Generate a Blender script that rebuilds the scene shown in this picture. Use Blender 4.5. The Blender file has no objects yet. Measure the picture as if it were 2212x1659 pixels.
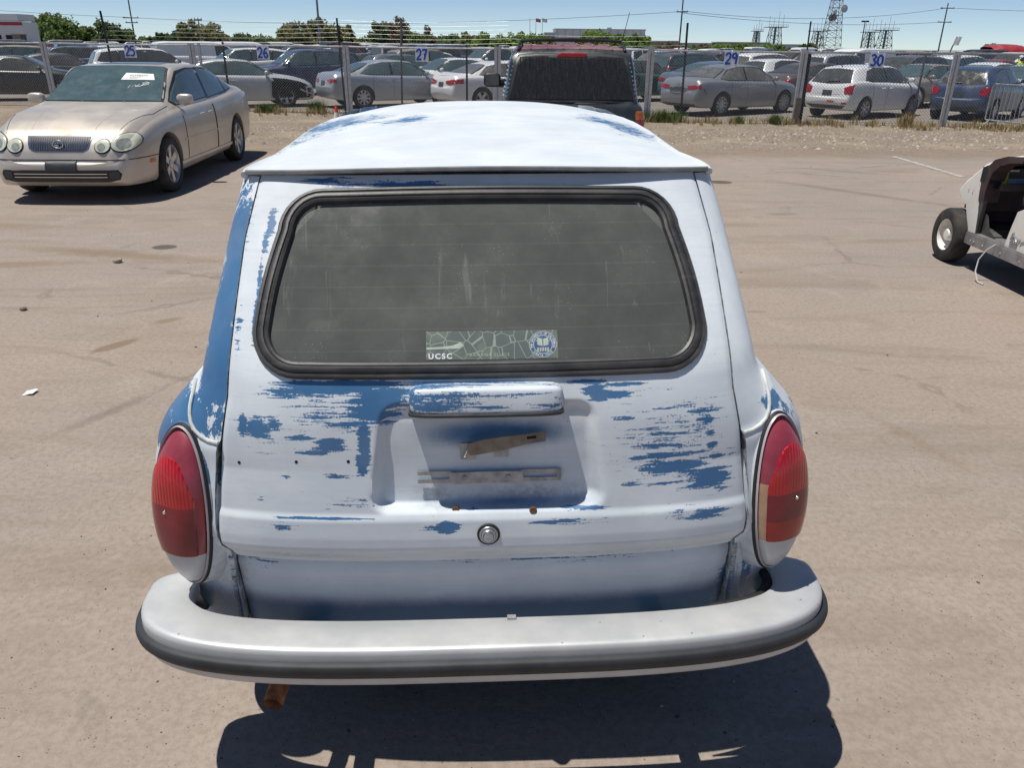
import bpy, bmesh, math, random
from mathutils import Vector, Matrix, Quaternion
random.seed(7)
R = math.radians
scene = bpy.context.scene
col = scene.collection

# ------------------------------------------------------------------ camera
CAM_H = 1.70
pitch, roll = R(23.6), R(0.6)
fwd = Vector((0, math.cos(pitch), -math.sin(pitch)))
up0 = Vector((0, math.sin(pitch), math.cos(pitch)))
rt0 = Vector((1, 0, 0))
c_r = rt0 * math.cos(roll) + up0 * math.sin(roll)
c_u = up0 * math.cos(roll) - rt0 * math.sin(roll)
cam_d = bpy.data.cameras.new('camera')
cam_d.sensor_width = 36.0
cam_d.lens = 36.0 * 1682.0 / 2212.0
cam_d.clip_start = 0.05
cam_d.clip_end = 3000.0
cam = bpy.data.objects.new('camera', cam_d)
col.objects.link(cam)
m3 = Matrix((c_r, c_u, -fwd)).transposed()
cam.matrix_world = Matrix.Translation((0, 0, CAM_H)) @ m3.to_4x4()
scene.camera = cam

# ------------------------------------------------------------------ sky, sun, exposure
SUN_EL = R(75.0)
sun_h = Vector((-1.0, -0.12, 0)).normalized()
sun_dir = Vector((sun_h.x * math.cos(SUN_EL), sun_h.y * math.cos(SUN_EL), math.sin(SUN_EL)))
world = bpy.data.worlds.new('World')
scene.world = world
world.use_nodes = True
wn, wl = world.node_tree.nodes, world.node_tree.links
wn.clear()
w_out = wn.new('ShaderNodeOutputWorld')
w_bg = wn.new('ShaderNodeBackground')
w_sky = wn.new('ShaderNodeTexSky')
w_sky.sky_type = 'NISHITA'
w_sky.sun_disc = False
w_sky.sun_elevation = SUN_EL
w_sky.sun_rotation = math.atan2(sun_dir.x, sun_dir.y)
w_sky.altitude = 2000
w_sky.air_density = 0.6
w_sky.dust_density = 0.0
w_sky.ozone_density = 1.0
w_bg.inputs['Strength'].default_value = 0.098
w_tint = wn.new('ShaderNodeMix')
w_tint.data_type = 'RGBA'; w_tint.blend_type = 'MULTIPLY'
w_tint.inputs[0].default_value = 1.0
w_tint.inputs[7].default_value = (1.02, 1.03, 1.03, 1.0)
wl.new(w_sky.outputs['Color'], w_tint.inputs[6])
wl.new(w_tint.outputs[2], w_bg.inputs['Color'])
wl.new(w_bg.outputs['Background'], w_out.inputs['Surface'])

sun_l = bpy.data.lights.new('sun', 'SUN')
sun_l.energy = 4.6
sun_l.angle = R(0.53)
sun_l.color = (1.0, 0.955, 0.88)
sun_o = bpy.data.objects.new('sun', sun_l)
col.objects.link(sun_o)
sun_o.rotation_euler = (-sun_dir).to_track_quat('-Z', 'Y').to_euler()
sun_o.location = (0, 0, 60)

scene.view_settings.view_transform = 'Standard'
scene.view_settings.look = 'None'
scene.view_settings.gamma = 1.0
scene.view_settings.exposure = 0.0
scene.view_settings.use_curve_mapping = False
scene.render.engine = 'CYCLES'
scene.cycles.use_denoising = True
scene.cycles.max_bounces = 5
scene.cycles.diffuse_bounces = 4
scene.cycles.glossy_bounces = 3
scene.cycles.use_adaptive_sampling = True
scene.cycles.adaptive_threshold = 0.02
scene.cycles.transparent_max_bounces = 12
scene.cycles.caustics_reflective = False
scene.cycles.caustics_refractive = False

# ------------------------------------------------------------------ material helpers
def sset(node, name, v):
    if name in node.inputs:
        node.inputs[name].default_value = v

def rgba(c): return (c[0], c[1], c[2], 1.0)

class NT:
    """tiny node graph writer"""
    def __init__(s, name):
        s.m = bpy.data.materials.new(name); s.m.use_nodes = True
        s.n = s.m.node_tree.nodes; s.l = s.m.node_tree.links
        s.n.clear()
        s.out = s.n.new('ShaderNodeOutputMaterial')
        s.p = s.n.new('ShaderNodeBsdfPrincipled')
        s.l.new(s.p.outputs[0], s.out.inputs[0])
        s._c = None
    def co(s, kind='Object'):
        if s._c is None: s._c = s.n.new('ShaderNodeTexCoord')
        return s._c.outputs[kind]
    def put(s, sock, v):
        if v is None: return
        if isinstance(v, (int, float)): sock.default_value = v
        elif isinstance(v, tuple): sock.default_value = rgba(v) if sock.type == 'RGBA' else v
        else: s.l.new(v, sock)
    def math(s, op, a, b=None, c=None, clamp=False):
        n = s.n.new('ShaderNodeMath'); n.operation = op; n.use_clamp = clamp
        s.put(n.inputs[0], a); s.put(n.inputs[1], b); s.put(n.inputs[2], c)
        return n.outputs[0]
    def mapping(s, vec, scale=(1, 1, 1), loc=(0, 0, 0), rot=(0, 0, 0)):
        n = s.n.new('ShaderNodeMapping'); s.l.new(vec, n.inputs['Vector'])
        n.inputs['Scale'].default_value = scale; n.inputs['Location'].default_value = loc; n.inputs['Rotation'].default_value = rot
        return n.outputs[0]
    def noise(s, scale, detail=3, rough=.55, vec=None, dist=0.):
        n = s.n.new('ShaderNodeTexNoise'); s.l.new(vec if vec is not None else s.co(), n.inputs['Vector'])
        n.inputs['Scale'].default_value = scale; n.inputs['Detail'].default_value = detail; n.inputs['Roughness'].default_value = rough
        n.inputs['Distortion'].default_value = dist
        return n.outputs[0]
    def voronoi(s, scale, vec=None, feature='F1', out=0):
        n = s.n.new('ShaderNodeTexVoronoi'); n.feature = feature; s.l.new(vec if vec is not None else s.co(), n.inputs['Vector'])
        n.inputs['Scale'].default_value = scale
        return n.outputs[out]
    def step(s, v, a, b, lo=0., hi=1.):
        n = s.n.new('ShaderNodeMapRange'); n.interpolation_type = 'SMOOTHSTEP'
        s.l.new(v, n.inputs['Value'])
        n.inputs['From Min'].default_value = a; n.inputs['From Max'].default_value = b
        n.inputs['To Min'].default_value = lo; n.inputs['To Max'].default_value = hi
        return n.outputs[0]
    def mix(s, f, a, b, blend='MIX'):
        n = s.n.new('ShaderNodeMix'); n.data_type = 'RGBA'; n.blend_type = blend
        s.put(n.inputs[0], f); s.put(n.inputs[6], a); s.put(n.inputs[7], b)
        return n.outputs[2]
    def attr(s, name):
        n = s.n.new('ShaderNodeAttribute'); n.attribute_name = name
        return n.outputs['Fac']
    def sep(s, vec):
        n = s.n.new('ShaderNodeSeparateXYZ'); s.l.new(vec, n.inputs[0]); return n.outputs
    def bump(s, h, strength=.3, dist=.01):
        n = s.n.new('ShaderNodeBump'); n.inputs['Strength'].default_value = strength; n.inputs['Distance'].default_value = dist
        s.l.new(h, n.inputs['Height']); s.l.new(n.outputs[0], s.p.inputs['Normal'])
    def set(s, **k):
        names = dict(color='Base Color', rough='Roughness', metal='Metallic', spec='Specular IOR Level', coat='Coat Weight', crough='Coat Roughness', ior='IOR', trans='Transmission Weight', alpha='Alpha')
        for q, v in k.items(): s.put(s.p.inputs[names[q]], v)
        return s

MATS = {}
def pm(name, c, rough=.5, metal=0., var=.12, scale=8., bump=0., bscale=60., spec=.5, coat=0., crough=.1, dirt=0., dirtc=(.30, .25, .19)):
    """a painted / plain surface with grain, roughness wander and optional dust"""
    if name in MATS: return MATS[name]
    t = NT(name)
    n1 = t.noise(scale, 5, .6)
    f = t.step(n1, .3, .7)
    cc = t.mix(f, tuple(min(1, x * (1 - var)) for x in c), tuple(min(1, x * (1 + var)) for x in c))
    if dirt > 0:
        n2 = t.noise(scale * .55, 6, .65)
        cc = t.mix(t.step(n2, .42, .72, 0., dirt), cc, dirtc)
        t.set(rough=t.step(n2, .4, .75, rough, min(1., rough + .3)))
    else:
        t.set(rough=t.step(n1, .3, .7, rough * .9, min(1, rough * 1.12)))
    t.set(color=cc, metal=metal, spec=spec, coat=coat, crough=crough)
    if bump > 0: t.bump(t.noise(bscale, 4, .6), bump, .004)
    MATS[name] = t.m
    return t.m

def glass_mat(name, c=(.02, .03, .03), rough=.06, see=.0, dust=.15, dustc=(.32, .30, .26), scale=6.):
    """car glass: dark tint, mirror-like, dusted; see = share of light let straight through"""
    if name in MATS: return MATS[name]
    t = NT(name)
    n = t.noise(scale, 6, .65)
    f = t.step(n, .35, .75, dust * .5, min(1., dust * 1.5))
    t.set(color=t.mix(f, c, dustc), rough=t.step(n, .3, .8, rough, rough + .18), spec=.6, coat=.3, crough=.03)
    if see > 0:
        tr = t.n.new('ShaderNodeBsdfTransparent'); tr.inputs[0].default_value = (.75, .86, .84, 1)
        mx = t.n.new('ShaderNodeMixShader')
        t.put(mx.inputs[0], t.step(n, .3, .8, see, see * .75))
        t.l.new(t.p.outputs[0], mx.inputs[1]); t.l.new(tr.outputs[0], mx.inputs[2]); t.l.new(mx.outputs[0], t.out.inputs[0])
    MATS[name] = t.m
    return t.m

# ------------------------------------------------------------------ mesh helpers
class MB:
    def __init__(s): s.v = []; s.f = []; s.mi = []; s.attr = {}
    def add(s, v, f, mi=0):
        o = len(s.v); s.v += [tuple(p) for p in v]
        for q in f: s.f.append(tuple(i + o for i in q)); s.mi.append(mi)
        return o
    def box(s, c, size, rot=None, mi=0, taper=1.):
        hx, hy, hz = size[0] / 2, size[1] / 2, size[2] / 2
        P = []
        for z, k in ((-hz, 1.), (hz, taper)):
            for x, y in ((-hx, -hy), (hx, -hy), (hx, hy), (-hx, hy)):
                p = Vector((x * k, y * k, z))
                if rot is not None: p = rot @ p
                P.append(p + Vector(c))
        return s.add(P, [(3, 2, 1, 0), (4, 5, 6, 7), (0, 1, 5, 4), (1, 2, 6, 5), (2, 3, 7, 6), (3, 0, 4, 7)], mi)
    def bar(s, a, b, w, h, mi=0, upv=(0, 0, 1)):
        a, b = Vector(a), Vector(b); d = (b - a)
        L = d.length; d.normalize(); u = Vector(upv)
        if abs(d.dot(u)) > .98: u = Vector((0, 1, 0))
        x = d.cross(u).normalized(); z = x.cross(d)
        rot = Matrix((x, d, z)).transposed()
        s.box((a + b) / 2, (w, L, h), rot, mi)
    def tube(s, pts, r, seg=8, mi=0, caps=True, closed=False):
        pts = [Vector(p) for p in pts]; n = len(pts)
        rr = r if isinstance(r, (list, tuple)) else [r] * n
        V = []; prev = None
        for i, p in enumerate(pts):
            if closed: d = pts[(i + 1) % n] - pts[i - 1]
            else: d = pts[min(i + 1, n - 1)] - pts[max(i - 1, 0)]
            d.normalize()
            if prev is None:
                u = Vector((0, 0, 1)) if abs(d.z) < .9 else Vector((1, 0, 0))
                prev = d.cross(u).normalized()
            x = (prev - d * prev.dot(d)).normalized(); prev = x
            y = d.cross(x)
            for k in range(seg):
                a = 2 * math.pi * k / seg
                V.append(p + x * (math.cos(a) * rr[i]) + y * (math.sin(a) * rr[i]))
        F = []
        m = n if closed else n - 1
        for i in range(m):
            j = (i + 1) % n
            for k in range(seg):
                k2 = (k + 1) % seg
                F.append((i * seg + k, i * seg + k2, j * seg + k2, j * seg + k))
        if caps and not closed:
            F.append(tuple(range(seg))[::-1]); F.append(tuple((n - 1) * seg + k for k in range(seg)))
        return s.add(V, F, mi)
    def cyl(s, a, b, r, r2=None, seg=12, mi=0):
        return s.tube([a, b], [r, r if r2 is None else r2], seg, mi)
    def grid(s, rows, mi=0, flip=False, closeu=False):
        n, m = len(rows), len(rows[0]); F = []
        for i in range(n - 1):
            for j in range(m if closeu else m - 1):
                k = (j + 1) % m
                q = (i * m + j, i * m + k, (i + 1) * m + k, (i + 1) * m + j)
                F.append(q[::-1] if flip else q)
        return s.add([p for r in rows for p in r], F, mi)
    def lathe(s, prof, seg=24, M=None, mi=0):
        """prof: (radius, height) pairs about +Z, M: placement"""
        V = []
        for r, h in prof:
            for k in range(seg):
                a = 2 * math.pi * k / seg
                p = Vector((r * math.cos(a), r * math.sin(a), h))
                V.append(M @ p if M is not None else p)
        F = []
        for i in range(len(prof) - 1):
            for k in range(seg):
                k2 = (k + 1) % seg
                F.append((i * seg + k, i * seg + k2, (i + 1) * seg + k2, (i + 1) * seg + k))
        return s.add(V, F, mi)
    def prism(s, poly, fn, d, mi=0):
        """poly 2D, fn(u,v,w)->3D point, thickness d"""
        n = len(poly)
        V = [fn(u, v, 0.) for u, v in poly] + [fn(u, v, d) for u, v in poly]
        F = [tuple(range(n))[::-1], tuple(range(n, 2 * n))] + [(i, (i + 1) % n, n + (i + 1) % n, n + i) for i in range(n)]
        return s.add(V, F, mi)
    def mesh(s, name, mats, smooth=40., fixn=False):
        me = bpy.data.meshes.new(name)
        me.from_pydata(s.v, [], s.f)
        for m in (mats if isinstance(mats, (list, tuple)) else [mats]): me.materials.append(m)
        if any(s.mi): me.polygons.foreach_set('material_index', s.mi)
        for k, vals in s.attr.items():
            a = me.attributes.new(k, 'FLOAT', 'POINT'); a.data.foreach_set('value', vals)
        if fixn:
            bm = bmesh.new(); bm.from_mesh(me); bmesh.ops.recalc_face_normals(bm, faces=bm.faces); bm.to_mesh(me); bm.free()
        if smooth:
            me.polygons.foreach_set('use_smooth', [True] * len(me.polygons))
            me.set_sharp_from_angle(angle=R(smooth))
        me.update()
        return me
    def build(s, name, mats, parent=None, smooth=40., fixn=True):
        return link(name, s.mesh(name, mats, smooth, fixn), parent)

def link(name, data, parent=None):
    o = bpy.data.objects.new(name, data); col.objects.link(o)
    if parent is not None: o.parent = parent
    return o
def tag(o, label=None, cat=None, group=None, kind=None):
    if label: o['label'] = label
    if cat: o['category'] = cat
    if group: o['group'] = group
    if kind: o['kind'] = kind
    return o
def thing(name, label, cat, loc=(0, 0, 0), rz=0., group=None):
    o = link(name, None); o.location = loc; o.rotation_euler = (0, 0, rz); o.empty_display_size = .2
    return tag(o, label, cat, group)
def copy_tree(o, parent=None):
    c = o.copy(); col.objects.link(c); c.parent = parent
    for ch in KIDS.get(o.name, []): copy_tree(ch, c)
    return c
KIDS = {}
def lerp_tab(z, T):
    if z <= T[0][0]: return T[0][1]
    for (a, b), (c, d) in zip(T, T[1:]):
        if z <= c: return b + (d - b) * (z - a) / (c - a)
    return T[-1][1]
def sstep(x, a, b):
    t = min(1., max(0., (x - a) / (b - a))); return t * t * (3 - 2 * t)
def hermite(x, T):
    """monotone-ish cubic through control points"""
    n = len(T)
    if x <= T[0][0]: return T[0][1]
    if x >= T[-1][0]: return T[-1][1]
    d = [(T[i + 1][1] - T[i][1]) / (T[i + 1][0] - T[i][0]) for i in range(n - 1)]
    def tang(i):
        if i == 0: return d[0]
        if i == n - 1: return d[-1]
        if d[i - 1] * d[i] <= 0: return 0.
        return 2 * d[i - 1] * d[i] / (d[i - 1] + d[i])
    for i in range(n - 1):
        if x <= T[i + 1][0]:
            h = T[i + 1][0] - T[i][0]; t = (x - T[i][0]) / h
            return ((2*t**3-3*t**2+1)*T[i][1] + (t**3-2*t**2+t)*h*tang(i) + (-2*t**3+3*t**2)*T[i+1][1] + (t**3-t**2)*h*tang(i+1))
def text_mesh(name, body, size, mat, parent, M, extrude=.0006, align='LEFT', spacing=1., bold=0.):
    cu = bpy.data.curves.new(name, 'FONT'); cu.body = body; cu.size = size; cu.extrude = extrude
    cu.align_x = align; cu.space_character = spacing; cu.offset = bold
    o = bpy.data.objects.new(name, cu); col.objects.link(o)
    dg = bpy.context.evaluated_depsgraph_get()
    me = bpy.data.meshes.new_from_object(o.evaluated_get(dg)); me.name = name
    bpy.data.objects.remove(o)
    me.transform(M); me.materials.clear(); me.materials.append(mat)
    return link(name, me, parent)
def frame_matrix(o, x, y, z):
    return Matrix((Vector((x[0], y[0], z[0], o[0])), Vector((x[1], y[1], z[1], o[1])), Vector((x[2], y[2], z[2], o[2])), Vector((0, 0, 0, 1))))
# terrain: level round the parked cars, dropping a little towards the fenced yard
def ground_z(x, y): return -.25 * sstep(y, 15.5, 22.)

# shared plain materials
M_BLACK = pm('black_rubber', (.018, .018, .019), .65, var=.3, scale=30, bump=.2)
M_TYRE = pm('tyre_rubber', (.028, .027, .026), .8, var=.35, scale=14, bump=.4, bscale=120, dirt=.35, dirtc=(.16, .14, .11))
M_TRIM = pm('black_trim', (.02, .021, .023), .4, var=.2)
M_WELL = pm('wheel_well_dark', (.012, .012, .012), .9)
M_CHROME = pm('chrome', (.72, .73, .74), .16, 1., var=.06)
M_STEEL = pm('galvanised_steel', (.46, .47, .48), .42, .85, var=.15, scale=20, dirt=.15)
M_ALLOY = pm('alloy_wheel', (.55, .56, .57), .33, .75, var=.08, dirt=.3)
M_PAPER = pm('white_paper', (.82, .82, .80), .7, var=.03)
# ================================================================== ground
def make_ground():
    t = NT('dusty_yard_surface')
    xyz = t.sep(t.co())
    X, Y = xyz[0], xyz[1]
    big = t.noise(.35, 4, .6)
    midn = t.noise(2.2, 4, .65, dist=.6)
    fine = t.noise(38, 3, .7)
    strk = t.noise(1.0, 4, .65, vec=t.mapping(t.co(), (.5, 2.6, 1), rot=(0, 0, R(-14))), dist=.8)
    base = t.mix(t.step(big, .35, .68), (.350, .286, .240), (.318, .272, .237))
    base = t.mix(t.step(strk, .46, .72, 0., .70), base, (.235, .190, .148))
    base = t.mix(t.step(t.noise(.8, 4, .7, dist=1.), .50, .66, 0., .45), base, (.300, .250, .198))
    base = t.mix(t.step(midn, .50, .76, 0., .55), base, (.405, .345, .290))
    # paved grey shows through towards the right and the far side
    grey = t.math('MULTIPLY', t.step(big, .46, .60), t.step(X, 0., 6.))
    base = t.mix(t.math('MULTIPLY', grey, .55), base, (.290, .260, .232))
    base = t.mix(t.step(fine, .34, .70, .0, .42), base, (.19, .153, .120))
    # fine grit: dark and pale specks
    v1 = t.voronoi(55)
    sp = t.math('MULTIPLY', t.step(v1, .10, .20, 1., 0.), t.step(t.noise(9, 3), .44, .60))
    base = t.mix(t.math('MULTIPLY', sp, .75), base, (.10, .085, .07))
    v2 = t.voronoi(31)
    sp2 = t.math('MULTIPLY', t.step(v2, .05, .12, 1., 0.), t.step(t.noise(5, 3), .55, .68))
    base = t.mix(t.math('MULTIPLY', sp2, .6), base, (.48, .43, .37))
    # cracks in the old paving
    cr = t.voronoi(.55, vec=t.mapping(t.co(), (1, 1, 1), loc=(3, 1, 0)), feature='DISTANCE_TO_EDGE')
    crn = t.math('ADD', cr, t.math('MULTIPLY', t.math('SUBTRACT', t.noise(6, 4), .5), .10))
    crk = t.math('MULTIPLY', t.step(t.math('ABSOLUTE', crn), .004, .016, 1., 0.), t.step(t.noise(.6, 2), .52, .60))
    base = t.mix(t.math('MULTIPLY', crk, .30), base, (.11, .09, .07))
    wob = t.math('MULTIPLY', t.math('SUBTRACT', t.noise(7, 4), .5), 1.3)
    def stain(base, x, y, rx, ry, a, c, s, soft=.35):
        dx = t.math('SUBTRACT', X, x); dy = t.math('SUBTRACT', Y, y)
        ca, sa = math.cos(a), math.sin(a)
        u = t.math('DIVIDE', t.math('ADD', t.math('MULTIPLY', dx, ca), t.math('MULTIPLY', dy, sa)), rx)
        v = t.math('DIVIDE', t.math('ADD', t.math('MULTIPLY', dx, -sa), t.math('MULTIPLY', dy, ca)), ry)
        d = t.math('SQRT', t.math('ADD', t.math('MULTIPLY', u, u), t.math('MULTIPLY', v, v)))
        d = t.math('ADD', d, t.math('MULTIPLY', wob, soft))
        return t.mix(t.step(d, 1 - soft, 1 + soft * .4, s, 0.), base, c)
    DK = (.085, .070, .056); BR = (.20, .14, .085); GY = (.07, .065, .06)
    for st in ((-3.13, 6.88, .11, .09, 0, GY, .8, .12), (-2.41, 4.41, .055, .16, R(-35), BR, .75, .3), (2.81, 10.85, .17, .14, 0, GY, .8, .12),
               (-2.0, 3.5, .33, .045, R(63), DK, .34, .9), (-1.75, 4.0, .22, .03, R(60), DK, .26, .9), (-2.28, 4.88, .10, .05, R(40), BR, .6, .5),
               (-3.4, 6.6, 1.2, .14, R(-12), BR, .55, .8), (-4.3, 6.2, .9, .12, R(10), BR, .5, .8), (-2.3, 7.9, .6, .07, R(5), BR, .6, .6),
               (-5.0, 7.7, .5, .12, R(-5), BR, .45, .8), (2.98, 8.68, .20, .08, R(8), DK, .35, .6), (3.5, 7.4, .5, .10, R(10), BR, .3, .8),
               (4.9, 12.0, 1.1, .08, R(-26), DK, .28, .9), (4.3, 10.2, 1.35, .12, R(-49), DK, .32, .9), (5.4, 9.0, .8, .10, R(-49), DK, .22, .9),
               (1.9, 3.3, .05, .4, R(20), BR, .3, .8), (1.7, 5.2, .09, .03, 0, DK, .3, .6), (2.2, 2.6, .25, .06, R(30), BR, .3, .8)):
        base = stain(base, *st)
    # gravel verge along the fence, yard paving behind it
    edge = t.math('SUBTRACT', t.math('ADD', Y, t.math('MULTIPLY', X, -.055)), 13.4)
    edge = t.math('ADD', edge, t.math('MULTIPLY', t.math('SUBTRACT', t.noise(.9, 5), .5), 2.2))
    gm = t.step(edge, -.5, .9)
    dirtband = t.math('MULTIPLY', t.step(edge, -.6, .5), t.step(edge, .6, 2.0, 1., 0.))
    base = t.mix(t.math('MULTIPLY', dirtband, .55), base, (.20, .145, .10))
    gv = t.voronoi(22); gn = t.noise(11, 5, .7)
    gc = t.mix(t.step(gv, .12, .55), (.40, .345, .275), (.175, .14, .105))
    gc = t.mix(t.step(gn, .42, .70, 0., .7), gc, (.30, .235, .165))
    gc = t.mix(t.step(t.noise(.8, 5), .48, .68, 0., .7), gc, (.33, .265, .19))
    base = t.mix(t.math('MULTIPLY', gm, t.step(edge, 1., 2.2, .55, 1.)), base, gc)
    yard = t.step(t.math('ADD', Y, t.math('MULTIPLY', X, .16)), 23.9, 25.4)
    yc = t.mix(t.step(midn, .35, .7), (.215, .19, .165), (.29, .26, .225))
    base = t.mix(yard, base, yc)
    t.set(color=base, rough=.92, spec=.25)
    h = t.math('ADD', t.noise(38, 3, .7), t.math('MULTIPLY', t.noise(5, 3, .6), 1.2))
    t.bump(h, .36, .010)
    xs = [-900, -400, -150, -60] + [-30 + 2.5 * i for i in range(25)] + [60, 150, 400, 900]
    ys = [-60, -10] + [0 + 1. * i for i in range(27)] + [30, 40, 60, 100, 200, 500, 1200]
    mb = MB()
    mb.grid([[(x, y, ground_z(x, y)) for x in xs] for y in ys])
    tag(mb.build('ground', t.m, smooth=80), kind='structure')
make_ground()
# ================================================================== the white and blue estate car
PROF = [(.25,.235),(.33,.20),(.45,.185),(.60,.168),(.632,.160),(.668,.1325),(.676,.131),(.70,.1325),(.742,.1395),(.756,.1485),(.95,.195),(1.03,.225),(1.07,.250),(1.436,.580)]
WID = [(.25,.74),(.35,.765),(.50,.785),(.65,.790),(.78,.782),(.86,.762),(.92,.728),(.96,.69),(1.0,.655),(1.03,.637),(1.08,.624),(1.2,.605),(1.3,.590),(1.436,.564)]
EXN = [(.25,3.2),(.85,3.2),(1.08,4.6),(1.436,5.0)]
LEN = [(.25,.32),(.75,.32),(.95,.25),(1.08,.20),(1.436,.16)]
HW = [(.620,.578),(.640,.588),(.66,.594),(.70,.597),(.755,.590),(.91,.570),(1.0,.552),(1.113,.545),(1.295,.536),(1.418,.513)]
def vprof(z): return hermite(z, PROF) if z > .95 else lerp_tab(z, PROF)
def vwid(z): return hermite(z, WID)
def vlen(z): return lerp_tab(z, LEN)
def vexp(z): return lerp_tab(z, EXN)
def vy(x, z):
    W = vwid(z); n = vexp(z); t = min(abs(x) / W, .9999)
    return vprof(z) + vlen(z) * (1 - (1 - t ** n) ** (1 / n))
def vp(x, z): return Vector((x, vy(x, z), z))
def vn(x, z):
    e = .002
    n = (vp(x + e, z) - vp(x - e, z)).cross(vp(x, z + e) - vp(x, z - e)).normalized()
    return n if n.y < 0 else -n
def field(list_, u, v):
    f = 0.
    for cx, cz, rx, rz, s in list_:
        d = math.hypot((u - cx) / rx, (v - cz) / rz)
        f = max(f, s * max(0., 1.35 - d * .85))
    return min(f, 1.3)

def paint_mat(name, streak=(8, 30, 120), amt=.55):
    t = NT(name)
    co = t.co()
    wear = t.attr('wear'); soft = t.attr('soft')
    st = t.noise(1.0, 4, .68, vec=t.mapping(co, streak), dist=.15)
    fi = t.noise(210, 4, .75)
    md = t.noise(34, 5, .7)
    v = t.math('ADD', wear, t.math('MULTIPLY', t.math('SUBTRACT', st, .5), amt * 4.0))
    v = t.math('ADD', v, t.math('MULTIPLY', t.math('SUBTRACT', fi, .5), 1.1))
    v = t.math('ADD', v, t.math('MULTIPLY', t.math('SUBTRACT', md, .5), .6))
    v = t.math('ADD', v, t.math('MULTIPLY', t.math('SUBTRACT', t.noise(1., 3, .7, vec=t.mapping(co, tuple(q * 2.6 for q in streak))), .5), 1.3))
    mask = t.math('MULTIPLY', t.step(v, .52, .60), t.step(wear, .02, .12))
    sv = t.math('ADD', soft, t.math('MULTIPLY', t.math('SUBTRACT', t.noise(13, 6, .7), .5), .35))
    sv = t.math('ADD', sv, t.math('MULTIPLY', t.math('SUBTRACT', fi, .5), .22))
    smask = t.math('MULTIPLY', t.step(sv, .15, .95), t.step(soft, .0, .12))
    mask = t.math('MAXIMUM', mask, smask)
    lg = t.noise(5, 5, .6)
    white = t.mix(t.step(lg, .35, .7), (.605, .655, .700), (.695, .745, .780))
    white = t.mix(t.step(t.noise(22, 6, .7), .55, .8, 0., .35), white, (.50, .53, .57))
    white = t.mix(t.step(st, .46, .70, 0., .30), white, (.50, .56, .62))
    blue = t.mix(t.step(lg, .3, .7), (.048, .142, .295), (.074, .190, .360))
    c = t.mix(mask, white, blue)
    rim = t.math('MULTIPLY', t.step(v, .42, .53), t.step(v, .53, .60, 1., 0.))
    c = t.mix(t.math('MULTIPLY', t.math('MULTIPLY', rim, t.step(wear, .02, .12)), .35), c, (.78, .79, .80))
    # dust, grime and pin-prick chips
    c = t.mix(t.step(t.noise(3.5, 6, .65), .5, .8, 0., .22), c, (.42, .38, .32))
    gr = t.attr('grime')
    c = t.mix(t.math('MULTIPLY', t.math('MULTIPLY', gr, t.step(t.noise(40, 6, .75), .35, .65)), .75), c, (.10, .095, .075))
    vo = t.voronoi(42)
    chip = t.math('MULTIPLY', t.step(vo, .035, .07, 1., 0.), t.step(t.noise(7, 2), .54, .62))
    c = t.mix(t.math('MULTIPLY', chip, .8), c, (.13, .12, .12))
    t.set(color=c, rough=t.step(mask, 0., 1., .60, .40), spec=.35)
    t.bump(t.noise(210, 2, .6), .10, .0012)
    return t.m
M_PAINT = paint_mat('brushed_white_over_blue_paint')
M_PAINT_V = paint_mat('brushed_white_over_blue_side_paint', (40, 40, 6), .45)
M_PAINT_H = paint_mat('brushed_white_over_blue_housing_paint', (4, 50, 80), .75)

VW_ROLL, VW_YAW = R(-.65), R(2.6)
vw = thing('estate_car', 'white estate car with patchy blue paint showing through, seen from behind in the foreground', 'car', (-.04, 1.306, 0))
vw.rotation_euler = (0, VW_ROLL, VW_YAW)

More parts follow.
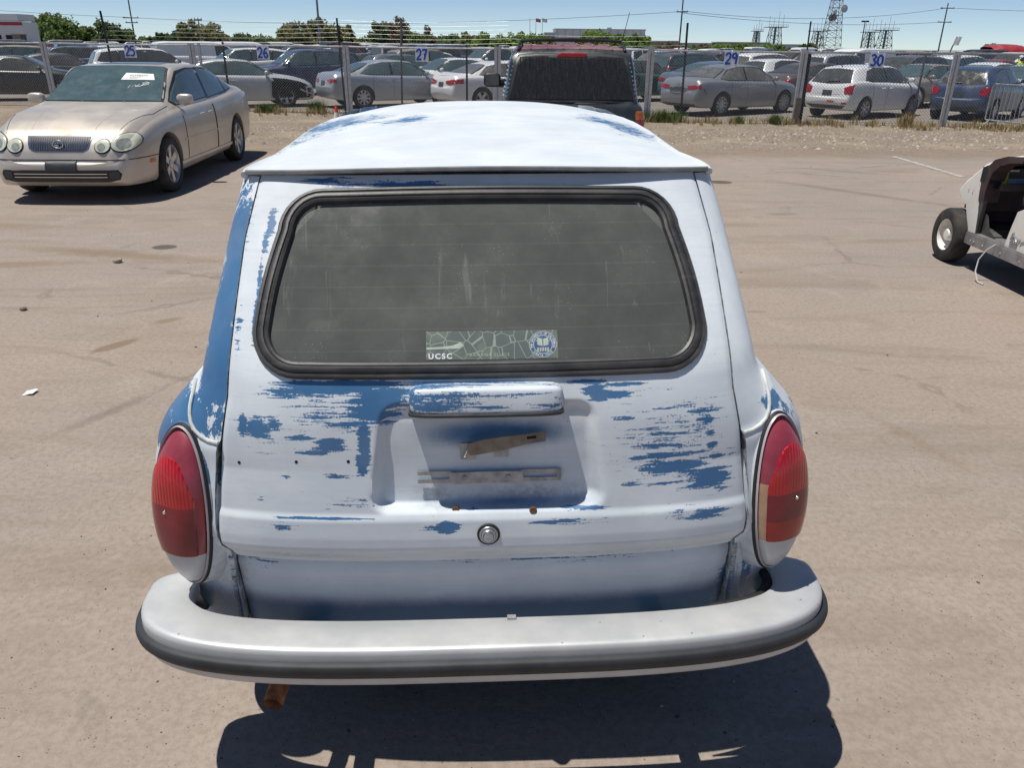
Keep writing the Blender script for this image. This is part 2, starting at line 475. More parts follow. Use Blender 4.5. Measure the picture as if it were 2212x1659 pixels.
# ---- blue patches on the tailgate, in metres (x across, z up): centre, radii, strength
HATCH_BLUE = [
(-0.310,1.027,0.148,0.0142,1.20),
(-0.222,1.006,0.059,0.0279,1.20),
(-0.242,0.974,0.059,0.0233,0.95),
(-0.349,1.024,0.109,0.0186,0.95),
(-0.361,0.969,0.069,0.0150,0.60),
(-0.292,0.955,0.059,0.0168,0.80),
(-0.519,0.948,0.010,0.0249,1.10),
(-0.487,0.943,0.027,0.0219,1.20),
(-0.450,0.954,0.020,0.0131,1.00),
(-0.393,0.925,0.036,0.0070,1.00),
(-0.329,0.909,0.034,0.0161,1.15),
(-0.355,0.893,0.050,0.0091,0.70),
(-0.258,0.921,0.013,0.0599,1.20),
(-0.265,0.870,0.012,0.0264,1.20),
(-0.430,0.837,0.014,0.0082,0.55),
(-0.323,0.840,0.028,0.0061,0.60),
(-0.353,0.748,0.110,0.0027,1.20),
(-0.446,0.727,0.042,0.0087,0.55),
(-0.086,0.725,0.026,0.0141,1.25),
(-0.121,0.728,0.025,0.0086,0.60),
(-0.316,0.781,0.035,0.0103,0.40),
(-0.493,0.783,0.008,0.0083,0.50),
(0.231,1.030,0.042,0.0052,1.20),
(0.301,1.025,0.046,0.0037,1.15),
(0.281,1.004,0.051,0.0075,1.20),
(0.241,1.014,0.024,0.0150,1.20),
(0.246,0.996,0.024,0.0056,1.10),
(0.419,0.972,0.063,0.0095,0.50),
(0.472,0.959,0.043,0.0153,0.62),
(0.306,0.954,0.031,0.0066,0.70),
(0.488,0.945,0.022,0.0120,0.95),
(0.399,0.916,0.083,0.0041,0.62),
(0.500,0.911,0.014,0.0074,0.90),
(0.384,0.892,0.054,0.0062,1.00),
(0.504,0.883,0.015,0.0096,1.00),
(0.390,0.869,0.050,0.0063,1.10),
(0.514,0.857,0.018,0.0088,1.00),
(0.338,0.865,0.021,0.0062,0.90),
(0.423,0.841,0.075,0.0134,1.15),
(0.505,0.810,0.040,0.0252,1.20),
(0.355,0.842,0.025,0.0082,0.80),
(0.321,0.809,0.027,0.0052,1.10),
(0.397,0.805,0.053,0.0031,0.90),
(0.473,0.793,0.055,0.0084,0.80),
(0.523,0.787,0.028,0.0148,0.80),
(0.490,0.730,0.047,0.0144,0.95),
(0.435,0.738,0.032,0.0098,0.60),
(0.164,0.736,0.064,0.0043,1.00),
(0.133,0.731,0.041,0.0033,0.80),
(0.247,0.759,0.031,0.0052,1.00),
(0.201,0.759,0.036,0.0042,1.00),
(0.464,0.883,0.054,0.0423,0.35),
(-0.189,1.404,0.123,0.0046,1.00),
(-0.318,1.401,0.075,0.0037,0.90),
(-0.361,1.410,0.054,0.0046,0.90),
(-0.168,1.398,0.097,0.0037,1.10),
(-0.476,1.328,0.010,0.0231,1.10),
(-0.486,1.290,0.008,0.0175,1.00),
(-0.492,1.213,0.005,0.0505,1.10),
(-0.496,1.146,0.005,0.0407,1.10),
(-0.532,1.136,0.010,0.0323,0.55),
(-0.533,1.102,0.009,0.0159,0.60),
(-0.400,0.992,0.020,0.0075,0.50),
(-0.029,0.761,0.030,0.0031,0.90),
(0.421,0.892,0.116,0.0939,0.44),
(0.466,0.835,0.076,0.0624,0.50),
(-0.341,0.979,0.119,0.0466,0.42),
(-0.419,1.020,0.050,0.0149,0.80),
(0.446,0.735,0.087,0.0176,0.45),
(0.185,0.732,0.092,0.0087,0.45),
(-0.291,0.779,0.061,0.0205,0.36),
(-0.483,0.938,0.051,0.0399,0.42),
(-0.531,1.333,0.012,0.0532,0.30),
]
HATCH_SOFT = [(.03, .925, .16, .030, .95), (.06, .772, .22, .018, .55), (0., .66, .05, .015, .3)]
HATCH_GRIME = [(.10, .790, .14, .022, .5), (-.11, .790, .04, .03, .55), (-.42, .645, .12, .010, .45), (.25, .635, .3, .008, .25), (0, 1.03, .2, .008, .4)]

def sd_round_rect(x, z, cx, cz, hx, hz, r):
    qx, qz = abs(x - cx) - hx + r, abs(z - cz) - hz + r
    return math.hypot(max(qx, 0), max(qz, 0)) + min(max(qx, qz), 0) - r

# ---- window loop (same loop shape, different insets, for seal and pane)
def win_loop(inset, n=26):
    """rounded trapezoid in (x, z)"""
    zb, zt, wb, wt, r = 1.060 + inset * .82, 1.377 - inset * .82, .478 - inset, .440 - inset, .080 - inset * .55
    P = []
    def arc(cx, cz, a0, a1, rr):
        for k in range(9):
            a = a0 + (a1 - a0) * k / 8
            P.append((cx + rr * math.cos(a), cz + rr * .86 * math.sin(a)))
    rz = r * .86
    arc(wb - r, zb + rz, R(-90), R(0), r)
    for k in range(1, 8):
        f = k / 8; P.append((wb + (wt - wb) * f + .006 * math.sin(math.pi * f), zb + rz + (zt - zb - 2 * rz) * f))
    arc(wt - r, zt - rz, R(0), R(90), r)
    for k in range(1, 16): P.append(((wt - r) * (1 - 2 * k / 16), zt + .004 * math.sin(math.pi * k / 16)))
    arc(-wt + r, zt - rz, R(90), R(180), r)
    for k in range(1, 8):
        f = k / 8; P.append((-(wt + (wb - wt) * f) - .006 * math.sin(math.pi * f), zt - rz + (zb + 2 * rz - zt) * f))
    arc(-wb + r, zb + rz, R(180), R(270), r)
    for k in range(1, 16): P.append((-(wb - r) * (1 - 2 * k / 16), zb - .003 * math.sin(math.pi * k / 16)))
    return P
def in_poly(x, z, P):
    c = False; n = len(P)
    for i in range(n):
        x1, z1 = P[i]; x2, z2 = P[(i + 1) % n]
        if (z1 > z) != (z2 > z) and x < (x2 - x1) * (z - z1) / (z2 - z1) + x1: c = not c
    return c

def recess(x, z):
    """depth of the number plate bay"""
    zb, zt = .757, .996
    f = (z - zb) / (zt - zb)
    hw = .262 + (.231 - .262) * f
    d = -sd_round_rect(x, z, .010, (zb + zt) / 2, hw, (zt - zb) / 2, .040)
    depth = .013 + .021 * sstep(z, .99, .76)
    soft = .016 if x < .0 else .016 + .026 * sstep(x, .18, .26) * sstep(z, 1.0, .9)
    return depth * sstep(d, -.002, soft)

def make_tailgate():
    hole = win_loop(.006)
    zs = []
    z = .622
    while z < 1.417:
        zs.append(z); z += .0042 if z < 1.06 else .0105
    zs.append(1.4195)
    NX = 190
    mb = MB(); rows = []; wear = []; soft = []; grime = []
    for z in zs:
        hw = lerp_tab(z, HW)
        row = []
        for k in range(NX + 1):
            x = hw * (2 * k / NX - 1)
            p = vp(x, z)
            d = recess(x, z) if .74 < z < 1.01 else 0.
            # shallow pressed crease above the lower lip
            p = p - vn(x, z) * d
            # edge roll
            e = hw - abs(x)
            if e < .012: p.y += .004 * (1 - e / .012) ** 2
            row.append(p)
            wear.append(field(HATCH_BLUE, x, z)); soft.append(field(HATCH_SOFT, x, z)); grime.append(field(HATCH_GRIME, x, z))
        rows.append(row)
    # rolled rim going into the car
    n0 = len(zs)
    mb.grid(rows)
    keep_f, keep_m = [], []
    for q, m in zip(mb.f, mb.mi):
        cx = sum(mb.v[i][0] for i in q) / 4; cz = sum(mb.v[i][2] for i in q) / 4
        if not in_poly(cx, cz, hole): keep_f.append(q); keep_m.append(m)
    mb.f, mb.mi = keep_f, keep_m
    border = [(0, k) for k in range(NX + 1)] + [(i, NX) for i in range(1, n0)] + [(n0 - 1, k) for k in range(NX - 1, -1, -1)] + [(i, 0) for i in range(n0 - 2, 0, -1)]
    V = []
    for i, k in border:
        p = rows[i][k]; V.append(p); 
    V2 = [Vector((p.x * .992, p.y + .03, p.z + (.004 if (p.z < .7) else 0))) for p in V]
    o = mb.add(V + V2, [(a, (a + 1) % len(V), len(V) + (a + 1) % len(V), len(V) + a) for a in range(len(V))])
    wear += [0.] * (2 * len(V)); soft += [0.] * (2 * len(V)); grime += [.4] * (2 * len(V))
    mb.attr = {'wear': wear, 'soft': soft, 'grime': grime}
    return mb.build('tailgate', M_PAINT, vw, smooth=50)
tailgate = make_tailgate()

def sweep_loop(loop, prof, closed=True):
    """profile (b across outward, h off the surface) round a loop lying on the tail surface"""
    n = len(loop); rows = []
    P = [vp(x, z) for x, z in loop]
    for i, (x, z) in enumerate(loop):
        t = (P[(i + 1) % n] - P[i - 1]).normalized(); N = vn(x, z); B = t.cross(N).normalized()
        if B.dot(P[i] - Vector((0, .39, 1.22))) < 0: B = -B
        rows.append([P[i] + B * b + N * h for b, h in prof])
    if closed: rows.append(rows[0])
    return rows
def rubber_mat():
    t = NT('weathered_window_rubber')
    n = t.noise(14, 5, .6); s = t.noise(1., 4, .6, vec=t.mapping(t.co(), (5, 60, 60)))
    c = t.mix(t.step(n, .35, .7), (.026, .026, .028), (.055, .053, .052))
    c = t.mix(t.step(s, .5, .75, 0., .5), c, (.10, .098, .095))
    t.set(color=c, rough=.46, spec=.5); t.bump(t.noise(90, 3), .15, .002)
    return t.m
M_SEAL = rubber_mat()
mb = MB()
seal_prof = [(b * .86, h * .95) for b, h in [(.023, -.006), (.022, .006), (.017, .011), (.011, .011), (.009, .008), (.006, .012), (-.001, .015), (-.008, .014), (-.010, .010), (-.013, .011), (-.019, .008), (-.021, .002), (-.021, -.008)]]
mb.grid(sweep_loop(win_loop(0.), seal_prof))
seal = mb.build('window_seal', M_SEAL, tailgate, smooth=40)

def rear_glass_mat():
    t = NT('dusty_rear_glass')
    n = t.noise(4.5, 7, .68); sp = t.voronoi(120); nn = t.noise(9, 3)
    dust = t.math('ADD', t.step(n, .25, .8, .25, .36), t.math('MULTIPLY', t.step(sp, .04, .12, 1., 0.), t.step(nn, .5, .62, 0., .5)))
    smear = t.noise(1., 6, .7, vec=t.mapping(t.co(), (26, 4, 4)), dist=.8)
    dust = t.math('ADD', dust, t.math('MULTIPLY', t.step(smear, .60, .74), .15))
    wv = t.n.new('ShaderNodeTexWave'); wv.wave_type = 'BANDS'; wv.bands_direction = 'Z'
    t.l.new(t.co(), wv.inputs[0]); wv.inputs['Scale'].default_value = 8.2; wv.inputs['Distortion'].default_value = 0.
    lines = t.math('MULTIPLY', t.step(wv.outputs[1], .985, .999), .035)
    dust = t.math('ADD', dust, lines)
    t.set(color=t.mix(dust, (.045, .051, .050), (.50, .51, .47)), rough=t.step(n, .3, .75, .10, .22), spec=.5)
    tr = t.n.new('ShaderNodeBsdfTransparent'); tr.inputs[0].default_value = (.62, .70, .68, 1)
    mx = t.n.new('ShaderNodeMixShader')
    t.put(mx.inputs[0], t.step(dust, .15, .7, .55, .10))
    t.l.new(t.p.outputs[0], mx.inputs[1]); t.l.new(tr.outputs[0], mx.inputs[2]); t.l.new(mx.outputs[0], t.out.inputs[0])
    return t.m
M_RGLASS = rear_glass_mat()
def glass_pane():
    L = win_loop(.012); c = (0., 1.215)
    mb = MB(); rows = []
    for f in (0., .25, .5, .75, 1.):
        rows.append([])
        for x, z in L:
            X, Z = c[0] + (x - c[0]) * f, c[1] + (z - c[1]) * f
            rows[-1].append(vp(X, Z) - vn(X, Z) * .003)
    mb.grid(rows, closeu=True)
    return mb.build('rear_window', M_RGLASS, tailgate, smooth=60)
glass_pane()

# ---- handle / lamp housing above the plate bay
def superell(c, ax, e1, e2, nu=20, nv=36):
    sp = lambda v, e: math.copysign(abs(v) ** e, v)
    rows = []
    for i in range(nu + 1):
        a = -math.pi / 2 + math.pi * i / nu
        rows.append([Vector((c[0] + ax[0] * sp(math.cos(a), e1) * sp(math.cos(b), e2), c[1] + ax[1] * sp(math.cos(a), e1) * sp(math.sin(b), e2), c[2] + ax[2] * sp(math.sin(a), e1))) for b in [2 * math.pi * j / nv for j in range(nv)]])
    return rows
mb = MB()
H0 = Vector((.006, .212, 1.006))
rows = superell((0, 0, 0), (.163, .053, .031), .30, .34)
tilt = Matrix.Rotation(R(-12), 3, 'X')
mb.grid([[H0 + tilt @ p + Vector((0, .10 * p.x * p.x, 0)) for p in r] for r in rows], closeu=True)
wr = []
for p in mb.v:
    wr.append((.66 if p[0] < -.02 else .52 - max(0, p[0]) * .7) - (.25 if abs(p[2] - 1.024) < .004 else 0))
mb.attr = {'wear': wr, 'soft': [0.] * len(mb.v), 'grime': [0.] * len(mb.v)}
housing = mb.build('lamp_housing', M_PAINT_H, tailgate, smooth=60)
mb = MB()
mb.grid([[H0 + Vector((0, -.002, -.004)) + tilt @ Vector((p.x * 1.018, p.y * 1.04, -.024 + .16 * p.z)) + Vector((0, .10 * p.x * p.x, 0)) for p in r] for r in rows], closeu=True)
mb.build('housing_gasket', M_SEAL, tailgate)

# ---- lock button
def axis_matrix(p, n, spin=0.):
    q = Vector(n).to_track_quat('Z', 'Y')
    return Matrix.Translation(p) @ q.to_matrix().to_4x4() @ Matrix.Rotation(spin, 4, 'Z')
LK = (.006, .709); lm = axis_matrix(vp(*LK), vn(*LK))
mb = MB(); mb.lathe([(.0, .004), (.024, .004), (.0255, .001), (.026, -.004)], 32, lm); mb.build('lock_gasket', M_BLACK, tailgate)
mb = MB(); mb.lathe([(.019, .003), (.0205, .006), (.019, .0085), (.0165, .008), (.016, .006), (.0155, .012), (.0135, .0145), (.0115, .014), (.011, .0115), (.0105, .017), (.0085, .0185), (.0, .0185)], 32, lm)
mb.box(lm @ Vector((0, 0, .0187)), (.009, .0012, .0012), lm.to_3x3())
mb.build('lock_button', pm('satin_lock_metal', (.42, .43, .44), .34, .8, var=.1), tailgate)

# ---- plate brackets in the bay
def bay(x, z, h=0.):  # point in the plate bay, h off its floor
    return vp(x, z) - vn(x, z) * (recess(x, z) - h)
M_BRK = pm('dull_plated_steel', (.38, .385, .39), .45, .55, var=.2, scale=40, dirt=.25, dirtc=(.16, .15, .13))
M_RUSTY = pm('tan_rusted_steel', (.30, .235, .165), .7, .2, var=.3, scale=30, bump=.3)
M_PLUG = pm('dark_rust', (.14, .065, .04), .85, 0., var=.4, scale=60)
M_RUST = pm('orange_rust', (.33, .13, .05), .85, 0., var=.45, scale=40, bump=.5, dirt=.3, dirtc=(.10, .05, .03))
def strip(name, pts, zw, mat, h0=.006, th=.002, parent=tailgate):
    """flat bar along (x, z, h) points"""
    mb = MB()
    P = [(bay(x, z, h), bay(x, z + zw, h)) for x, z, h in pts]
    rows = []
    for (a, b), (x, z, h) in zip(P, pts):
        N = vn(x, z); rows.append([a, b, b + N * th, a + N * th, a])
    mb.grid(rows)
    mb.f.append((0, 1, 2, 3)); mb.mi.append(0)
    o = len(rows) * 5 - 5; mb.f.append((o, o + 1, o + 2, o + 3)); mb.mi.append(0)
    return mb.build(name, mat, parent, smooth=25)
LB = strip('plate_bracket', [(-.075, .816, .007), (-.065, .815, .012), (.0, .8165, .012), (.075, .816, .012), (.085, .817, .007)], .026, M_BRK)
for sx in (-1, 1):
    for dz in (.0, .0185):
        a, b = (.085, .168) if sx > 0 else (-.148, -.075)
        strip('bracket_arm', [(a, .8165 + dz, .0065), ((a + b) / 2, .8165 + dz, .0065), (b, .8165 + dz, .0065)], .0085, M_BRK, parent=LB)
    e = .160 if sx > 0 else -.078
    strip('bracket_end', [(e, .8165, .0066), (e + .009, .8165, .0066)], .027, M_BRK, parent=LB)
    bx = .052 if sx > 0 else -.045
    m4 = axis_matrix(bay(bx, .829, .013), vn(bx, .829)); mb = MB(); mb.lathe([(.0, .005), (.0055, .0045), (.006, .0), (.009, .0), (.009, -.002)], 12, m4); mb.build('bolt', M_BRK, LB)
# torn, bent upper bracket
mb = MB()
up_pts = [(-.038, .893, .010), (-.030, .899, .032), (.0, .907, .040), (.045, .913, .036), (.090, .918, .026), (.133, .922, .020)]
rows = []
for i, (x, z, h) in enumerate(up_pts):
    w = (.012, .026, .030, .028, .021, .020)[i]
    a, b = bay(x, z - w * .5, h + .004), bay(x, z + w * .5, h)
    N = vn(x, z); rows.append([a, b, b + N * .0016, a + N * .0016, a])
mb.grid(rows)
mb.f += [(0, 1, 2, 3), (25, 26, 27, 28)]; mb.mi += [0, 0]
UB = mb.build('bent_bracket', M_RUSTY, tailgate, smooth=20)
mb = MB()
for x0, x1, z0, z1 in ((-.052, -.020, .868, .905), (.022, .052, .872, .900), (-.02, .022, .886, .898)):
    rr = []
    for z in (z0, z1):
        rr.append([bay(x0, z, .003), bay((x0 + x1) / 2, z, .0035), bay(x1, z, .003)])
    mb.grid(rr)
mb.build('bracket_plate', M_BRK, UB, smooth=20)
mb = MB(); mb.tube([bay(-.046, .872, .006), bay(-.041, .880, .014), bay(-.037, .892, .016)], [.0012, .003, .002], 6); mb.build('torn_edge', M_CHROME, UB)
mb = MB(); mb.bar(bay(.092, .9205, .0285), bay(.112, .922, .0255), .003, .0055); mb.build('slot', M_WELL, UB)
# rusty plugs on the lower lip, drilled holes
for hx, hz in ((-.065, .7615), (.105, .7575)):
    m4 = axis_matrix(bay(hx, hz, .002), vn(hx, hz)); mb = MB(); mb.lathe([(.0, .002), (.007, .0025), (.0085, .0), (.0085, -.004)], 14, m4); mb.build('rust_plug', M_PLUG, tailgate)
for hx, hz in ((-.535, .863), (-.407, .871), (-.294, .873)):
    m4 = axis_matrix(vp(hx, hz), vn(hx, hz)); mb = MB(); mb.lathe([(.0, .0006), (.0034, .0006), (.0038, .0)], 10, m4); mb.build('drilled_hole', M_WELL, tailgate)

# ---- sticker inside the glass
def sticker_mat():
    t = NT('crazed_sticker_film')
    cr = t.voronoi(38, vec=t.mapping(t.co(), (1., .6, 1.1), rot=(0, R(14), 0)), feature='DISTANCE_TO_EDGE')
    ln = t.step(t.math('ADD', cr, t.math('MULTIPLY', t.math('SUBTRACT', t.noise(60, 3), .5), .04)), .012, .035, 1., 0.)
    n = t.noise(16, 5, .65)
    c = t.mix(t.step(n, .4, .66), (.115, .135, .130), (.165, .195, .160))
    c = t.mix(t.math('MULTIPLY', ln, .75), c, (.34, .38, .31))
    t.set(color=c, rough=.3)
    return t.m
M_STK = sticker_mat()
M_STKP = pm('pale_sticker_print', (.40, .45, .38), .4, var=.1, scale=40)
M_STKW = pm('white_sticker_print', (.66, .69, .68), .4, var=.06)
M_STKB = pm('blue_sticker_print', (.06, .11, .24), .4, var=.2, scale=40)
def gp(u, v, h=.0005):  # point on the glass
    return vp(u, v) - vn(u, v) * (.003 - h)
mb = MB()
mb.grid([[gp(-.122 + .286 * k / 20, z, .0006) for k in range(21)] for z in (1.0765, 1.095, 1.113, 1.1275)])
stk = mb.build('window_sticker', M_STK, tailgate)
mb = MB()
PL = [(-.121, 1.0955), (-.05, 1.0965), (-.04, 1.102), (-.047, 1.108), (-.064, 1.102), (-.09, 1.100), (-.121, 1.099)]
mb.add([gp(x, z, .0009) for x, z in PL], [tuple(range(len(PL)))]); mb.build('pale_patch', M_STKP, stk)
gx = (vp(.02, 1.1) - vp(.0, 1.1)).normalized(); gn = vn(0, 1.09); gy = gn.cross(gx) * -1
if gy.z < 0: gy = -gy
text_mesh('lettering', 'UCSC', .0165, M_STKW, stk, frame_matrix(gp(-.117, 1.0785, .0012), gx, gy, gn), .0003, spacing=1.35, bold=.0006)
text_mesh('lettering', 'BANANA SLUGS', .0098, M_STKP, stk, frame_matrix(gp(-.028, 1.0815, .0012), gx, gy, gn), .0002, spacing=1.28)
def disc(c, r0, r1, mat, name, h, seg=32):
    mb = MB(); rows = []
    for r in (r0, r1):
        rows.append([gp(c[0] + r * math.cos(2 * math.pi * k / seg), c[1] + r * .80 * math.sin(2 * math.pi * k / seg), h) for k in range(seg)])
    mb.grid(rows, closeu=True); return mb.build(name, mat, stk)
SC = (.1315, 1.1015)
disc(SC, .0, .0295, M_STKB, 'seal_disc', .0011); disc(SC, .0195, .0215, M_STKP, 'seal_ring', .0014); disc(SC, .0285, .0300, M_STKP, 'seal_rim', .0014)
def arc_text(body, a0, a1, rad, size, flip=False):
    n = len(body)
    for k, ch in enumerate(body):
        if ch == ' ': continue
        a = a0 + (a1 - a0) * k / (n - 1)
        p = gp(SC[0] + rad * math.cos(a), SC[1] + rad * .80 * math.sin(a), .0015)
        d = -1 if not flip else 1
        ta = a + d * math.pi / 2
        ex = gx * math.cos(ta) + gy * math.sin(ta); ey = gx * -math.sin(ta) + gy * math.cos(ta)
        text_mesh('lettering', ch, size, M_STKW, stk, frame_matrix(p, ex, ey, gn), .0002, align='CENTER', bold=.0001)
arc_text('THE UNIVERSITY OF CALIFORNIA', R(195), R(-15), .0228, .0062)
arc_text('SANTA CRUZ', R(222), R(318), .0272, .0062, True)
mb = MB()
for sx in (-1, 1):   # open book
    mb.add([gp(SC[0] + sx * x, SC[1] + z, .0014) for x, z in ((.001, .010), (.012, .012), (.012, -.001), (.001, -.003))], [(0, 1, 2, 3)])
for k in range(5):
    mb.add([gp(SC[0] - .013 + .0055 * k + a, SC[1] - .006 + b, .0014) for a, b in ((0, 0), (.004, .001), (.004, -.006), (0, -.007))], [(0, 1, 2, 3)])
for a in (R(30), R(60), R(120), R(150)):
    mb.add([gp(SC[0] + q * math.cos(a) + w * math.sin(a), SC[1] + (q * math.sin(a) - w * math.cos(a)) * .8, .0013) for q, w in ((.013, -.0007), (.018, -.0007), (.018, .0007), (.013, .0007))], [(0, 1, 2, 3)])
mb.build('seal_emblem', M_STKP, stk)

# ---- body: slices stacked up the car, each running from the tailgate shut line round to the nose
YF = [(.25, 4.02), (.5, 4.06), (.8, 3.98), (1.02, 3.30), (1.06, 3.22), (1.436, 2.92)]
BODY_Z = [.26,.30,.34,.38,.42,.46,.50,.54,.58,.615] + [.63 + .03 * k for k in range(8)] + [.86 + .0125 * k for k in range(18)] + [1.085, 1.12, 1.16, 1.20, 1.24, 1.28, 1.32, 1.365, 1.385, 1.415]
def zseam(u):  # height of the wing seam against distance along the corner (0 at the shut line, 1 on the side)
    return .905 + .105 * sstep(u, 0., .75)
L_BLUE = [(-.552, 1.26, .040, .12, 1.25), (-.575, 1.10, .040, .15, 1.3), (-.60, 1.02, .03, .07, 1.15), (-.66, .955, .07, .035, 1.3), (-.63, .93, .05, .02, 1.1), (-.74, .90, .06, .05, 1.2), (-.62, .55, .02, .05, .5)]
R_BLUE = [(.655, .955, .028, .022, 1.15), (.69, .925, .018, .018, 1.), (.63, .55, .012, .06, .8), (.615, .74, .010, .05, .9), (.64, .50, .02, .10, .7), (.74, .92, .03, .02, .6)]
def corner_pt(s, z, phi):
    W, n, L = vwid(z), vexp(z), vlen(z)
    x = W * abs(math.sin(phi)) ** (2 / n); y = vprof(z) + L * (1 - abs(math.cos(phi)) ** (2 / n))
    return x, y
def hood_z(y): return lerp_tab(y, [(2.9, 1.05), (3.15, .965), (3.6, .91), (3.95, .80), (4.1, .72)])
SIDE_Y = [.62,.70,.78,.86,.92,.98,1.05,1.15,1.25,1.35,1.45,1.55,1.65,1.74,1.82,1.88,1.96,2.1,2.25,2.4,2.55,2.66,2.75,2.85,2.95]
def body_side(s):
    mb = MB(); rows = []; wear = []; soft = []; grime = []; info = []
    lst = L_BLUE if s < 0 else R_BLUE
    for z in BODY_Z:
        W, n, L = vwid(z), vexp(z), vlen(z)
        xh = lerp_tab(z, HW) + .003 if z > .618 else .585 + .003
        if z > 1.405: xh = .513 + .003
        p0 = math.asin(min(1., (xh / W) ** (n / 2)))
        row = []
        for k in range(15):
            f = k / 14
            x, y = corner_pt(s, z, p0 + (math.pi / 2 - p0) * f)
            bul = .010 * sstep(zseam(f) - z, -.004, .012) * sstep(z, .64, .80) if z > .6 else 0.
            d = Vector((x / W, -.6 * (1 - f), 0)).normalized() if bul else Vector()
            row.append(Vector((x, y, z)) + d * bul)
        x1, y1 = row[-1].x, row[-1].y
        yf = lerp_tab(z, YF); Lf = .55 if z < 1.03 else .28
        for y in SIDE_Y + [3.1, 3.25, 3.4]:
            if y1 + .02 < y < yf - Lf: row.append(Vector((x1 + .035 * sstep(y, y1, 1.6) * (1 - sstep(y, 2.4, 3.4)) * (1 if z < 1.03 else .9), y, z)))
            else: row.append(Vector((x1 + .0, max(y1 + .01, min(y, yf - Lf)), z)))
        xe = row[-1].x
        for k in range(1, 9):
            a = math.pi / 2 * k / 8
            row.append(Vector((xe * math.cos(a) ** (2 / 3.), yf - Lf + Lf * math.sin(a) ** (2 / 3.), z)))
        for p in row:
            if p.y > 2.9 and z < 1.04: p.z = min(p.z, hood_z(p.y))
        info.append(row)
        rr = []
        for p in row:
            rr.append(Vector((s * p.x, p.y, p.z)))
            wear.append(field(lst, s * p.x, p.z) if p.y < .8 else (.75 if s < 0 and p.z > .8 else .2))
            soft.append((1.0 * sstep(p.z, .56, .43)) if p.y < .6 else .2)
            grime.append(.5 * sstep(.55 - p.z, -.1, .1))
        rows.append(rr)
    mb.grid(rows)
    m = len(rows[0]); F = []; side = {}
    for q in mb.f:
        c = sum((Vector(mb.v[i]) for i in q), Vector()) / 4
        tagk = None
        if c.z > 1.085 and c.z < 1.365 and c.y < 2.95:
            yb = .32 * (c.z - 1.085)
            if 1.05 < c.y < 1.78 : tagk = 'quarter_window'
            elif 1.88 < c.y < 2.72: tagk = 'door_window'
        if c.z > 1.085 and c.z < 1.40 and c.y >= 2.78 and abs(c.x) < .50: tagk = 'windscreen'
        # wheel arches
        for wy in (.98, 3.38):
            if abs(c.x) > .6 and math.hypot(c.y - wy, c.z - .30) < .335: tagk = 'cut'
        if tagk is None: F.append(q)
        elif tagk != 'cut': side.setdefault(tagk, []).append(q)
    full = mb.f; mb.f = F; mb.mi = [0] * len(F)
    mb.attr = {'wear': wear, 'soft': soft, 'grime': grime}
    # rim of the shut line, folded inwards
    edge = [rows[i][0] for i in range(len(rows))]
    o = len(mb.v)
    V2 = [Vector((p.x - s * .002, p.y + .035, p.z)) for p in edge]
    mb.v += [tuple(p) for p in edge] + [tuple(p) for p in V2]
    for k in range(len(edge) - 1): mb.f.append((o + k, o + k + 1, o + len(edge) + k + 1, o + len(edge) + k)); mb.mi.append(0)
    for kname in ('wear', 'soft'): mb.attr[kname] += [0.] * (2 * len(edge))
    mb.attr['grime'] += [1.2] * (2 * len(edge))
    body = mb.build('body_side', M_PAINT_V, vw, smooth=55)
    for kname, qs in side.items():
        g = MB(); g.v = list(mb.v); 
        used = sorted({i for q in qs for i in q}); ix = {i: k for k, i in enumerate(used)}
        g.v = [(mb.v[i][0] - s * .008 if kname != 'windscreen' else mb.v[i][0], mb.v[i][1] - (.008 if kname == 'windscreen' else 0), mb.v[i][2]) for i in used]
        g.f = [tuple(ix[i] for i in q) for q in qs]; g.mi = [0] * len(g.f)
        g.build(kname, M_SIDEGLASS, body, smooth=60)
    for wy in (.98, 3.38):
        a = MB()
        a.tube([(s * (vwid(max(.27, min(.64, .30 + .335 * math.sin(t)))) + .022 * (1 if wy < 2 else .4)), wy + .335 * math.cos(t), .30 + .335 * math.sin(t)) for t in [R(-5 + 190 * k / 24) for k in range(25)]], .011, 8)
        a.attr = {'wear': [.4] * len(a.v), 'soft': [0] * len(a.v), 'grime': [.6] * len(a.v)}
        a.build('arch_lip', M_PAINT_V, body)
    return body, rows
M_SIDEGLASS = glass_mat('side_glass', (.03, .04, .04), .05, .55, .1)
bodies = {}
for s in (-1, 1):
    b, rows = body_side(s); bodies[s] = b
    # pale welt bead along the wing seam
    P = []
    for k in range(11):
        f = k / 14
        zz = zseam(f)
        W, n = vwid(zz), vexp(zz); xh = lerp_tab(zz, HW) + .003
        p0 = math.asin(min(1., (xh / W) ** (n / 2)))
        x, y = corner_pt(s, zz, p0 + (math.pi / 2 - p0) * f)
        P.append(Vector((s * (x + .004), y - .004, zz)))
    mb = MB(); mb.tube(P, .0042, 8)
    mb.build('seam_bead', pm('pale_seam_filler', (.60, .61, .58), .6, var=.15, scale=30, dirt=.4, dirtc=(.2, .19, .17)), b)
# hood over the front
mb = MB()
rows = []
for k in range(12):
    y = 2.95 + k * .095
    w = .70 if y < 3.5 else .70 - .35 * ((y - 3.5) / .55) ** 2
    rows.append([(w * j / 8, y, hood_z(y) + .045 * (1 - (j / 8) ** 2)) for j in range(-8, 9)])
mb.grid(rows)
mb.attr = {k: [v] * len(mb.v) for k, v in (('wear', .3), ('soft', 0.), ('grime', 0.))}
mb.build('bonnet', M_PAINT, vw)

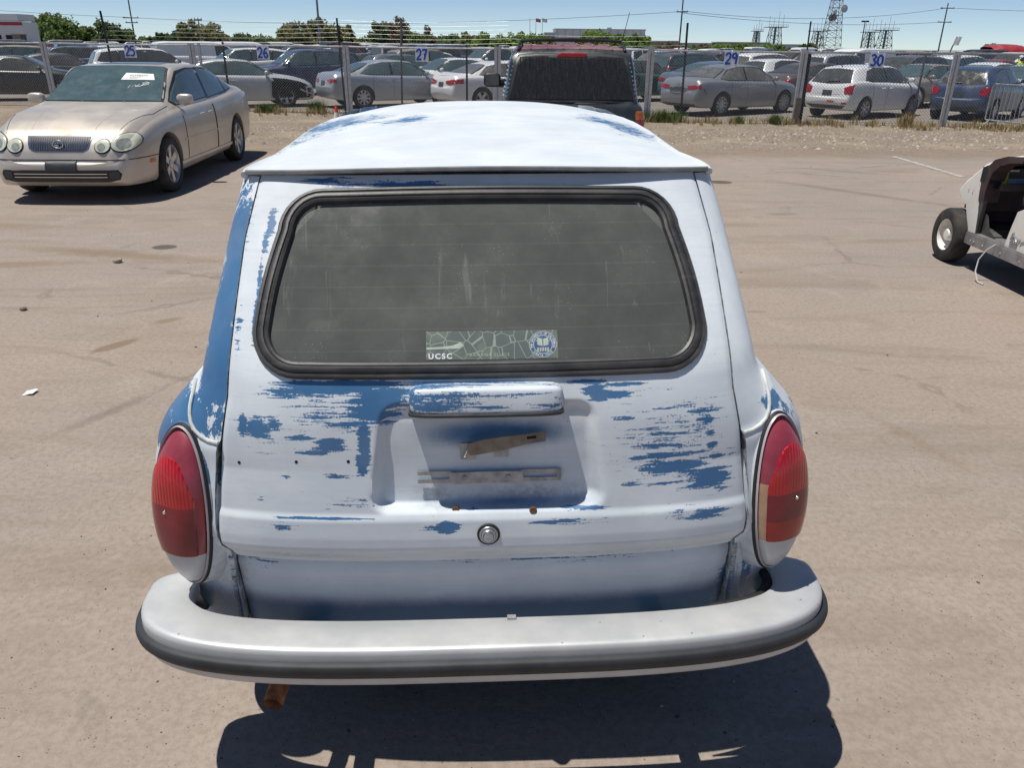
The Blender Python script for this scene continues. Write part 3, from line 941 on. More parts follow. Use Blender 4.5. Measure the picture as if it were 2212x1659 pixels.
# ---- apron under the tailgate with its side seams
mb = MB(); rows = []; wear = []; soft = []; grime = []
for k in range(16):
    z = .30 + .333 * k / 15
    row = []
    for j in range(41):
        x = .583 * (j / 20 - 1)
        p = vp(x, z); p.y += .010 + .008 * math.exp(-((abs(x) - .575) / .02) ** 2)
        p.y += .030 * sstep(z, .600, .622)
        row.append(p)
        wear.append(field([(-.52, .60, .05, .012, .9), (.20, .615, .35, .010, .7), (.58, .47, .012, .07, 1.1)], x, z))
        soft.append(max(0., 1.2 * sstep(z, .535, .43)) + (.35 * sstep(z, .600, .625) if abs(x - .05) < .16 else 0))
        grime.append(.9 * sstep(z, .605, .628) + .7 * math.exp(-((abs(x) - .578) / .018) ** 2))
    rows.append(row)
mb.grid(rows); mb.attr = {'wear': wear, 'soft': soft, 'grime': grime}
apron = mb.build('rear_apron', M_PAINT, vw, smooth=60)
for s in (-1, 1):
    mb = MB(); mb.tube([vp(s * (.590 + .002 * k), .612 - .026 * k) + Vector((0, -.001, 0)) for k in range(12)], .0065, 8)
    n = len(mb.v); mb.attr = {'wear': [.35] * n, 'soft': [1.1 * sstep(v[2], .575, .47) for v in mb.v], 'grime': [1.0] * n}
    mb.build('apron_seam', M_PAINT, apron)
# dark closing panels inside
mb = MB()
for s in (-1, 1):
    rj = []
    for k in range(30):
        z = .622 + .78 * k / 29
        hw = lerp_tab(z, HW); y = vy(hw, z)
        rj.append([(s * (hw - .03), y + .028, z), (s * (hw + .004), y + .034, z), (s * (hw + .03), y + .055, z), (s * (hw + .05), y + .10, z)])
    mb.grid(rj)
mb.add([(-.56, .275, .600), (.56, .275, .600), (.58, .45, .62), (-.58, .45, .62)], [(0, 1, 2, 3)])
mb.build('shut_jamb', M_WELL, vw)

# ---- roof skin with the drip edge
ROOF_Z = [(.545, 1.4335), (.60, 1.440), (.80, 1.455), (1.1, 1.468), (1.5, 1.478), (1.9, 1.480), (2.3, 1.470), (2.7, 1.445), (2.95, 1.415)]
ROOF_W = [(.545, .520), (.60, .550), (.75, .556), (1.2, .575), (1.8, .59), (2.4, .575), (2.8, .53), (2.95, .47)]
ROOF_BLUE = [
(-0.545,1.606,0.172,0.303,1.00),
(-0.439,1.559,0.158,0.177,0.90),
(-0.569,1.249,0.068,0.111,0.70),
(-0.232,1.396,0.095,0.105,1.00),
(-0.209,1.492,0.065,0.075,0.80),
(0.444,1.519,0.118,0.147,1.00),
(0.509,1.344,0.080,0.146,1.00),
(0.425,1.617,0.069,0.113,0.80),
(-0.579,1.042,0.040,0.095,0.50),
(-0.127,1.417,0.046,0.059,0.50),
]
def roof_edge_y(x): return .548 + .045 * (abs(x) / .545) ** 4
mb = MB(); rows = []; wear = []; soft = []; grime = []
RY = [0, .006, .02, .05, .09, .14, .2, .27, .35, .44, .55, .68, .82, .97, 1.12, 1.28, 1.45, 1.65, 1.85, 2.05, 2.25, 2.4]
NXR = 64
for d in RY:
    row = []
    for j in range(NXR + 1):
        u = 2 * j / NXR - 1
        w = hermite(min(2.95, .60 + d), ROOF_W) if d > .0 else .548
        x = w * math.copysign(1 - (1 - abs(u)) ** 1.35, u)
        y = roof_edge_y(x) * max(0., 1 - d / .5) + .548 * min(1., d / .5) + d
        uu = abs(x) / w
        zc = hermite(y, ROOF_Z)
        z = zc - .046 * uu ** 3.0 * sstep(d, -.1, .6) - .014 * uu ** 2
        # lip flares up at the very edge
        ed = w - abs(x)
        z += .004 * math.exp(-d / .012) + .006 * math.exp(-ed / .008) * sstep(d, 0, .05)
        row.append(Vector((x, y, z)))
        wear.append(field(ROOF_BLUE, x, y) * .66); soft.append(field(ROOF_BLUE, x, y) * .50); grime.append(0.)
    rows.append(row)
mb.grid(rows)
mb.attr = {'wear': wear, 'soft': soft, 'grime': grime}
roof = mb.build('roof', M_PAINT, vw, smooth=60)
# drip rail: a folded grey strip under the roof edge
mb = MB(); rr = []
for j in range(NXR + 1):
    p = rows[0][j]
    rr.append([p + Vector((0, .0, .003)), p + Vector((0, -.006, .001)), p + Vector((0, -.007, -.005)), p + Vector((0, -.002, -.009)), p + Vector((0, .010, -.0095)), p + Vector((0, .03, -.006))])
mb.grid(rr)
mb.build('drip_rail', pm('grey_drip_rail', (.20, .205, .21), .45, .2, var=.2, scale=25, dirt=.3), roof, smooth=40)
for s in (-1, 1):
    mb = MB()
    P = [rr_[0 if s < 0 else -1] + Vector((s * .004, 0, -.009)) for rr_ in rows[1::2]]
    mb.tube(P, .0085, 8)
    n = len(mb.v); mb.attr = {'wear': [.25 if s < 0 else .1] * n, 'soft': [0] * n, 'grime': [.3] * n}
    mb.build('gutter', M_PAINT, roof)

# ---- tail lamps
def red_mat(name, c, rough=.16, ribs=0.):
    t = NT(name); n = t.noise(18, 4)
    t.set(color=t.mix(t.step(n, .3, .7), tuple(v * .82 for v in c), tuple(min(1, v * 1.15) for v in c)), rough=t.step(n, .3, .75, rough, rough + .15), spec=.5, coat=.35, crough=.08)
    if ribs:
        w = t.n.new('ShaderNodeTexWave'); w.bands_direction = 'X'; t.l.new(t.co(), w.inputs[0]); w.inputs['Scale'].default_value = ribs
        t.bump(w.outputs[1], .32, .003)
    return t.m
M_LRED = red_mat('bright_red_lens', (.42, .008, .014), .14, 40)
M_LMID = red_mat('dark_red_lens', (.19, .008, .018), .16)
M_LLOW = red_mat('deep_red_lens', (.34, .012, .012), .15)
M_LHOOD = red_mat('faded_maroon_lens', (.27, .035, .055), .36)
M_LBASE = pm('frosted_grey_lens', (.46, .46, .47), .35, var=.06, scale=20, coat=.2)
M_LAMB = red_mat('pale_amber_lens', (.44, .27, .17), .22, 0)
M_LBEZ = pm('pale_lamp_bezel', (.55, .50, .52), .35, .2, var=.1)
M_LSIDE = red_mat('red_side_lens', (.27, .018, .028), .2)
def tail_lamp(s):
    c = Vector((s * .681, vy(.681, .738) - .002, .738))
    a = Vector((s * .90, .435, 0)).normalized()
    uv = Vector((s * -.055, .10, 1)).normalized(); a = (a - uv * a.dot(uv)).normalized(); nrm = a.cross(uv); nrm = nrm if nrm.y < 0 else -nrm
    HV, HA, D, BEND = .190, .0690, .040, .014
    def place(pa, v, h): return c + a * (HA * pa) + uv * (HV * v) + nrm * (h - BEND * v * v)
    def ring(k, h): return [place(k * math.cos(t), (1 + (k - 1) * HA / HV) * math.sin(t), h) for t in [2 * math.pi * i / 64 for i in range(64)]]
    root = MB()
    root.grid([ring(1.185, -.010), ring(1.18, .001), ring(1.15, .005), ring(1.115, .005), ring(1.11, -.02)], closeu=True)
    lamp = root.build('tail_lamp', M_BLACK, vw, smooth=50)
    mb = MB(); mb.grid([ring(1.18, -.001), ring(1.24, -.012), ring(1.36, -.040), ring(1.42, -.075)], closeu=True); n = len(mb.v)
    mb.attr = {'wear': [(.75 if s < 0 and v[2] > .80 else .15) for v in mb.v], 'soft': [0.] * n, 'grime': [.35] * n}; mb.build('lamp_collar', M_PAINT_V, lamp, smooth=70)
    mb = MB(); mb.grid([ring(1.105, -.02), ring(1.105, .006), ring(1.08, .010), ring(1.05, .008), ring(1.03, -.005)], closeu=True); mb.build('bezel', M_LBEZ, lamp)
    def dome(p, v): return D * (1 - min(1., p * p + v * v) ** 1.5) ** .62 - .010 * sstep(v, .45, .95)
    def top_of_arch(p): return .70 - .42 * (abs(p - .06) / .86) ** 2.4
    def chord(v): return math.sqrt(max(0., 1 - v * v))
    def vtop(q):
        v = .4
        for _ in range(30): v = .5 * v + .5 * top_of_arch(q * chord(v))
        return v
    def zone(name, mat, fn, qs, n, lift, skirt):
        rows = []
        for i in range(n + 1):
            row = []
            for q in qs:
                v = fn(q, i / n); p = q * chord(v); row.append(place(1.03 * p, 1.01 * v, dome(p, v) + .006 + lift))
            rows.append(row)
        mb = MB(); mb.grid(rows)
        if skirt:      # moulded edge round the raised lens
            edge = [r[0] for r in rows] + rows[-1][1:] + [r[-1] for r in rows[-2::-1]]
            mb.grid([edge, [p - nrm * .010 for p in edge]])
        return mb.build(name, mat, lamp, smooth=42)
    span = lambda a0, b0, n: [a0 + (b0 - a0) * k / n for k in range(n + 1)]
    E0, E1 = -.87, .945
    zone('base_lens', M_LBASE, lambda q, f: -.999 + (.499) * f, span(-1, 1, 24), 14, 0., False)
    zone('lens_hood', M_LHOOD, lambda q, f: (.26 if q < 0 else .20) + ((.999) - (.26 if q < 0 else .20)) * f, span(-1, 1, 32), 26, 0., False)
    zone('inner_lens', M_LAMB if s > 0 else M_LSIDE, lambda q, f: -.5 + .76 * f, span(-1, -.02, 16), 16, 0., False)
    zone('outer_lens', M_LSIDE, lambda q, f: -.5 + .70 * f, span(-.02, 1, 16), 16, 0., False)
    qs = span(E0, E1, 36)
    zone('lower_lens', M_LLOW if s > 0 else M_LMID, lambda q, f: -.5 + .28 * f, qs, 10, .005, True)
    zone('middle_lens', M_LMID, lambda q, f: -.22 + .36 * f, qs, 12, .005, True)
    zone('upper_lens', M_LRED, lambda q, f: .14 + (max(.15, vtop(q)) - .14) * f, qs, 16, .005, True)
    for p, v in ((.06, .06),):
        m4 = axis_matrix(place(p, v, dome(p, v) + .0125), nrm)
        mb = MB(); mb.lathe([(.0, .0015), (.0035, .001), (.0045, -.001), (.0045, -.004)], 10, m4); mb.build('screw', M_CHROME, lamp)
    lamp['label'] = 'right tail lamp with pale amber inner strip' if s > 0 else 'left tail lamp, all red with grey base'
tail_lamp(-1); tail_lamp(1)

# ---- bumper
def bump_path(off, n=60):
    """plan line of the bumper, off metres outside its face"""
    W, n_, L = .811, 3.3, .262
    P = []
    for k in range(n + 1):
        a = -math.pi / 2 + math.pi * k / n
        sx = math.copysign(abs(math.sin(a)) ** (2 / n_), a) if abs(a) > 1e-9 else 0.
        P.append(((W + off) * sx, -off + (L + off) * (1 - abs(math.cos(a)) ** (2 / n_)) + .004, 0))
    # run the ends forward
    r = max(0., .11 + off); tip = []          # rounded tips closing onto the inner edge
    for f in (.2, .4, .6, .8, 1.):
        a = f * math.pi / 2; tip.append((P[-1][0] - r * (1 - math.cos(a)), P[-1][1] + .42 * r * math.sin(a), 0))
    P = [(-x, y, z) for x, y, z in tip[::-1]] + P + tip
    return P
def bump_sweep(prof):
    rows = []
    paths = {}
    for off, z in prof:
        if off not in paths: paths[off] = bump_path(off)
    for i in range(len(bump_path(0))):
        rows.append([(paths[o][i][0], paths[o][i][1], z) for o, z in prof])
    return rows
def bumper_mat():
    t = NT('satin_silver_bumper_paint')
    n = t.noise(7, 5, .6); s = t.noise(1., 5, .6, vec=t.mapping(t.co(), (3, 40, 40)))
    c = t.mix(t.step(n, .35, .7), (.47, .48, .488), (.55, .556, .555))
    c = t.mix(t.step(s, .52, .8, 0., .25), c, (.44, .43, .41))
    vo = t.voronoi(30); ch = t.math('MULTIPLY', t.step(vo, .05, .09, 1., 0.), t.step(t.noise(5, 2), .52, .6))
    c = t.mix(t.math('MULTIPLY', ch, .8), c, (.12, .13, .15))
    t.set(color=c, rough=t.step(n, .3, .7, .38, .48), metal=.22, spec=.5)
    t.bump(t.noise(160, 3), .06, .001)
    return t.m
M_BUMP = bumper_mat()
mb = MB()
mb.grid(bump_sweep([(-.108, .470), (-.107, .494), (-.102, .500), (-.05, .503), (-.016, .504), (-.006, .5025), (-.001, .498), (.0, .490), (.001, .470), (.001, .440), (.0, .425), (-.002, .410), (-.008, .402), (-.022, .398), (-.05, .397), (-.07, .402)]))
bumper = mb.build('rear_bumper', M_BUMP, vw, smooth=50)
mb = MB()
mb.grid(bump_sweep([(-.004, .474), (.010, .473), (.015, .469), (.017, .460), (.015, .447), (.009, .436), (-.004, .434)]))
def strip_mat():
    t = NT('grey_bumper_rubber'); n = t.noise(9, 5, .6)
    t.set(color=t.mix(t.step(n, .3, .75), (.016, .018, .021), (.034, .037, .042)), rough=.62); t.bump(t.noise(120, 3), .15, .002); return t.m
mb.build('rubber_strip', strip_mat(), bumper, smooth=50)
for x in (-.42, .42):
    mb = MB(); mb.box((x, .17, .384), (.05, .14, .014)); mb.build('bumper_bracket', M_WELL, bumper)
for s in (-1, 1):
    bp = bump_path(-.112); bp = bp[:26] if s < 0 else bp[-26:]
    mb = MB(); mb.tube([(x * .997, y + .006, .478) for x, y, z in bp], [(.011 * sstep(min(k, len(bp) - 1 - k), -1, 5) + .002) for k in range(len(bp))], 8); mb.build('gap_shade_strip', M_BLACK, bumper)  # added black strip standing in for shade in the gap at the bumper ends
mb = MB(); mb.box((.055, .1035, .5035), (.020, .012, .0035)); mb.build('bumper_clip', M_BRK, bumper)

# ---- exhaust tail pipe
mb = MB()
mb.tube([(-.470, .62, .375), (-.472, .30, .365), (-.478, .15, .350), (-.492, .045, .322)], .0225, 20, caps=False)
mb.tube([(-.470, .62, .375), (-.478, .15, .350), (-.492, .046, .3225)], .020, 20, caps=False)
mb.build('tail_pipe', M_RUST, vw)
# ---- underside, engine pan
mb = MB()
mb.box((0, 1.9, .29), (1.30, 3.3, .06)); mb.box((0, .55, .33), (1.0, .55, .14)); mb.box((0, .40, .40), (1.15, .25, .1))
mb.build('underbody', M_WELL, vw, smooth=0)
# ---- wheels
def simple_wheel(name, r, w, M, parent, rim_mat, spokes=0, rim_r=.66, hub_mat=None, dish=.3):
    """wheel = tyre mesh, its rim a sub-part; axis +Z of M points outwards"""
    mb = MB()
    rr = r * rim_r
    mb.lathe([(rr * .98, -w / 2), (r * .86, -w * .50), (r * .96, -w * .44), (r, -w * .30), (r, w * .30), (r * .96, w * .44), (r * .86, w * .50), (rr * 1.02, w * .46), (rr * .98, w * .36)], 36, M)
    ty = mb.build(name, M_TYRE, parent, smooth=50)
    mb = MB()
    if spokes == 0:
        mb.lathe([(rr, w * .40), (rr * .97, w * .42), (rr * .92, w * .30), (rr * .80, w * (.30 - dish)), (rr * .45, w * (.34 - dish)), (rr * .36, w * .30), (rr * .30, w * .36), (0, w * .37)], 28, M)
        mb.build('rim', rim_mat, ty, smooth=45)
    else:
        mb.lathe([(rr, w * .42), (rr * .95, w * .44), (rr * .90, w * .36), (rr * .88, -.1 * w)], 32, M)
        mb.lathe([(rr * .26, w * .20), (rr * .24, w * .33), (rr * .14, w * .36), (0, w * .36)], 16, M)
        for k in range(spokes):
            a = 2 * math.pi * k / spokes
            d = Vector((math.cos(a), math.sin(a), 0)); t = Vector((-math.sin(a), math.cos(a), 0)); z = Vector((0, 0, 1))
            w0, w1 = rr * (.62 / spokes + .04), rr * (1.0 / spokes + .02)
            V = [d * rr * .2 - t * w0 + z * w * .30, d * rr * .2 + t * w0 + z * w * .30, d * rr * .93 + t * w1 + z * w * .36, d * rr * .93 - t * w1 + z * w * .36]
            V += [p - z * w * .18 for p in V]
            mb.add([M @ p for p in V], [(0, 1, 2, 3), (7, 6, 5, 4), (0, 4, 5, 1), (1, 5, 6, 2), (2, 6, 7, 3), (3, 7, 4, 0)])
        rim = mb.build('rim', rim_mat, ty, smooth=35)
        mb = MB(); mb.lathe([(rr * .9, .02 * w), (0, .02 * w)], 20, M); mb.build('recess_shade_disc', M_WELL, ty)  # near-black disc stands in for the shaded recess behind the spokes
    return ty
for wy in (.98, 3.38):
    for s in (-1, 1):
        M = Matrix.Translation((s * .66, wy, .305 + s * .66 * math.tan(VW_ROLL))) @ Matrix.Rotation(R(90) * s, 4, 'Y')
        simple_wheel('wheel', .305, .165, M, vw, M_ALLOY)
# ---- cabin
M_CAB = pm('dark_cabin_trim', (.045, .042, .04), .8, var=.3)
M_SEAT = pm('grey_vinyl_seat', (.13, .125, .12), .6, var=.2)
M_LINER = pm('pale_headlining', (.42, .41, .39), .9, var=.1)
mb = MB(); mb.box((0, 1.6, .60), (1.24, 2.6, .06)); mb.box((0, .72, .85), (1.12, .84, .04)); mb.build('cabin_floor', M_CAB, vw, smooth=0)
for x, y, w in ((0, 1.22, 1.06), (-.30, 2.0, .48), (.30, 2.0, .48)):
    mb = MB()
    mb.grid([[Vector((x, y + .22, .85)) + p for p in r] for r in superell((0, 0, 0), (w / 2, .25, .08), .4, .3, 10, 24)], closeu=True)
    rot = Matrix.Rotation(R(12), 3, 'X')
    mb.grid([[Vector((x, y, 1.05)) + rot @ p for p in r] for r in superell((0, 0, 0), (w / 2, .07, .25), .4, .3, 10, 24)], closeu=True)
    mb.build('seat', M_SEAT, vw)
mb = MB(); mb.grid([[(x, y, hermite(y, ROOF_Z) - .035 - .05 * (x / .55) ** 2) for x in (-.52, -.26, 0, .26, .52)] for y in (.62, 1.0, 1.5, 2.0, 2.5, 2.85)]); mb.build('headlining', M_LINER, vw)
# ---- front lamps, so the nose is whole
for s in (-1, 1):
    m4 = axis_matrix((s * .52, 3.93, .68), (0, 1, .1)); mb = MB(); mb.lathe([(.095, -.03), (.095, .05), (.08, .07), (0, .08)], 24, m4); mb.build('headlamp', M_CHROME, vw)
# ================================================================== car builder
from mathutils.bvhtree import BVHTree
def car_paint(name, c, metal=.0, rough=.32, dirt=.25, coat=.5):
    return pm('paint_' + name, c, rough, metal, var=.05, scale=3., coat=coat, crough=.08, dirt=dirt, dirtc=(.34, .30, .25))
PAINT = {
 'white': car_paint('white', (.78, .79, .79), dirt=.12), 'silver': car_paint('silver', (.56, .58, .60), .25, .32, .15), 'grey': car_paint('grey', (.17, .18, .19), .3),
 'black': car_paint('black', (.018, .019, .022), 0, .28, .2), 'blue': car_paint('blue', (.045, .085, .17), .3), 'red': car_paint('red', (.36, .03, .035)),
 'tan': car_paint('tan', (.33, .30, .25), .2), 'brown': car_paint('brown', (.14, .11, .105), .2), 'dark_blue': car_paint('dark_blue', (.02, .035, .09), .2),
 'mid_grey': car_paint('mid_grey', (.30, .315, .335), .35, .3, .2), 'silver_blue': car_paint('silver_blue', (.42, .455, .50), .35, .3, .15), 'green': car_paint('green', (.05, .13, .10), .1), 'gold': car_paint('gold', (.56, .505, .435), .30, .36, .10, .6), 'light_blue': car_paint('light_blue', (.14, .20, .27), .3), 'charcoal': car_paint('charcoal', (.055, .06, .065), .2)}
M_CGLASS = glass_mat('car_glass', (.030, .038, .040), .05, 0, .18)
M_DGLASS = glass_mat('dusty_car_glass', (.05, .055, .055), .12, 0, .45)
M_TGLASS = glass_mat('teal_car_glass', (.040, .078, .086), .05, 0, .22, (.22, .27, .27))
M_TAIL = red_mat('car_tail_lamp', (.36, .012, .018), .12)
M_HEADL = pm('clear_head_lamp', (.50, .53, .52), .12, .2, var=.1, coat=.6)
M_PLATE = pm('plate_dark_blank', (.05, .055, .06), .5)
M_LOWER = pm('grey_plastic', (.05, .052, .055), .6, var=.2, dirt=.3)
M_AMBER = red_mat('amber_lamp', (.55, .14, .015), .2)

SPECS = {
 'sedan': dict(L=4.80, W=.90, wf=1.44, wr=-1.38, r=.335, rw=.66,
   top=[(-2.40,.70),(-2.37,.88),(-2.28,1.03),(-2.1,1.075),(-1.78,1.095),(-1.05,1.35),(-.6,1.425),(-.1,1.445),(.40,1.40),(1.12,1.03),(1.25,1.00),(1.75,.93),(2.1,.83),(2.3,.70),(2.38,.58),(2.40,.48)],
   belt=[(-2.40,.66),(-2.33,.90),(-2.2,.985),(-1.7,1.01),(-.5,.965),(1.1,.92),(1.8,.83),(2.15,.72),(2.4,.46)],
   plan=[(-2.40,.80),(-2.34,.88),(-2.2,.94),(-1.7,.985),(-.6,1.),(.8,1.),(1.6,.98),(2.05,.93),(2.28,.85),(2.40,.68)],
   bot=[(-2.4,.42),(-2.3,.30),(-2.0,.24),(0,.21),(1.9,.20),(2.3,.22),(2.4,.32)],
   side=[[(-1.40,1.055),(-1.02,1.275),(-.62,1.345),(-.37,1.36),(-.37,1.005),(-1.05,1.02)], [(-.29,1.005),(-.29,1.362),(.05,1.36),(.38,1.315),(.96,1.015),(.9,.975)]],
   ws=[(.42,1.37),(1.10,1.03)], rg=[(-1.08,1.325),(-1.74,1.115)]),
 'hatch': dict(L=3.98, W=.865, wf=1.25, wr=-1.24, r=.31, rw=.66,
   top=[(-1.99,.62),(-1.96,.88),(-1.90,1.00),(-1.62,1.36),(-1.50,1.415),(-1.0,1.47),(-.3,1.485),(.2,1.465),(.50,1.41),(1.20,1.035),(1.32,1.00),(1.65,.90),(1.85,.77),(1.95,.62),(1.99,.48)],
   belt=[(-1.99,.60),(-1.93,.86),(-1.85,1.03),(-1.5,1.05),(-.5,1.0),(.6,.94),(1.2,.90),(1.6,.80),(1.85,.66),(1.99,.45)],
   plan=[(-1.99,.80),(-1.94,.88),(-1.8,.94),(-1.3,.985),(-.5,1.),(.8,1.),(1.4,.96),(1.75,.88),(1.9,.80),(1.99,.66)],
   bot=[(-1.99,.42),(-1.9,.30),(-1.7,.24),(0,.21),(1.6,.20),(1.9,.22),(1.99,.32)],
   side=[[(-1.28,1.09),(-1.10,1.31),(-.75,1.385),(-.28,1.40),(-.28,1.03),(-1.0,1.05)], [(-.21,1.03),(-.21,1.40),(.15,1.39),(.48,1.335),(1.02,1.02),(.95,.975)]],
   ws=[(.52,1.385),(1.18,1.04)], rg=[(-1.615,1.355),(-1.895,1.03)]),
 'suv': dict(L=4.62, W=.92, wf=1.38, wr=-1.30, r=.36, rw=.74,
   top=[(-2.31,.72),(-2.28,1.00),(-2.22,1.10),(-2.02,1.50),(-1.92,1.585),(-1.4,1.655),(-.5,1.68),(.1,1.66),(.50,1.60),(1.12,1.18),(1.28,1.12),(1.8,1.05),(2.1,.94),(2.25,.78),(2.31,.55)],
   belt=[(-2.31,.70),(-2.26,.98),(-2.2,1.12),(-1.8,1.15),(-.5,1.10),(1.1,1.05),(1.7,.97),(2.1,.84),(2.31,.55)],
   plan=[(-2.31,.82),(-2.26,.90),(-2.1,.95),(-1.6,.99),(-.5,1.),(.9,1.),(1.6,.98),(2.05,.92),(2.22,.84),(2.31,.70)],
   bot=[(-2.31,.48),(-2.2,.36),(-2.0,.30),(0,.26),(1.9,.26),(2.2,.30),(2.31,.40)],
   side=[[(-2.0,1.22),(-1.80,1.47),(-1.30,1.55),(-1.26,1.16),(-1.85,1.18)], [(-1.19,1.16),(-1.22,1.555),(-.30,1.59),(-.28,1.13)], [(-.20,1.13),(-.22,1.59),(.2,1.575),(.48,1.52),(.98,1.16),(.9,1.10)]],
   ws=[(.53,1.57),(1.10,1.19)], rg=[(-2.03,1.485),(-2.215,1.13)]),
 'pickup': dict(L=5.5, W=.97, wf=1.75, wr=-1.65, r=.39, rw=.78,
   top=[(-2.75,.75),(-2.74,1.17),(-2.6,1.18),(-1.0,1.18),(-.92,1.25),(-.82,1.72),(-.6,1.78),(.0,1.79),(.45,1.74),(1.05,1.28),(1.2,1.22),(2.0,1.16),(2.5,1.08),(2.68,.92),(2.75,.6)],
   belt=[(-2.75,.74),(-2.74,1.15),(-2.6,1.16),(-1.0,1.16),(1.0,1.13),(2.0,1.08),(2.5,.98),(2.75,.58)],
   plan=[(-2.75,.95),(-2.6,.98),(-1,1.),(1,1.),(2.0,.99),(2.5,.95),(2.68,.9),(2.75,.8)],
   bot=[(-2.75,.55),(-2.6,.45),(0,.38),(2.4,.36),(2.75,.45)],
   side=[[(-.80,1.22),(-.76,1.64),(-.18,1.68),(-.16,1.20)], [(-.08,1.20),(-.10,1.68),(.2,1.67),(.44,1.62),(.92,1.25),(.85,1.18)]],
   ws=[(.47,1.70),(1.03,1.29)], rg=[(-.83,1.69),(-.92,1.30)]),
 'van': dict(L=5.3, W=.98, wf=1.65, wr=-1.55, r=.36, rw=.82,
   top=[(-2.65,.75),(-2.64,1.2),(-2.60,1.7),(-2.5,1.88),(-2.0,1.92),(.3,1.93),(.8,1.86),(1.1,1.74),(1.75,1.22),(1.9,1.16),(2.35,1.02),(2.55,.86),(2.65,.6)],
   belt=[(-2.65,.74),(-2.62,1.15),(-2.0,1.2),(1.5,1.14),(2.2,1.0),(2.5,.82),(2.65,.58)],
   plan=[(-2.65,.93),(-2.5,.98),(-1,1.),(1,1.),(2.0,.97),(2.45,.9),(2.65,.76)],
   bot=[(-2.65,.45),(-2.5,.36),(0,.30),(2.4,.28),(2.65,.4)],
   side=[[(.45,1.24),(.43,1.72),(.8,1.70),(1.02,1.62),(1.50,1.27),(1.45,1.18)]],
   ws=[(1.12,1.71),(1.73,1.24)], rg=[(-2.612,1.66),(-2.645,1.24)]),
}
def loft(sp, dy=.10, fine=True):
    L, W = sp['L'], sp['W']
    y0, y1 = -L / 2, L / 2
    ys = set()
    n = int(L / dy)
    for k in range(n + 1): ys.add(round(y0 + L * k / n, 4))
    if fine:
        for e in (.015, .035, .06, .09, .13, .18): ys.add(round(y0 + e, 4)); ys.add(round(y1 - e, 4))
    for y, z in sp['top']: ys.add(y)
    ys = sorted(ys)
    out = [ys[0]]
    for y in ys[1:]:
        if y - out[-1] > .012: out.append(y)
    ys = out
    rings = []
    for y in ys:
        w = W * hermite(y, sp['plan']); b = hermite(y, sp['bot']); bl = max(hermite(y, sp['belt']), b + .1); tp = max(lerp_tab(y, sp['top']) * .5 + hermite(y, sp['top']) * .5, bl + .012)
        g = tp - bl; k = sstep(g, .05, .30)
        H = bl - b
        bm = sp.get('bulge', .0)
        P = [(0, b), (.5 * w, b), (.84 * w, b + .004), (.93 * w, b + .03 * H), (.962 * w, b + .09 * H), (.98 * w, b + .2 * H), (.993 * w, b + .34 * H), (1.0 * w, b + .5 * H), (1.0 * w, b + .64 * H), (.994 * w, b + .77 * H), (.982 * w, b + .87 * H), (.966 * w, b + .94 * H), (.945 * w, b + .98 * H), (.918 * w, b + H)]
        gx0 = .905 * w; gx1 = gx0 * (1 - k) * .9 + sp['rw'] * W * k
        if not k: gx1 = gx0 * .9
        for f in (.0, .12, .3, .5, .7, .88):
            P.append((gx0 + (gx1 - gx0) * (f ** 1.15), bl + .008 + (g * .86) * (f if k > .5 else f * .9)))
        for fx, fz in ((.975, .915), (.93, .95), (.85, .972), (.7, .986), (.5, .994), (.25, .999), (0, 1.)):
            P.append((gx1 * fx, bl + .006 + (g - .006) * (fz if k > .3 else fz * k / .3 + (1 - k / .3) * (1 - .14 * fx * fx))))
        rings.append([Vector((x, y, z)) for x, z in P])
    full = []
    for r in rings: full.append(r + [Vector((-p.x, p.y, p.z)) for p in r[-2:0:-1]])
    V = [p for r in full for p in r]; m = len(full[0]); F = []
    for i in range(len(full) - 1):
        for j in range(m): F.append((i * m + j, i * m + (j + 1) % m, (i + 1) * m + (j + 1) % m, (i + 1) * m + j))
    for base, r, sgn in ((0, full[0], -1), (len(full) - 1, full[-1], 1)):   # rounded ends
        c = sum(r, Vector()) / m; prev = [base * m + j for j in range(m)]
        for q, (sc, dd) in enumerate(((.82, .018), (.55, .03), (.25, .034))):
            o = len(V)
            V += [c + (p - c) * sc + Vector((0, sgn * dd, 0)) for p in r]
            for j in range(m): F.append((prev[j], prev[(j + 1) % m], o + (j + 1) % m, o + j))
            prev = [o + j for j in range(m)]
        F.append(tuple(prev))
    return V, F
def cut_arches(V, F, sp, name):
    """body shell with open wheel arches; inner faces get material slot 1"""
    me = bpy.data.meshes.new(name); me.from_pydata(V, [], F)
    bm = bmesh.new(); bm.from_mesh(me); bmesh.ops.recalc_face_normals(bm, faces=bm.faces); bm.to_mesh(me); bm.free()
    me.materials.append(M_WELL); me.materials.append(M_WELL)
    o = bpy.data.objects.new('tmp', me); col.objects.link(o)
    mb = MB()
    for wy in (sp['wf'], sp['wr']):
        for s in (-1, 1):
            mb.cyl((s * (sp['W'] - .30), wy, sp['r']), (s * (sp['W'] + .2), wy, sp['r']), sp['r'] * 1.15, seg=36)
    cme = mb.mesh('cut', [M_WELL, M_WELL], 0, True)
    cme.polygons.foreach_set('material_index', [1] * len(cme.polygons))
    co = bpy.data.objects.new('cut', cme); col.objects.link(co)
    md = o.modifiers.new('b', 'BOOLEAN'); md.operation = 'DIFFERENCE'; md.object = co; md.solver = 'EXACT'
    dg = bpy.context.evaluated_depsgraph_get()
    out = bpy.data.meshes.new_from_object(o.evaluated_get(dg)); out.name = name
    bpy.data.objects.remove(o); bpy.data.objects.remove(co)
    out.polygons.foreach_set('use_smooth', [True] * len(out.polygons)); out.set_sharp_from_angle(angle=R(38))
    return out
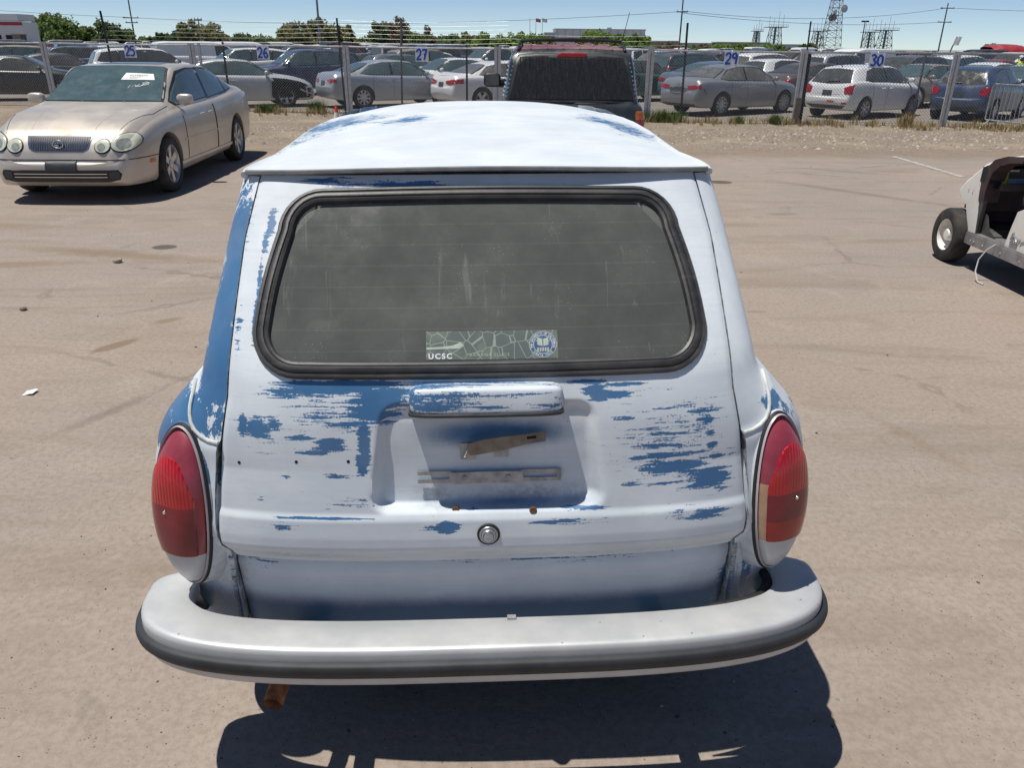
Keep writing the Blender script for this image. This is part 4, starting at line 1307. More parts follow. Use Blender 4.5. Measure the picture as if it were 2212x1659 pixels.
def decal(bvh, poly, o, u, v, d, off=.004, mb=None, skirt=True, mi=0, rings=(0., .3, .6, .85, 1.), sub=4):
    """a patch cut to poly (2D in u, v about o) laid on the body, seen along d"""
    o, u, v, d = Vector(o), Vector(u), Vector(v), Vector(d).normalized()
    P = []
    n = len(poly)
    for i in range(n):
        a, b = Vector(poly[i]), Vector(poly[(i + 1) % n])
        for k in range(sub): P.append(a + (b - a) * k / sub)
    c = sum(P, Vector((0, 0))) / len(P)
    rows = []
    for f in rings:
        row = []
        for p in P:
            q = c + (p - c) * f
            org = o + u * q.x + v * q.y - d * 6
            h = bvh.ray_cast(org, d)
            if h[0] is None:
                nr = bvh.find_nearest(o + u * q.x + v * q.y); h = (nr[0], nr[1])
            nn = h[1] if h[1].dot(d) < 0 else -h[1]
            row.append(h[0] + nn * off)
        rows.append(row)
    if skirt:
        rows.append([p + d * .02 for p in rows[-1]])
    mb = mb or MB(); mb.grid(rows, closeu=True, mi=mi)
    return mb
X3, Y3, Z3 = Vector((1, 0, 0)), Vector((0, 1, 0)), Vector((0, 0, 1))
def grow(poly, e):
    c = sum((Vector(p) for p in poly), Vector((0, 0))) / len(poly)
    out = []
    for p in poly:
        d = Vector(p) - c; out.append(tuple(c + d * (1 + e / max(.01, d.length))))
    return out
def ell(cx, cz, rx, rz, n=20, a=0.):
    return [(cx + rx * math.cos(t) * math.cos(a) - rz * math.sin(t) * math.sin(a), cz + rx * math.cos(t) * math.sin(a) + rz * math.sin(t) * math.cos(a)) for t in [2 * math.pi * k / n for k in range(n)]]
def rrect(cx, cz, hx, hz, r=.02, n=4):
    P = []
    for sx, sz, a0 in ((1, 1, 0), (-1, 1, 90), (-1, -1, 180), (1, -1, 270)):
        for k in range(n + 1):
            a = R(a0 + 90 * k / n); P.append((cx + sx * (hx - r) + r * math.cos(a), cz + sz * (hz - r) + r * math.sin(a)))
    return P
SHELLS = {}
def shell(kind, sp=None, dy=.10):
    if kind in ('gold_saloon', 'off_roader'): dy = .05
    if kind not in SHELLS:
        sp = sp or SPECS[kind]
        V, F = loft(sp, dy)
        bvh = BVHTree.FromPolygons([tuple(p) for p in V], F)
        SHELLS[kind] = (cut_arches(V, F, sp, kind + '_body'), bvh, sp)
    return SHELLS[kind]
def wpoly(sp, seg, k0=.88, inset=.0):
    """windscreen / rear glass outline across the car between two (y, z) stations, as points in (x, y)"""
    (ya, za), (yb, zb) = seg
    W = sp['W']
    return ya, yb, [(-sp['rw'] * W * .93, ya), (sp['rw'] * W * .93, ya), (W * .80, yb), (W * .5, yb + (.05 if yb > ya else -.03)), (-W * .5, yb + (.05 if yb > ya else -.03)), (-W * .80, yb)]
def make_car(kind, color, label, loc, rz, name=None, glass=None, group=None, spokes=5, details=None, sp=None, rim=None, paper=False, tails=True, rear=True, front=True):
    me0, bvh, sp = shell(kind, sp)
    cname = name or {'sedan': 'parked_sedan', 'hatch': 'parked_hatchback', 'suv': 'parked_suv', 'pickup': 'parked_pickup', 'van': 'parked_van'}.get(kind, kind)
    t = thing(cname, label, 'car' if kind not in ('pickup', 'van') else {'pickup': 'pickup truck', 'van': 'van'}[kind], loc, rz, group)
    me = me0.copy(); me.materials.clear(); me.materials.append(PAINT[color]); me.materials.append(M_WELL)
    b = link('body', me, t)
    G = glass or M_CGLASS
    W, L = sp['W'], sp['L']
    for s in (-1, 1):
        for poly in sp['side']:
            mb = decal(bvh, grow(poly, .045), (s * 2, 0, 0), Y3, Z3, (-s, 0, 0), .002); mb.build('window_trim', M_TRIM, t, smooth=60)
            mb = decal(bvh, poly, (s * 2, 0, 0), Y3, Z3, (-s, 0, 0), .0045); mb.build('side_window', G, t, smooth=60)
    for nm, seg, dirv in (('windscreen', sp['ws'], (0, -.55, -.83)), ('rear_window', sp['rg'], (0, .55, -.83) if kind in ('sedan',) else (0, .85, -.5))):
        (ya, za), (yb, zb) = seg
        d = Vector(dirv).normalized(); o = Vector((0, (ya + yb) / 2, (za + zb) / 2))
        vv = d.cross(X3).normalized()
        if vv.z < 0: vv = -vv
        hh = abs((Vector((0, ya, za)) - Vector((0, yb, zb))).dot(vv)) / 2
        wt, wb = sp['rw'] * W * (.86 if kind == 'gold_saloon' else .90), W * (.77 if kind == 'gold_saloon' else .80 if kind in ('sedan', 'hatch') else .84)
        if nm == 'rear_window' and kind in ('hatch', 'suv', 'van'): wt, wb = sp['rw'] * W * .86, W * .74
        poly = [(-wb, -hh), (-wb * .5, -hh - .02), (0, -hh - .03), (wb * .5, -hh - .02), (wb, -hh), (wt, hh * .9), (wt * .9, hh), (0, hh + .03), (-wt * .9, hh), (-wt, hh * .9)]
        mb = decal(bvh, grow(poly, .03), o, X3, vv, d, .005, rings=(0, .2, .4, .6, .8, .92, 1.), sub=6); mb.build(nm + '_trim', M_TRIM, t, smooth=60)
        mb = decal(bvh, poly, o, X3, vv, d, .009, rings=(0, .2, .4, .6, .8, .92, 1.), sub=6); mb.build(nm, G, t, smooth=60)
        if nm == 'windscreen' and paper:
            mb = decal(bvh, rrect(wb * .52, hh * .35, .14, .09, .005, 1), o, X3, vv, d, .010, skirt=False); mb.build('auction_sheet', M_PAPER, t)
    if rear:
        zt = hermite(-L / 2 + .06, sp['belt'])
        if tails:
            for s in (-1, 1):
                if kind in ('sedan',): poly = [(s * W * .42, zt - .02), (s * W * .90, zt + .02), (s * W * .92, zt - .10), (s * W * .46, zt - .13)]
                elif kind == 'pickup': poly = rrect(s * W * .88, .98, .06, .18, .02)
                else: poly = [(s * W * .62, zt + .02), (s * W * .90, zt + .12), (s * W * .90, zt - .16), (s * W * .66, zt - .14)]
                decal(bvh, poly, (0, -L / 2, 0), X3, Z3, (0, 1, 0), .008).build('tail_lamp', M_TAIL, t, smooth=60)
        decal(bvh, rrect(0, zt - .13 if kind != 'pickup' else .62, .16, .075, .01, 2), (0, -L / 2, 0), X3, Z3, (0, 1, 0), .006).build('number_plate', M_PLATE, t)
    if front:
        zf = hermite(L / 2 - .14, sp['belt'])
        for s in (-1, 1):
            poly = [(s * W * .50, zf - .10), (s * W * .88, zf - .02), (s * W * .90, zf - .12), (s * W * .55, zf - .19)]
            decal(bvh, poly, (0, L / 2, 0), X3, Z3, (0, -1, 0), .008).build('headlamp', M_HEADL, t, smooth=60)
        decal(bvh, rrect(0, zf - .14, W * .42, .06, .02, 2), (0, L / 2, 0), X3, Z3, (0, -1, 0), .006).build('grille', M_TRIM, t)
        decal(bvh, rrect(0, .36, W * .55, .06, .03, 2), (0, L / 2, 0), X3, Z3, (0, -1, 0), .006).build('bumper_intake', M_TRIM, t)
    # door shut lines, handles, mirrors
    bl = hermite(0, sp['belt'])
    for s in ((-1, 1) if group is None else ()):
        for yy in ([sp['side'][-1][0][0] - .04] + ([sp['side'][-2][-1][0] + .02] if len(sp['side']) > 1 and kind != 'van' else []) + [sp['side'][-1][-1][0] + .06]):
            P = []
            for k in range(9):
                z = sp['bot'][len(sp['bot']) // 2][1] + .10 + (bl - .33 + .0) * k / 8
                h = bvh.ray_cast(Vector((s * 3, yy, z)), Vector((-s, 0, 0)))
                if h[0] is not None: P.append(h[0] + Vector((s * .001, 0, 0)))
            if len(P) > 2:
                mb = MB(); mb.tube(P, .005, 4); mb.build('shut_line', M_TRIM, t, smooth=0)
    for s in (-1, 1):
        for poly in sp['side'][-2:]:
            yy = poly[0][0] + .14 if poly is sp['side'][-1] else poly[-1][0] + .55
            h = bvh.ray_cast(Vector((s * 3, yy, bl - .13)), Vector((-s, 0, 0)))
            if h[0] is not None:
                m2 = MB(); m2.grid([[h[0] + Vector((p.x, p.y, p.z)) for p in r] for r in superell((0, 0, 0), (.022, .10, .016), .6, .6, 6, 12)], closeu=True); m2.build('door_handle', PAINT[color], t)
        yy = sp['side'][-1][-1][0] - .02
        h = bvh.ray_cast(Vector((s * 3, yy, bl + .03)), Vector((-s, 0, 0)))
        x0 = abs(h[0].x) if h[0] is not None else W * .9
        m2 = MB(); m2.grid([[Vector((s * (x0 + .12), yy, bl + .09)) + p for p in r] for r in superell((0, 0, 0), (.10, .055, .065), .6, .6, 8, 14)], closeu=True); m2.bar((s * x0 * .97, yy, bl + .04), (s * (x0 + .08), yy, bl + .06), .04, .03)
        m2.build('wing_mirror', PAINT[color], t)
    for wy in (sp['wf'], sp['wr']):
        for s in (-1, 1):
            M = Matrix.Translation((s * (W - .105), wy, sp['r'])) @ Matrix.Rotation(R(90) * s, 4, 'Y')
            simple_wheel('wheel', sp['r'], .21, M, t, rim or M_ALLOY, spokes, .70)
    if details: details(t, bvh, sp)
    return t
def yaw_to(h): return math.atan2(h[1], h[0]) - math.pi / 2

# ================================================================== the gold saloon
GOLD = dict(L=4.80, W=.905, wf=1.50, wr=-1.30, r=.325, rw=.735,
   top=[(-2.40,.66),(-2.38,.84),(-2.31,.985),(-2.15,1.045),(-1.78,1.085),(-1.08,1.335),(-.7,1.405),(-.12,1.425),(.36,1.395),(1.07,1.02),(1.2,.995),(1.65,.94),(2.0,.86),(2.2,.77),(2.32,.66),(2.38,.56),(2.40,.46)],
   belt=[(-2.40,.62),(-2.34,.86),(-2.2,.97),(-1.7,1.00),(-.5,.95),(1.0,.91),(1.7,.845),(2.05,.75),(2.25,.64),(2.4,.44)],
   plan=[(-2.40,.78),(-2.34,.87),(-2.2,.935),(-1.7,.985),(-.6,1.),(.8,1.),(1.5,.985),(1.95,.945),(2.2,.875),(2.34,.79),(2.40,.70)],
   bot=[(-2.4,.40),(-2.3,.28),(-2.0,.22),(0,.19),(1.9,.18),(2.3,.19),(2.4,.24)],
   side=[[(-1.52,1.055),(-1.27,1.205),(-1.22,1.03)], [(-1.15,1.025),(-1.19,1.235),(-.88,1.315),(-.40,1.350),(-.34,.985)], [(-.26,.993),(-.31,1.348),(.0,1.345),(.35,1.30),(.93,1.01),(.86,.965)]],
   ws=[(.37,1.365),(1.07,1.02)], rg=[(-1.10,1.31),(-1.74,1.10)])
M_GLAMP = pm('hazed_yellow_head_lamp', (.62, .64, .52), .2, .1, var=.15, scale=14, coat=.4)
M_REFL = pm('hazed_reflector', (.52, .54, .45), .16, .5, var=.2, scale=25, coat=.4)
M_INK = pm('white_window_ink', (.80, .82, .82), .6, var=.04)
M_PRINT = pm('grey_print', (.28, .29, .31), .7)
def gold_details(t, bvh, sp):
    FO, FD = (0, 2.4, 0), (0, -1, 0)
    for s in (-1, 1):
        decal(bvh, rrect(0, .30, 1.10, .020, .012, 2), (s * 2, .1, 0), Y3, Z3, (-s, 0, 0), .010).build('sill_moulding', PAINT['gold'], t, smooth=60)
        decal(bvh, rrect(-.40, .56, .80, .010, .006, 2), (s * 2, .62, 0), Y3, Z3, (-s, 0, 0), .004, sub=2).build('rub_strip', PAINT['gold'], t, smooth=60)
        for cx, cz, rx, rz, a in ((s * .682, .655, .122, .086, s * R(14)), (s * .470, .622, .080, .064, s * R(8))):
            decal(bvh, ell(cx, cz, rx + .012, rz + .012, 20, a), FO, X3, Z3, FD, .004).build('lamp_rim', M_TRIM, t, smooth=60)
            hl = decal(bvh, ell(cx, cz, rx, rz, 20, a), FO, X3, Z3, FD, .014).build('headlamp', M_GLAMP, t, smooth=70)
            decal(bvh, ell(cx - s * .012, cz - .012, rx * .55, rz * .62, 16), FO, X3, Z3, FD, .0165, skirt=False).build('reflector', M_REFL, hl, smooth=70)
    gp_ = [(-.335, .715), (.335, .715), (.30, .60), (.25, .575), (-.25, .575), (-.30, .60)]
    decal(bvh, grow(gp_, .02), FO, X3, Z3, FD, .006).build('grille_frame', M_CHROME, t)
    g = decal(bvh, gp_, FO, X3, Z3, FD, .010).build('grille', M_TRIM, t)
    for k in range(25):
        x = -.30 + .025 * k
        z0 = .583 if abs(x) < .26 else .60
        mb = MB(); P = []
        for z in (z0, (z0 + .705) / 2, .705):
            h = bvh.ray_cast(Vector((x, 5, z)), Vector((0, -1, 0))); P.append(h[0] + Vector((0, .014, 0)))
        mb.tube(P, .0034, 5); mb.build('grille_bar', M_CHROME, g)
    h = bvh.ray_cast(Vector((0, 5, .648)), Vector((0, -1, 0))); ec = h[0] + Vector((0, .03, 0))
    mb = MB(); mb.tube([ec + Vector((.055 * math.cos(a), -.01 * math.sin(a), .040 * math.sin(a))) for a in [2 * math.pi * k / 28 for k in range(28)]], .007, 6, closed=True)
    mb.tube([ec + Vector((-x, -.25 * z, z)) for x, z in ((-.030, .026), (-.002, .004), (.006, -.016), (-.038, -.016))], .0065, 6)
    mb.build('emblem', M_CHROME, g)
    # lower bumper opening, chrome slats, fog lamps, plate bracket
    op = [(-.62, .380), (.62, .380), (.645, .335), (.62, .275), (.5, .250), (-.5, .250), (-.62, .275), (-.645, .335)]
    o_ = decal(bvh, op, FO, X3, Z3, FD, .006).build('bumper_intake', M_TRIM, t)
    for zz in (.340, .305):
        mb = MB(); P = []
        for k in range(23):
            x = -.50 + 1.0 * k / 22; h = bvh.ray_cast(Vector((x, 5, zz)), Vector((0, -1, 0))); P.append(h[0] + Vector((0, .012, 0)))
        mb.tube(P, .006, 5); mb.build('intake_bar', M_CHROME, o_)
    for s in (-1, 1): decal(bvh, rrect(s * .575, .325, .052, .034, .02), FO, X3, Z3, FD, .012).build('fog_lamp', M_PLATE, o_)
    decal(bvh, rrect(-.02, .415, .165, .042, .01, 2), FO, X3, Z3, FD, .022).build('plate_bracket', M_PLATE, t)
    for s in (-1, 1):
        decal(bvh, rrect(1.98, .435, .055, .022, .01, 2), (s * 2, 0, 0), Y3, Z3, (-s, 0, 0), .006).build('side_marker', M_AMBER, t)
    # bumper crease and side rub strip
    mb = MB(); P = []
    for k in range(31):
        a = R(-78 + 156 * k / 30); d = Vector((-math.sin(a), -math.cos(a), 0)); h = bvh.ray_cast(Vector((0, 1.6, .485)) - d * 3, d)
        if h[0] is not None: P.append(h[0] - d * .001)
    mb.tube(P, .006, 5); mb.build('bumper_seam', M_TRIM, t)
    # bonnet creases
    for s in (-1, 1):
        mb = MB(); P = []
        for k in range(13):
            y = 2.24 - .95 * k / 12; x = s * (.34 + .16 * (k / 12) ** 1.4); h = bvh.ray_cast(Vector((x, y, 3)), Vector((0, 0, -1))); P.append(h[0] + Vector((0, 0, -.003)))
        mb.tube(P, [.006] * 6 + [.005, .004, .003, .002, .002, .001, .001], 6); mb.build('bonnet_crease', PAINT['gold'], t, smooth=80)
        m2 = MB(); P = []
        for k in range(15):
            y = 2.22 - 1.13 * k / 14; x = s * (.60 + .17 * min(1, k / 8)); h = bvh.ray_cast(Vector((x, y, 3)), Vector((0, 0, -1))); P.append(h[0])
        m2.tube(P, .004, 4); m2.build('bonnet_gap', M_TRIM, t)
    decal(bvh, rrect(0, 0.05, .40, .34, .06), (0, -.28, 3), X3, Y3, (0, 0, -1), .005, skirt=False).build('sunroof', M_CGLASS, t)
    # paper sheet and paint-pen letters on the driver's side of the windscreen
    d = Vector((0, -.55, -.83)).normalized(); o = Vector((0, .72, 1.19)); vv = d.cross(X3).normalized(); vv = vv if vv.z > 0 else -vv
    sh = [(.13, .205), (.47, .190), (.515, .060), (.10, .055)]
    sh = [(-p[0], p[1]) for p in sh][::-1]
    st = decal(bvh, sh, o, X3, vv, d, .012, skirt=False).build('auction_sheet', M_PAPER, t)
    def onws(u, v, off):
        h = bvh.ray_cast(o + X3 * u + vv * v - d * 6, d); return h[0] - d * off
    ex = (onws(-.45, .1, .01) - onws(-.25, .1, .01)).normalized(); nn = -d; ey = nn.cross(ex)
    text_mesh('printed_number', '45598577', .052, M_PRINT, st, frame_matrix(onws(-.185, .128, .016), ex, ey, nn), .0004, spacing=1.1)
    for k in range(2):
        mb = MB(); mb.bar(onws(-.19, .105 - .018 * k, .0155), onws(-.34 + .04 * k, .102 - .018 * k, .0155), .004, .0008, upv=tuple(nn)); mb.build('printed_line', M_PRINT, st)
    ink = MB()
    for stroke in ([(-.33, -.115), (-.345, -.05), (-.375, -.09), (-.405, -.04), (-.415, -.08)], [(-.42, -.075), (-.455, -.03), (-.475, -.07), (-.42, -.075)], [(-.475, -.06), (-.52, -.01), (-.565, .0), (-.56, -.03), (-.475, -.06)], [(-.50, -.02), (-.48, .0), (-.53, .02), (-.57, .0)]):
        ink.tube([onws(u + .10, v - .01, .011) for u, v in stroke], .0055, 5)
    ink.build('ink_letters', M_INK, t)
    for x in (-.28, .22):
        h = bvh.ray_cast(Vector((x, 1.13, 3)), Vector((0, 0, -1))); mb = MB(); mb.lathe([(.012, 0), (.010, .008), (0, .012)], 8, Matrix.Translation(h[0])); mb.build('washer_jet', M_STEEL, t)
gold_rz = math.atan2(-2.6, .11) - math.pi / 2
gold = make_car('gold_saloon', 'gold', 'gold saloon with twin oval headlamps and a paper sheet in its windscreen', (-5.10, 11.20, 0), gold_rz, name='gold_sedan', glass=M_TGLASS, sp=GOLD, details=gold_details, spokes=6, front=False)

# ================================================================== dark off-roader ahead
OFFR = dict(L=4.80, W=.89, wf=1.42, wr=-1.42, r=.37, rw=.80,
   top=[(-2.40,.70),(-2.385,1.02),(-2.34,1.10),(-2.14,1.55),(-2.07,1.635),(-1.9,1.675),(-1.2,1.70),(.0,1.70),(.45,1.64),(1.05,1.20),(1.2,1.15),(1.9,1.08),(2.25,.98),(2.36,.85),(2.4,.6)],
   belt=[(-2.40,.68),(-2.385,1.00),(-2.33,1.06),(-1.9,1.08),(1.0,1.05),(1.9,1.0),(2.25,.88),(2.4,.58)],
   plan=[(-2.40,.90),(-2.36,.95),(-2.2,.98),(-1.6,1.),(.9,1.),(1.8,.98),(2.2,.94),(2.4,.82)],
   bot=[(-2.4,.50),(-2.3,.42),(0,.36),(2.2,.36),(2.4,.45)],
   side=[[(-2.0,1.14),(-1.86,1.55),(-1.15,1.58),(-1.12,1.12)], [(-1.05,1.12),(-1.08,1.585),(-.25,1.60),(-.22,1.11)], [(-.15,1.11),(-.17,1.60),(.2,1.59),(.43,1.54),(.92,1.16),(.85,1.08)]],
   ws=[(.46,1.61),(1.04,1.22)], rg=[(-2.135,1.56),(-2.345,1.11)])
PAINT['dark_teal'] = car_paint('dark_teal', (.020, .028, .032), 0, .3, .25)
PAINT['maroon'] = car_paint('maroon', (.19, .055, .065), 0, .5, .45, .15)
def offroad_details(t, bvh, sp):
    # faded maroon roof skin with pressed ribs
    decal(bvh, rrect(0, 0, .66, 1.05, .10), (0, -.95, 3), X3, Y3, (0, 0, -1), .004, skirt=False, rings=(0, .25, .5, .7, .85, .95, 1.)).build('roof_skin', PAINT['maroon'], t, smooth=60)
    for k in range(6):
        x = -.475 + .19 * k; mb = MB(); P = []
        for j in range(9):
            y = -2.02 + .25 * j; h = bvh.ray_cast(Vector((x, y, 3)), Vector((0, 0, -1))); P.append(h[0] + Vector((0, 0, .004)))
        mb.tube(P, [.010] + [.018] * 8, 8); mb.build('roof_rib', PAINT['maroon'], t, smooth=80)
    mb = MB(); mb.grid([[Vector((0, -2.115, 1.588)) + p for p in r] for r in superell((0, 0, 0), (.175, .035, .027), .5, .4, 8, 20)], closeu=True); mb.build('high_brake_lamp', M_TAIL, t)
    # roof rack
    mb = MB(); 
    for s in (-1, 1):
        mb.tube([(s * .62, -2.05, 1.635), (s * .61, -1.96, 1.695), (s * .60, -1.7, 1.735), (s * .60, .0, 1.755), (s * .60, .25, 1.70)], .018, 8)
    mb.tube([(-.60, -1.78, 1.733), (-.4, -1.80, 1.752), (0, -1.81, 1.760), (.4, -1.80, 1.752), (.60, -1.78, 1.733)], .016, 8)
    mb.tube([(-.60, -.5, 1.75), (.60, -.5, 1.75)], .014, 8)
    mb.build('roof_rack', M_TRIM, t)
    # rear glass surround, big dusty pane, wiper, lower door
    d = Vector((0, 1, -.0)); o = (0, -2.4, 0)
    decal(bvh, [(-.745, 1.085), (.745, 1.085), (.625, 1.585), (.42, 1.605), (0, 1.60), (-.42, 1.605), (-.625, 1.585)], o, X3, Z3, d, .012).build('rear_door_frame', M_TRIM, t, smooth=60)
    decal(bvh, [(-.715, 1.115), (.715, 1.115), (.60, 1.555), (.30, 1.572), (.24, 1.555), (-.24, 1.555), (-.30, 1.572), (-.60, 1.555)], o, X3, Z3, d, .017).build('rear_door_glass', M_OGLASS, t, smooth=60)
    mb = MB(); mb.tube([(.02, -2.41, 1.065), (.06, -2.43, 1.085), (.30, -2.42, 1.080), (.40, -2.42, 1.075)], .010, 6); mb.build('rear_wiper', M_TRIM, t)
    for s in (-1, 1):
        decal(bvh, rrect(s * .80, .80, .055, .17, .02), o, X3, Z3, d, .01).build('tail_lamp', M_TAIL, t, smooth=60)
        decal(bvh, rrect(s * .80, .955, .055, .045, .015), o, X3, Z3, d, .012).build('indicator', M_AMBER, t, smooth=60)
        for k in range(9):     # louvre slats wrapping the rear corner
            z = 1.14 + .046 * k; mb = MB(); P = []
            for a in (28, 45, 60, 72, 80, 85):
                d2 = Vector((-s * math.sin(R(a)), math.cos(R(a)), 0)); h = bvh.ray_cast(Vector((s * .45, -1.75, z)) - d2 * 4, d2)
                if h[0] is not None: P.append(h[0] - d2 * .001)
            mb.tube(P, .012, 6); mb.build('louvre_slat', M_LOUVRE, t)
        mb = MB(); mb.grid([[Vector((s * 1.05, .72, 1.20)) + p for p in r] for r in superell((0, 0, 0), (.13, .05, .10), .5, .5, 10, 18)], closeu=True); mb.bar((s * .84, .74, 1.13), (s * .98, .72, 1.15), .05, .05); m_ = mb.build('door_mirror', M_TRIM, t)
        mb = MB(); mb.add([(s * 1.05 + x, .668, 1.20 + z) for x, z in ((-.10, -.075), (.10, -.075), (.10, .075), (-.10, .075))], [(0, 1, 2, 3)]); mb.build('mirror_glass', M_CGLASS, m_)
    mb = MB(); mb.tube([(.78, 1.0, 1.2), (.98, .9, 2.15)], .005, 5); mb.build('aerial', M_TRIM, t)
def dusty_tail_glass():
    tt = NT('streaked_dusty_glass'); s = tt.noise(1., 5, .7, vec=tt.mapping(tt.co(), (95, 4, 7))); z = tt.sep(tt.co())[2]
    f = tt.math('ADD', tt.step(s, .4, .85, .02, .13), tt.step(tt.noise(70, 3), .55, .75, 0., .10))
    tt.set(color=tt.mix(f, (.010, .011, .012), (.30, .30, .28)), rough=tt.step(s, .4, .8, .10, .3), spec=.4); return tt.m
M_OGLASS = dusty_tail_glass()
M_LOUVRE = pm('grey_louvre_plastic', (.30, .34, .37), .5, var=.12, dirt=.3)
offr = make_car('off_roader', 'dark_teal', 'dark off-roader with faded maroon roof, roof rack and louvred rear quarter windows', (.69, 11.9, 0), R(-1.0), name='off_road_car', sp=OFFR, details=offroad_details, tails=False, rear=False)
for ch in list(offr.children):
    if ch.name.startswith('rear_window'): bpy.data.objects.remove(ch)

# ================================================================== golf cart at the right edge
def make_cart():
    t = thing('golf_cart', 'scuffed cream golf cart with a yellow and black box on its dash', 'golf cart', (0, 0, 0))
    CX0, CX1 = 3.80, 4.98
    M_CREAM = cream_mat()
    M_DASH = pm('maroon_dash_plastic', (.055, .030, .034), .55, var=.3, dirt=.3, dirtc=(.14, .12, .10))
    M_ALU = pm('scuffed_aluminium', (.36, .365, .37), .42, .7, var=.2, scale=15, dirt=.25)
    M_MAT = pm('grey_floor_mat', (.17, .17, .17), .8, var=.2)
    # side profile of the cowl (Y, Z): nose, top, dash opening
    def cowl(side):
        P = [(6.50, .305), (6.62, .50), (6.70, .54), (6.765, .595), (6.70, .66), (6.49, .825), (6.30, .90), (6.05, .955)]
        return P
    xs = [CX0, CX0 + .02, CX0 + .06, CX0 + .15, CX0 + .35, (CX0 + CX1) / 2, CX1 - .35, CX1 - .15, CX1 - .06, CX1 - .02, CX1]
    mb = MB(); rows = []
    for y, z in cowl(0):
        row = []
        for x in xs:
            e = min(x - CX0, CX1 - x); f = 1 - max(0, 1 - e / .35) ** 2.4
            bulge = .24 * f * sstep(z, .35, .6) * (1 - .75 * sstep(z, .78, .95))
            row.append((x, y + bulge, z + .03 * f))
        rows.append(row)
    mb.grid(rows)
    cw = mb.build('front_cowl', M_CREAM, t, smooth=50)
    for x, nm in ((CX0, 'a'), (CX1, 'b')):   # side cheeks
        s = 1 if x == CX0 else -1
        O = [(6.50, .305), (6.62, .50), (6.70, .54), (6.765, .595), (6.70, .66), (6.49, .825)]
        I = [(6.385, .312), (6.415, .48), (6.455, .58), (6.465, .64), (6.47, .70), (6.455, .80)]
        mb = MB(); mb.grid([[(x, *o) for o in O], [(x - s * .006, *i) for i in I], [(x + s * .03, *i) for i in I]]); mb.build('side_cheek', M_CREAM, cw, smooth=50)
        # dark hoop framing the dash opening
        mb = MB(); H1 = [(6.455, .56), (6.47, .64), (6.475, .72), (6.45, .82), (6.36, .90), (6.20, .945), (6.0, .965)]; H2 = [(6.38, .56), (6.385, .64), (6.375, .72), (6.35, .80), (6.28, .86), (6.16, .90), (6.0, .92)]
        mb.grid([[(x - s * .004, *h) for h in H1], [(x - s * .004, *h) for h in H2], [(x + s * .12, *h) for h in H2]]); mb.build('dash_hoop', M_DASH, t, smooth=50)
        mb = MB(); mb.box((x + s * .012, 6.40, .43), (.03, .055, .27)); mb.build('grey_post', M_LOWER, t, smooth=0)
    mb = MB(); mb.grid([[(x, y, z) for x in (CX0 + .01, (CX0 + CX1) / 2, CX1 - .01)] for y, z in ((6.05, .950), (6.02, .935), (6.28, .90), (6.50, .81), (6.64, .68), (6.60, .45), (6.44, .30))]); mb.build('dash_liner', M_DASH, t, smooth=30)
    mb = MB(); mb.grid([[(x, y, z) for x in (CX0 + .04, (CX0 + CX1) / 2, CX1 - .04)] for y, z in ((6.62, .655), (6.30, .69), (6.28, .725), (6.27, .69), (6.35, .655))]); mb.build('dash_tray', M_LOWER, t, smooth=30)
    # floor, sills
    mb = MB(); mb.box(((CX0 + CX1) / 2, 5.9, .285), (CX1 - CX0 - .06, 1.1, .03)); mb.build('floor', M_MAT, t, smooth=0)
    mb = MB(); mb.grid([[(CX0 + .03, 6.46, .33), (CX1 - .03, 6.46, .33)], [(CX0 + .05, 6.40, .36), (CX1 - .03, 6.40, .36)], [(CX0 + .05, 6.25, .31), (CX1 - .03, 6.25, .31)]]); mb.add([(CX0 + .04, 6.40, .30), (CX0 + .04, 6.38, .48), (CX0 + .04, 6.33, .46), (CX0 + .04, 6.27, .36), (CX0 + .04, 6.15, .305)], [(0, 1, 2, 3, 4)]); mb.build('toe_board', M_LOWER, t, smooth=30)
    for x in (CX0 - .012, CX1 + .012):
        mb = MB(); mb.box((x, 5.60, .255), (.03, 1.75, .085)); mb.box((x + (.02 if x < 4 else -.02), 5.60, .302), (.055, 1.75, .014)); sl = mb.build('side_sill', M_ALU, t, smooth=0)
        for y in (6.38, 6.33, 6.2, 5.95, 5.70):
            m4 = axis_matrix((x - (.017 if x < 4 else -.017), y, .25), (-1 if x < 4 else 1, 0, 0)); mb = MB(); mb.lathe([(.009, 0), (.007, .005), (0, .006)], 10, m4); mb.build('rivet', M_CHROME, sl)
    # rear body with the seat on it
    mb = MB(); rows = []
    for y, z in ((5.97, .31), (5.945, .45), (5.915, .575), (5.86, .60), (5.2, .60), (4.75, .62), (4.35, .58), (4.2, .42), (4.22, .30)):
        rows.append([(CX0 + dx + (0 if i < 3 else 0), y + (.02 if 0 < i < 6 else 0), z + (.012 if 1 < i < 5 else 0)) for i, dx in enumerate((0, .02, .07, .59, 1.11, 1.16, 1.18))])
    mb.grid(rows)
    for x in (CX0, CX1): mb.add([(x, r[0][1], r[0][2]) for r in rows] , [tuple(range(len(rows)))])
    rb = mb.build('rear_body', M_CREAM, t, smooth=35)
    scr = frame_matrix(Vector((CX0 - .004, 5.915, .365)), Vector((0, -1, 0)), Vector((0, 0, 1)), Vector((-1, 0, 0)))
    mb = MB(); P = [(0, 0), (.015, .05), (.03, .06), (.028, .03), (.01, .0), (.04, .02), (.05, .035), (.055, .0), (.075, .03), (.08, .0), (.10, .025), (.105, .0), (.125, .03), (.13, .0), (.16, .02), (.2, .025)]
    mb.tube([scr @ Vector((a, b, .0)) for a, b in P], .0045, 5); mb.build('script_badge', M_CHROME, rb)
    mb = MB(); mb.box((CX0 - .003, 5.86, .33), (.008, .09, .045)); mb.build('badge_plate', M_ALU, rb, smooth=0)
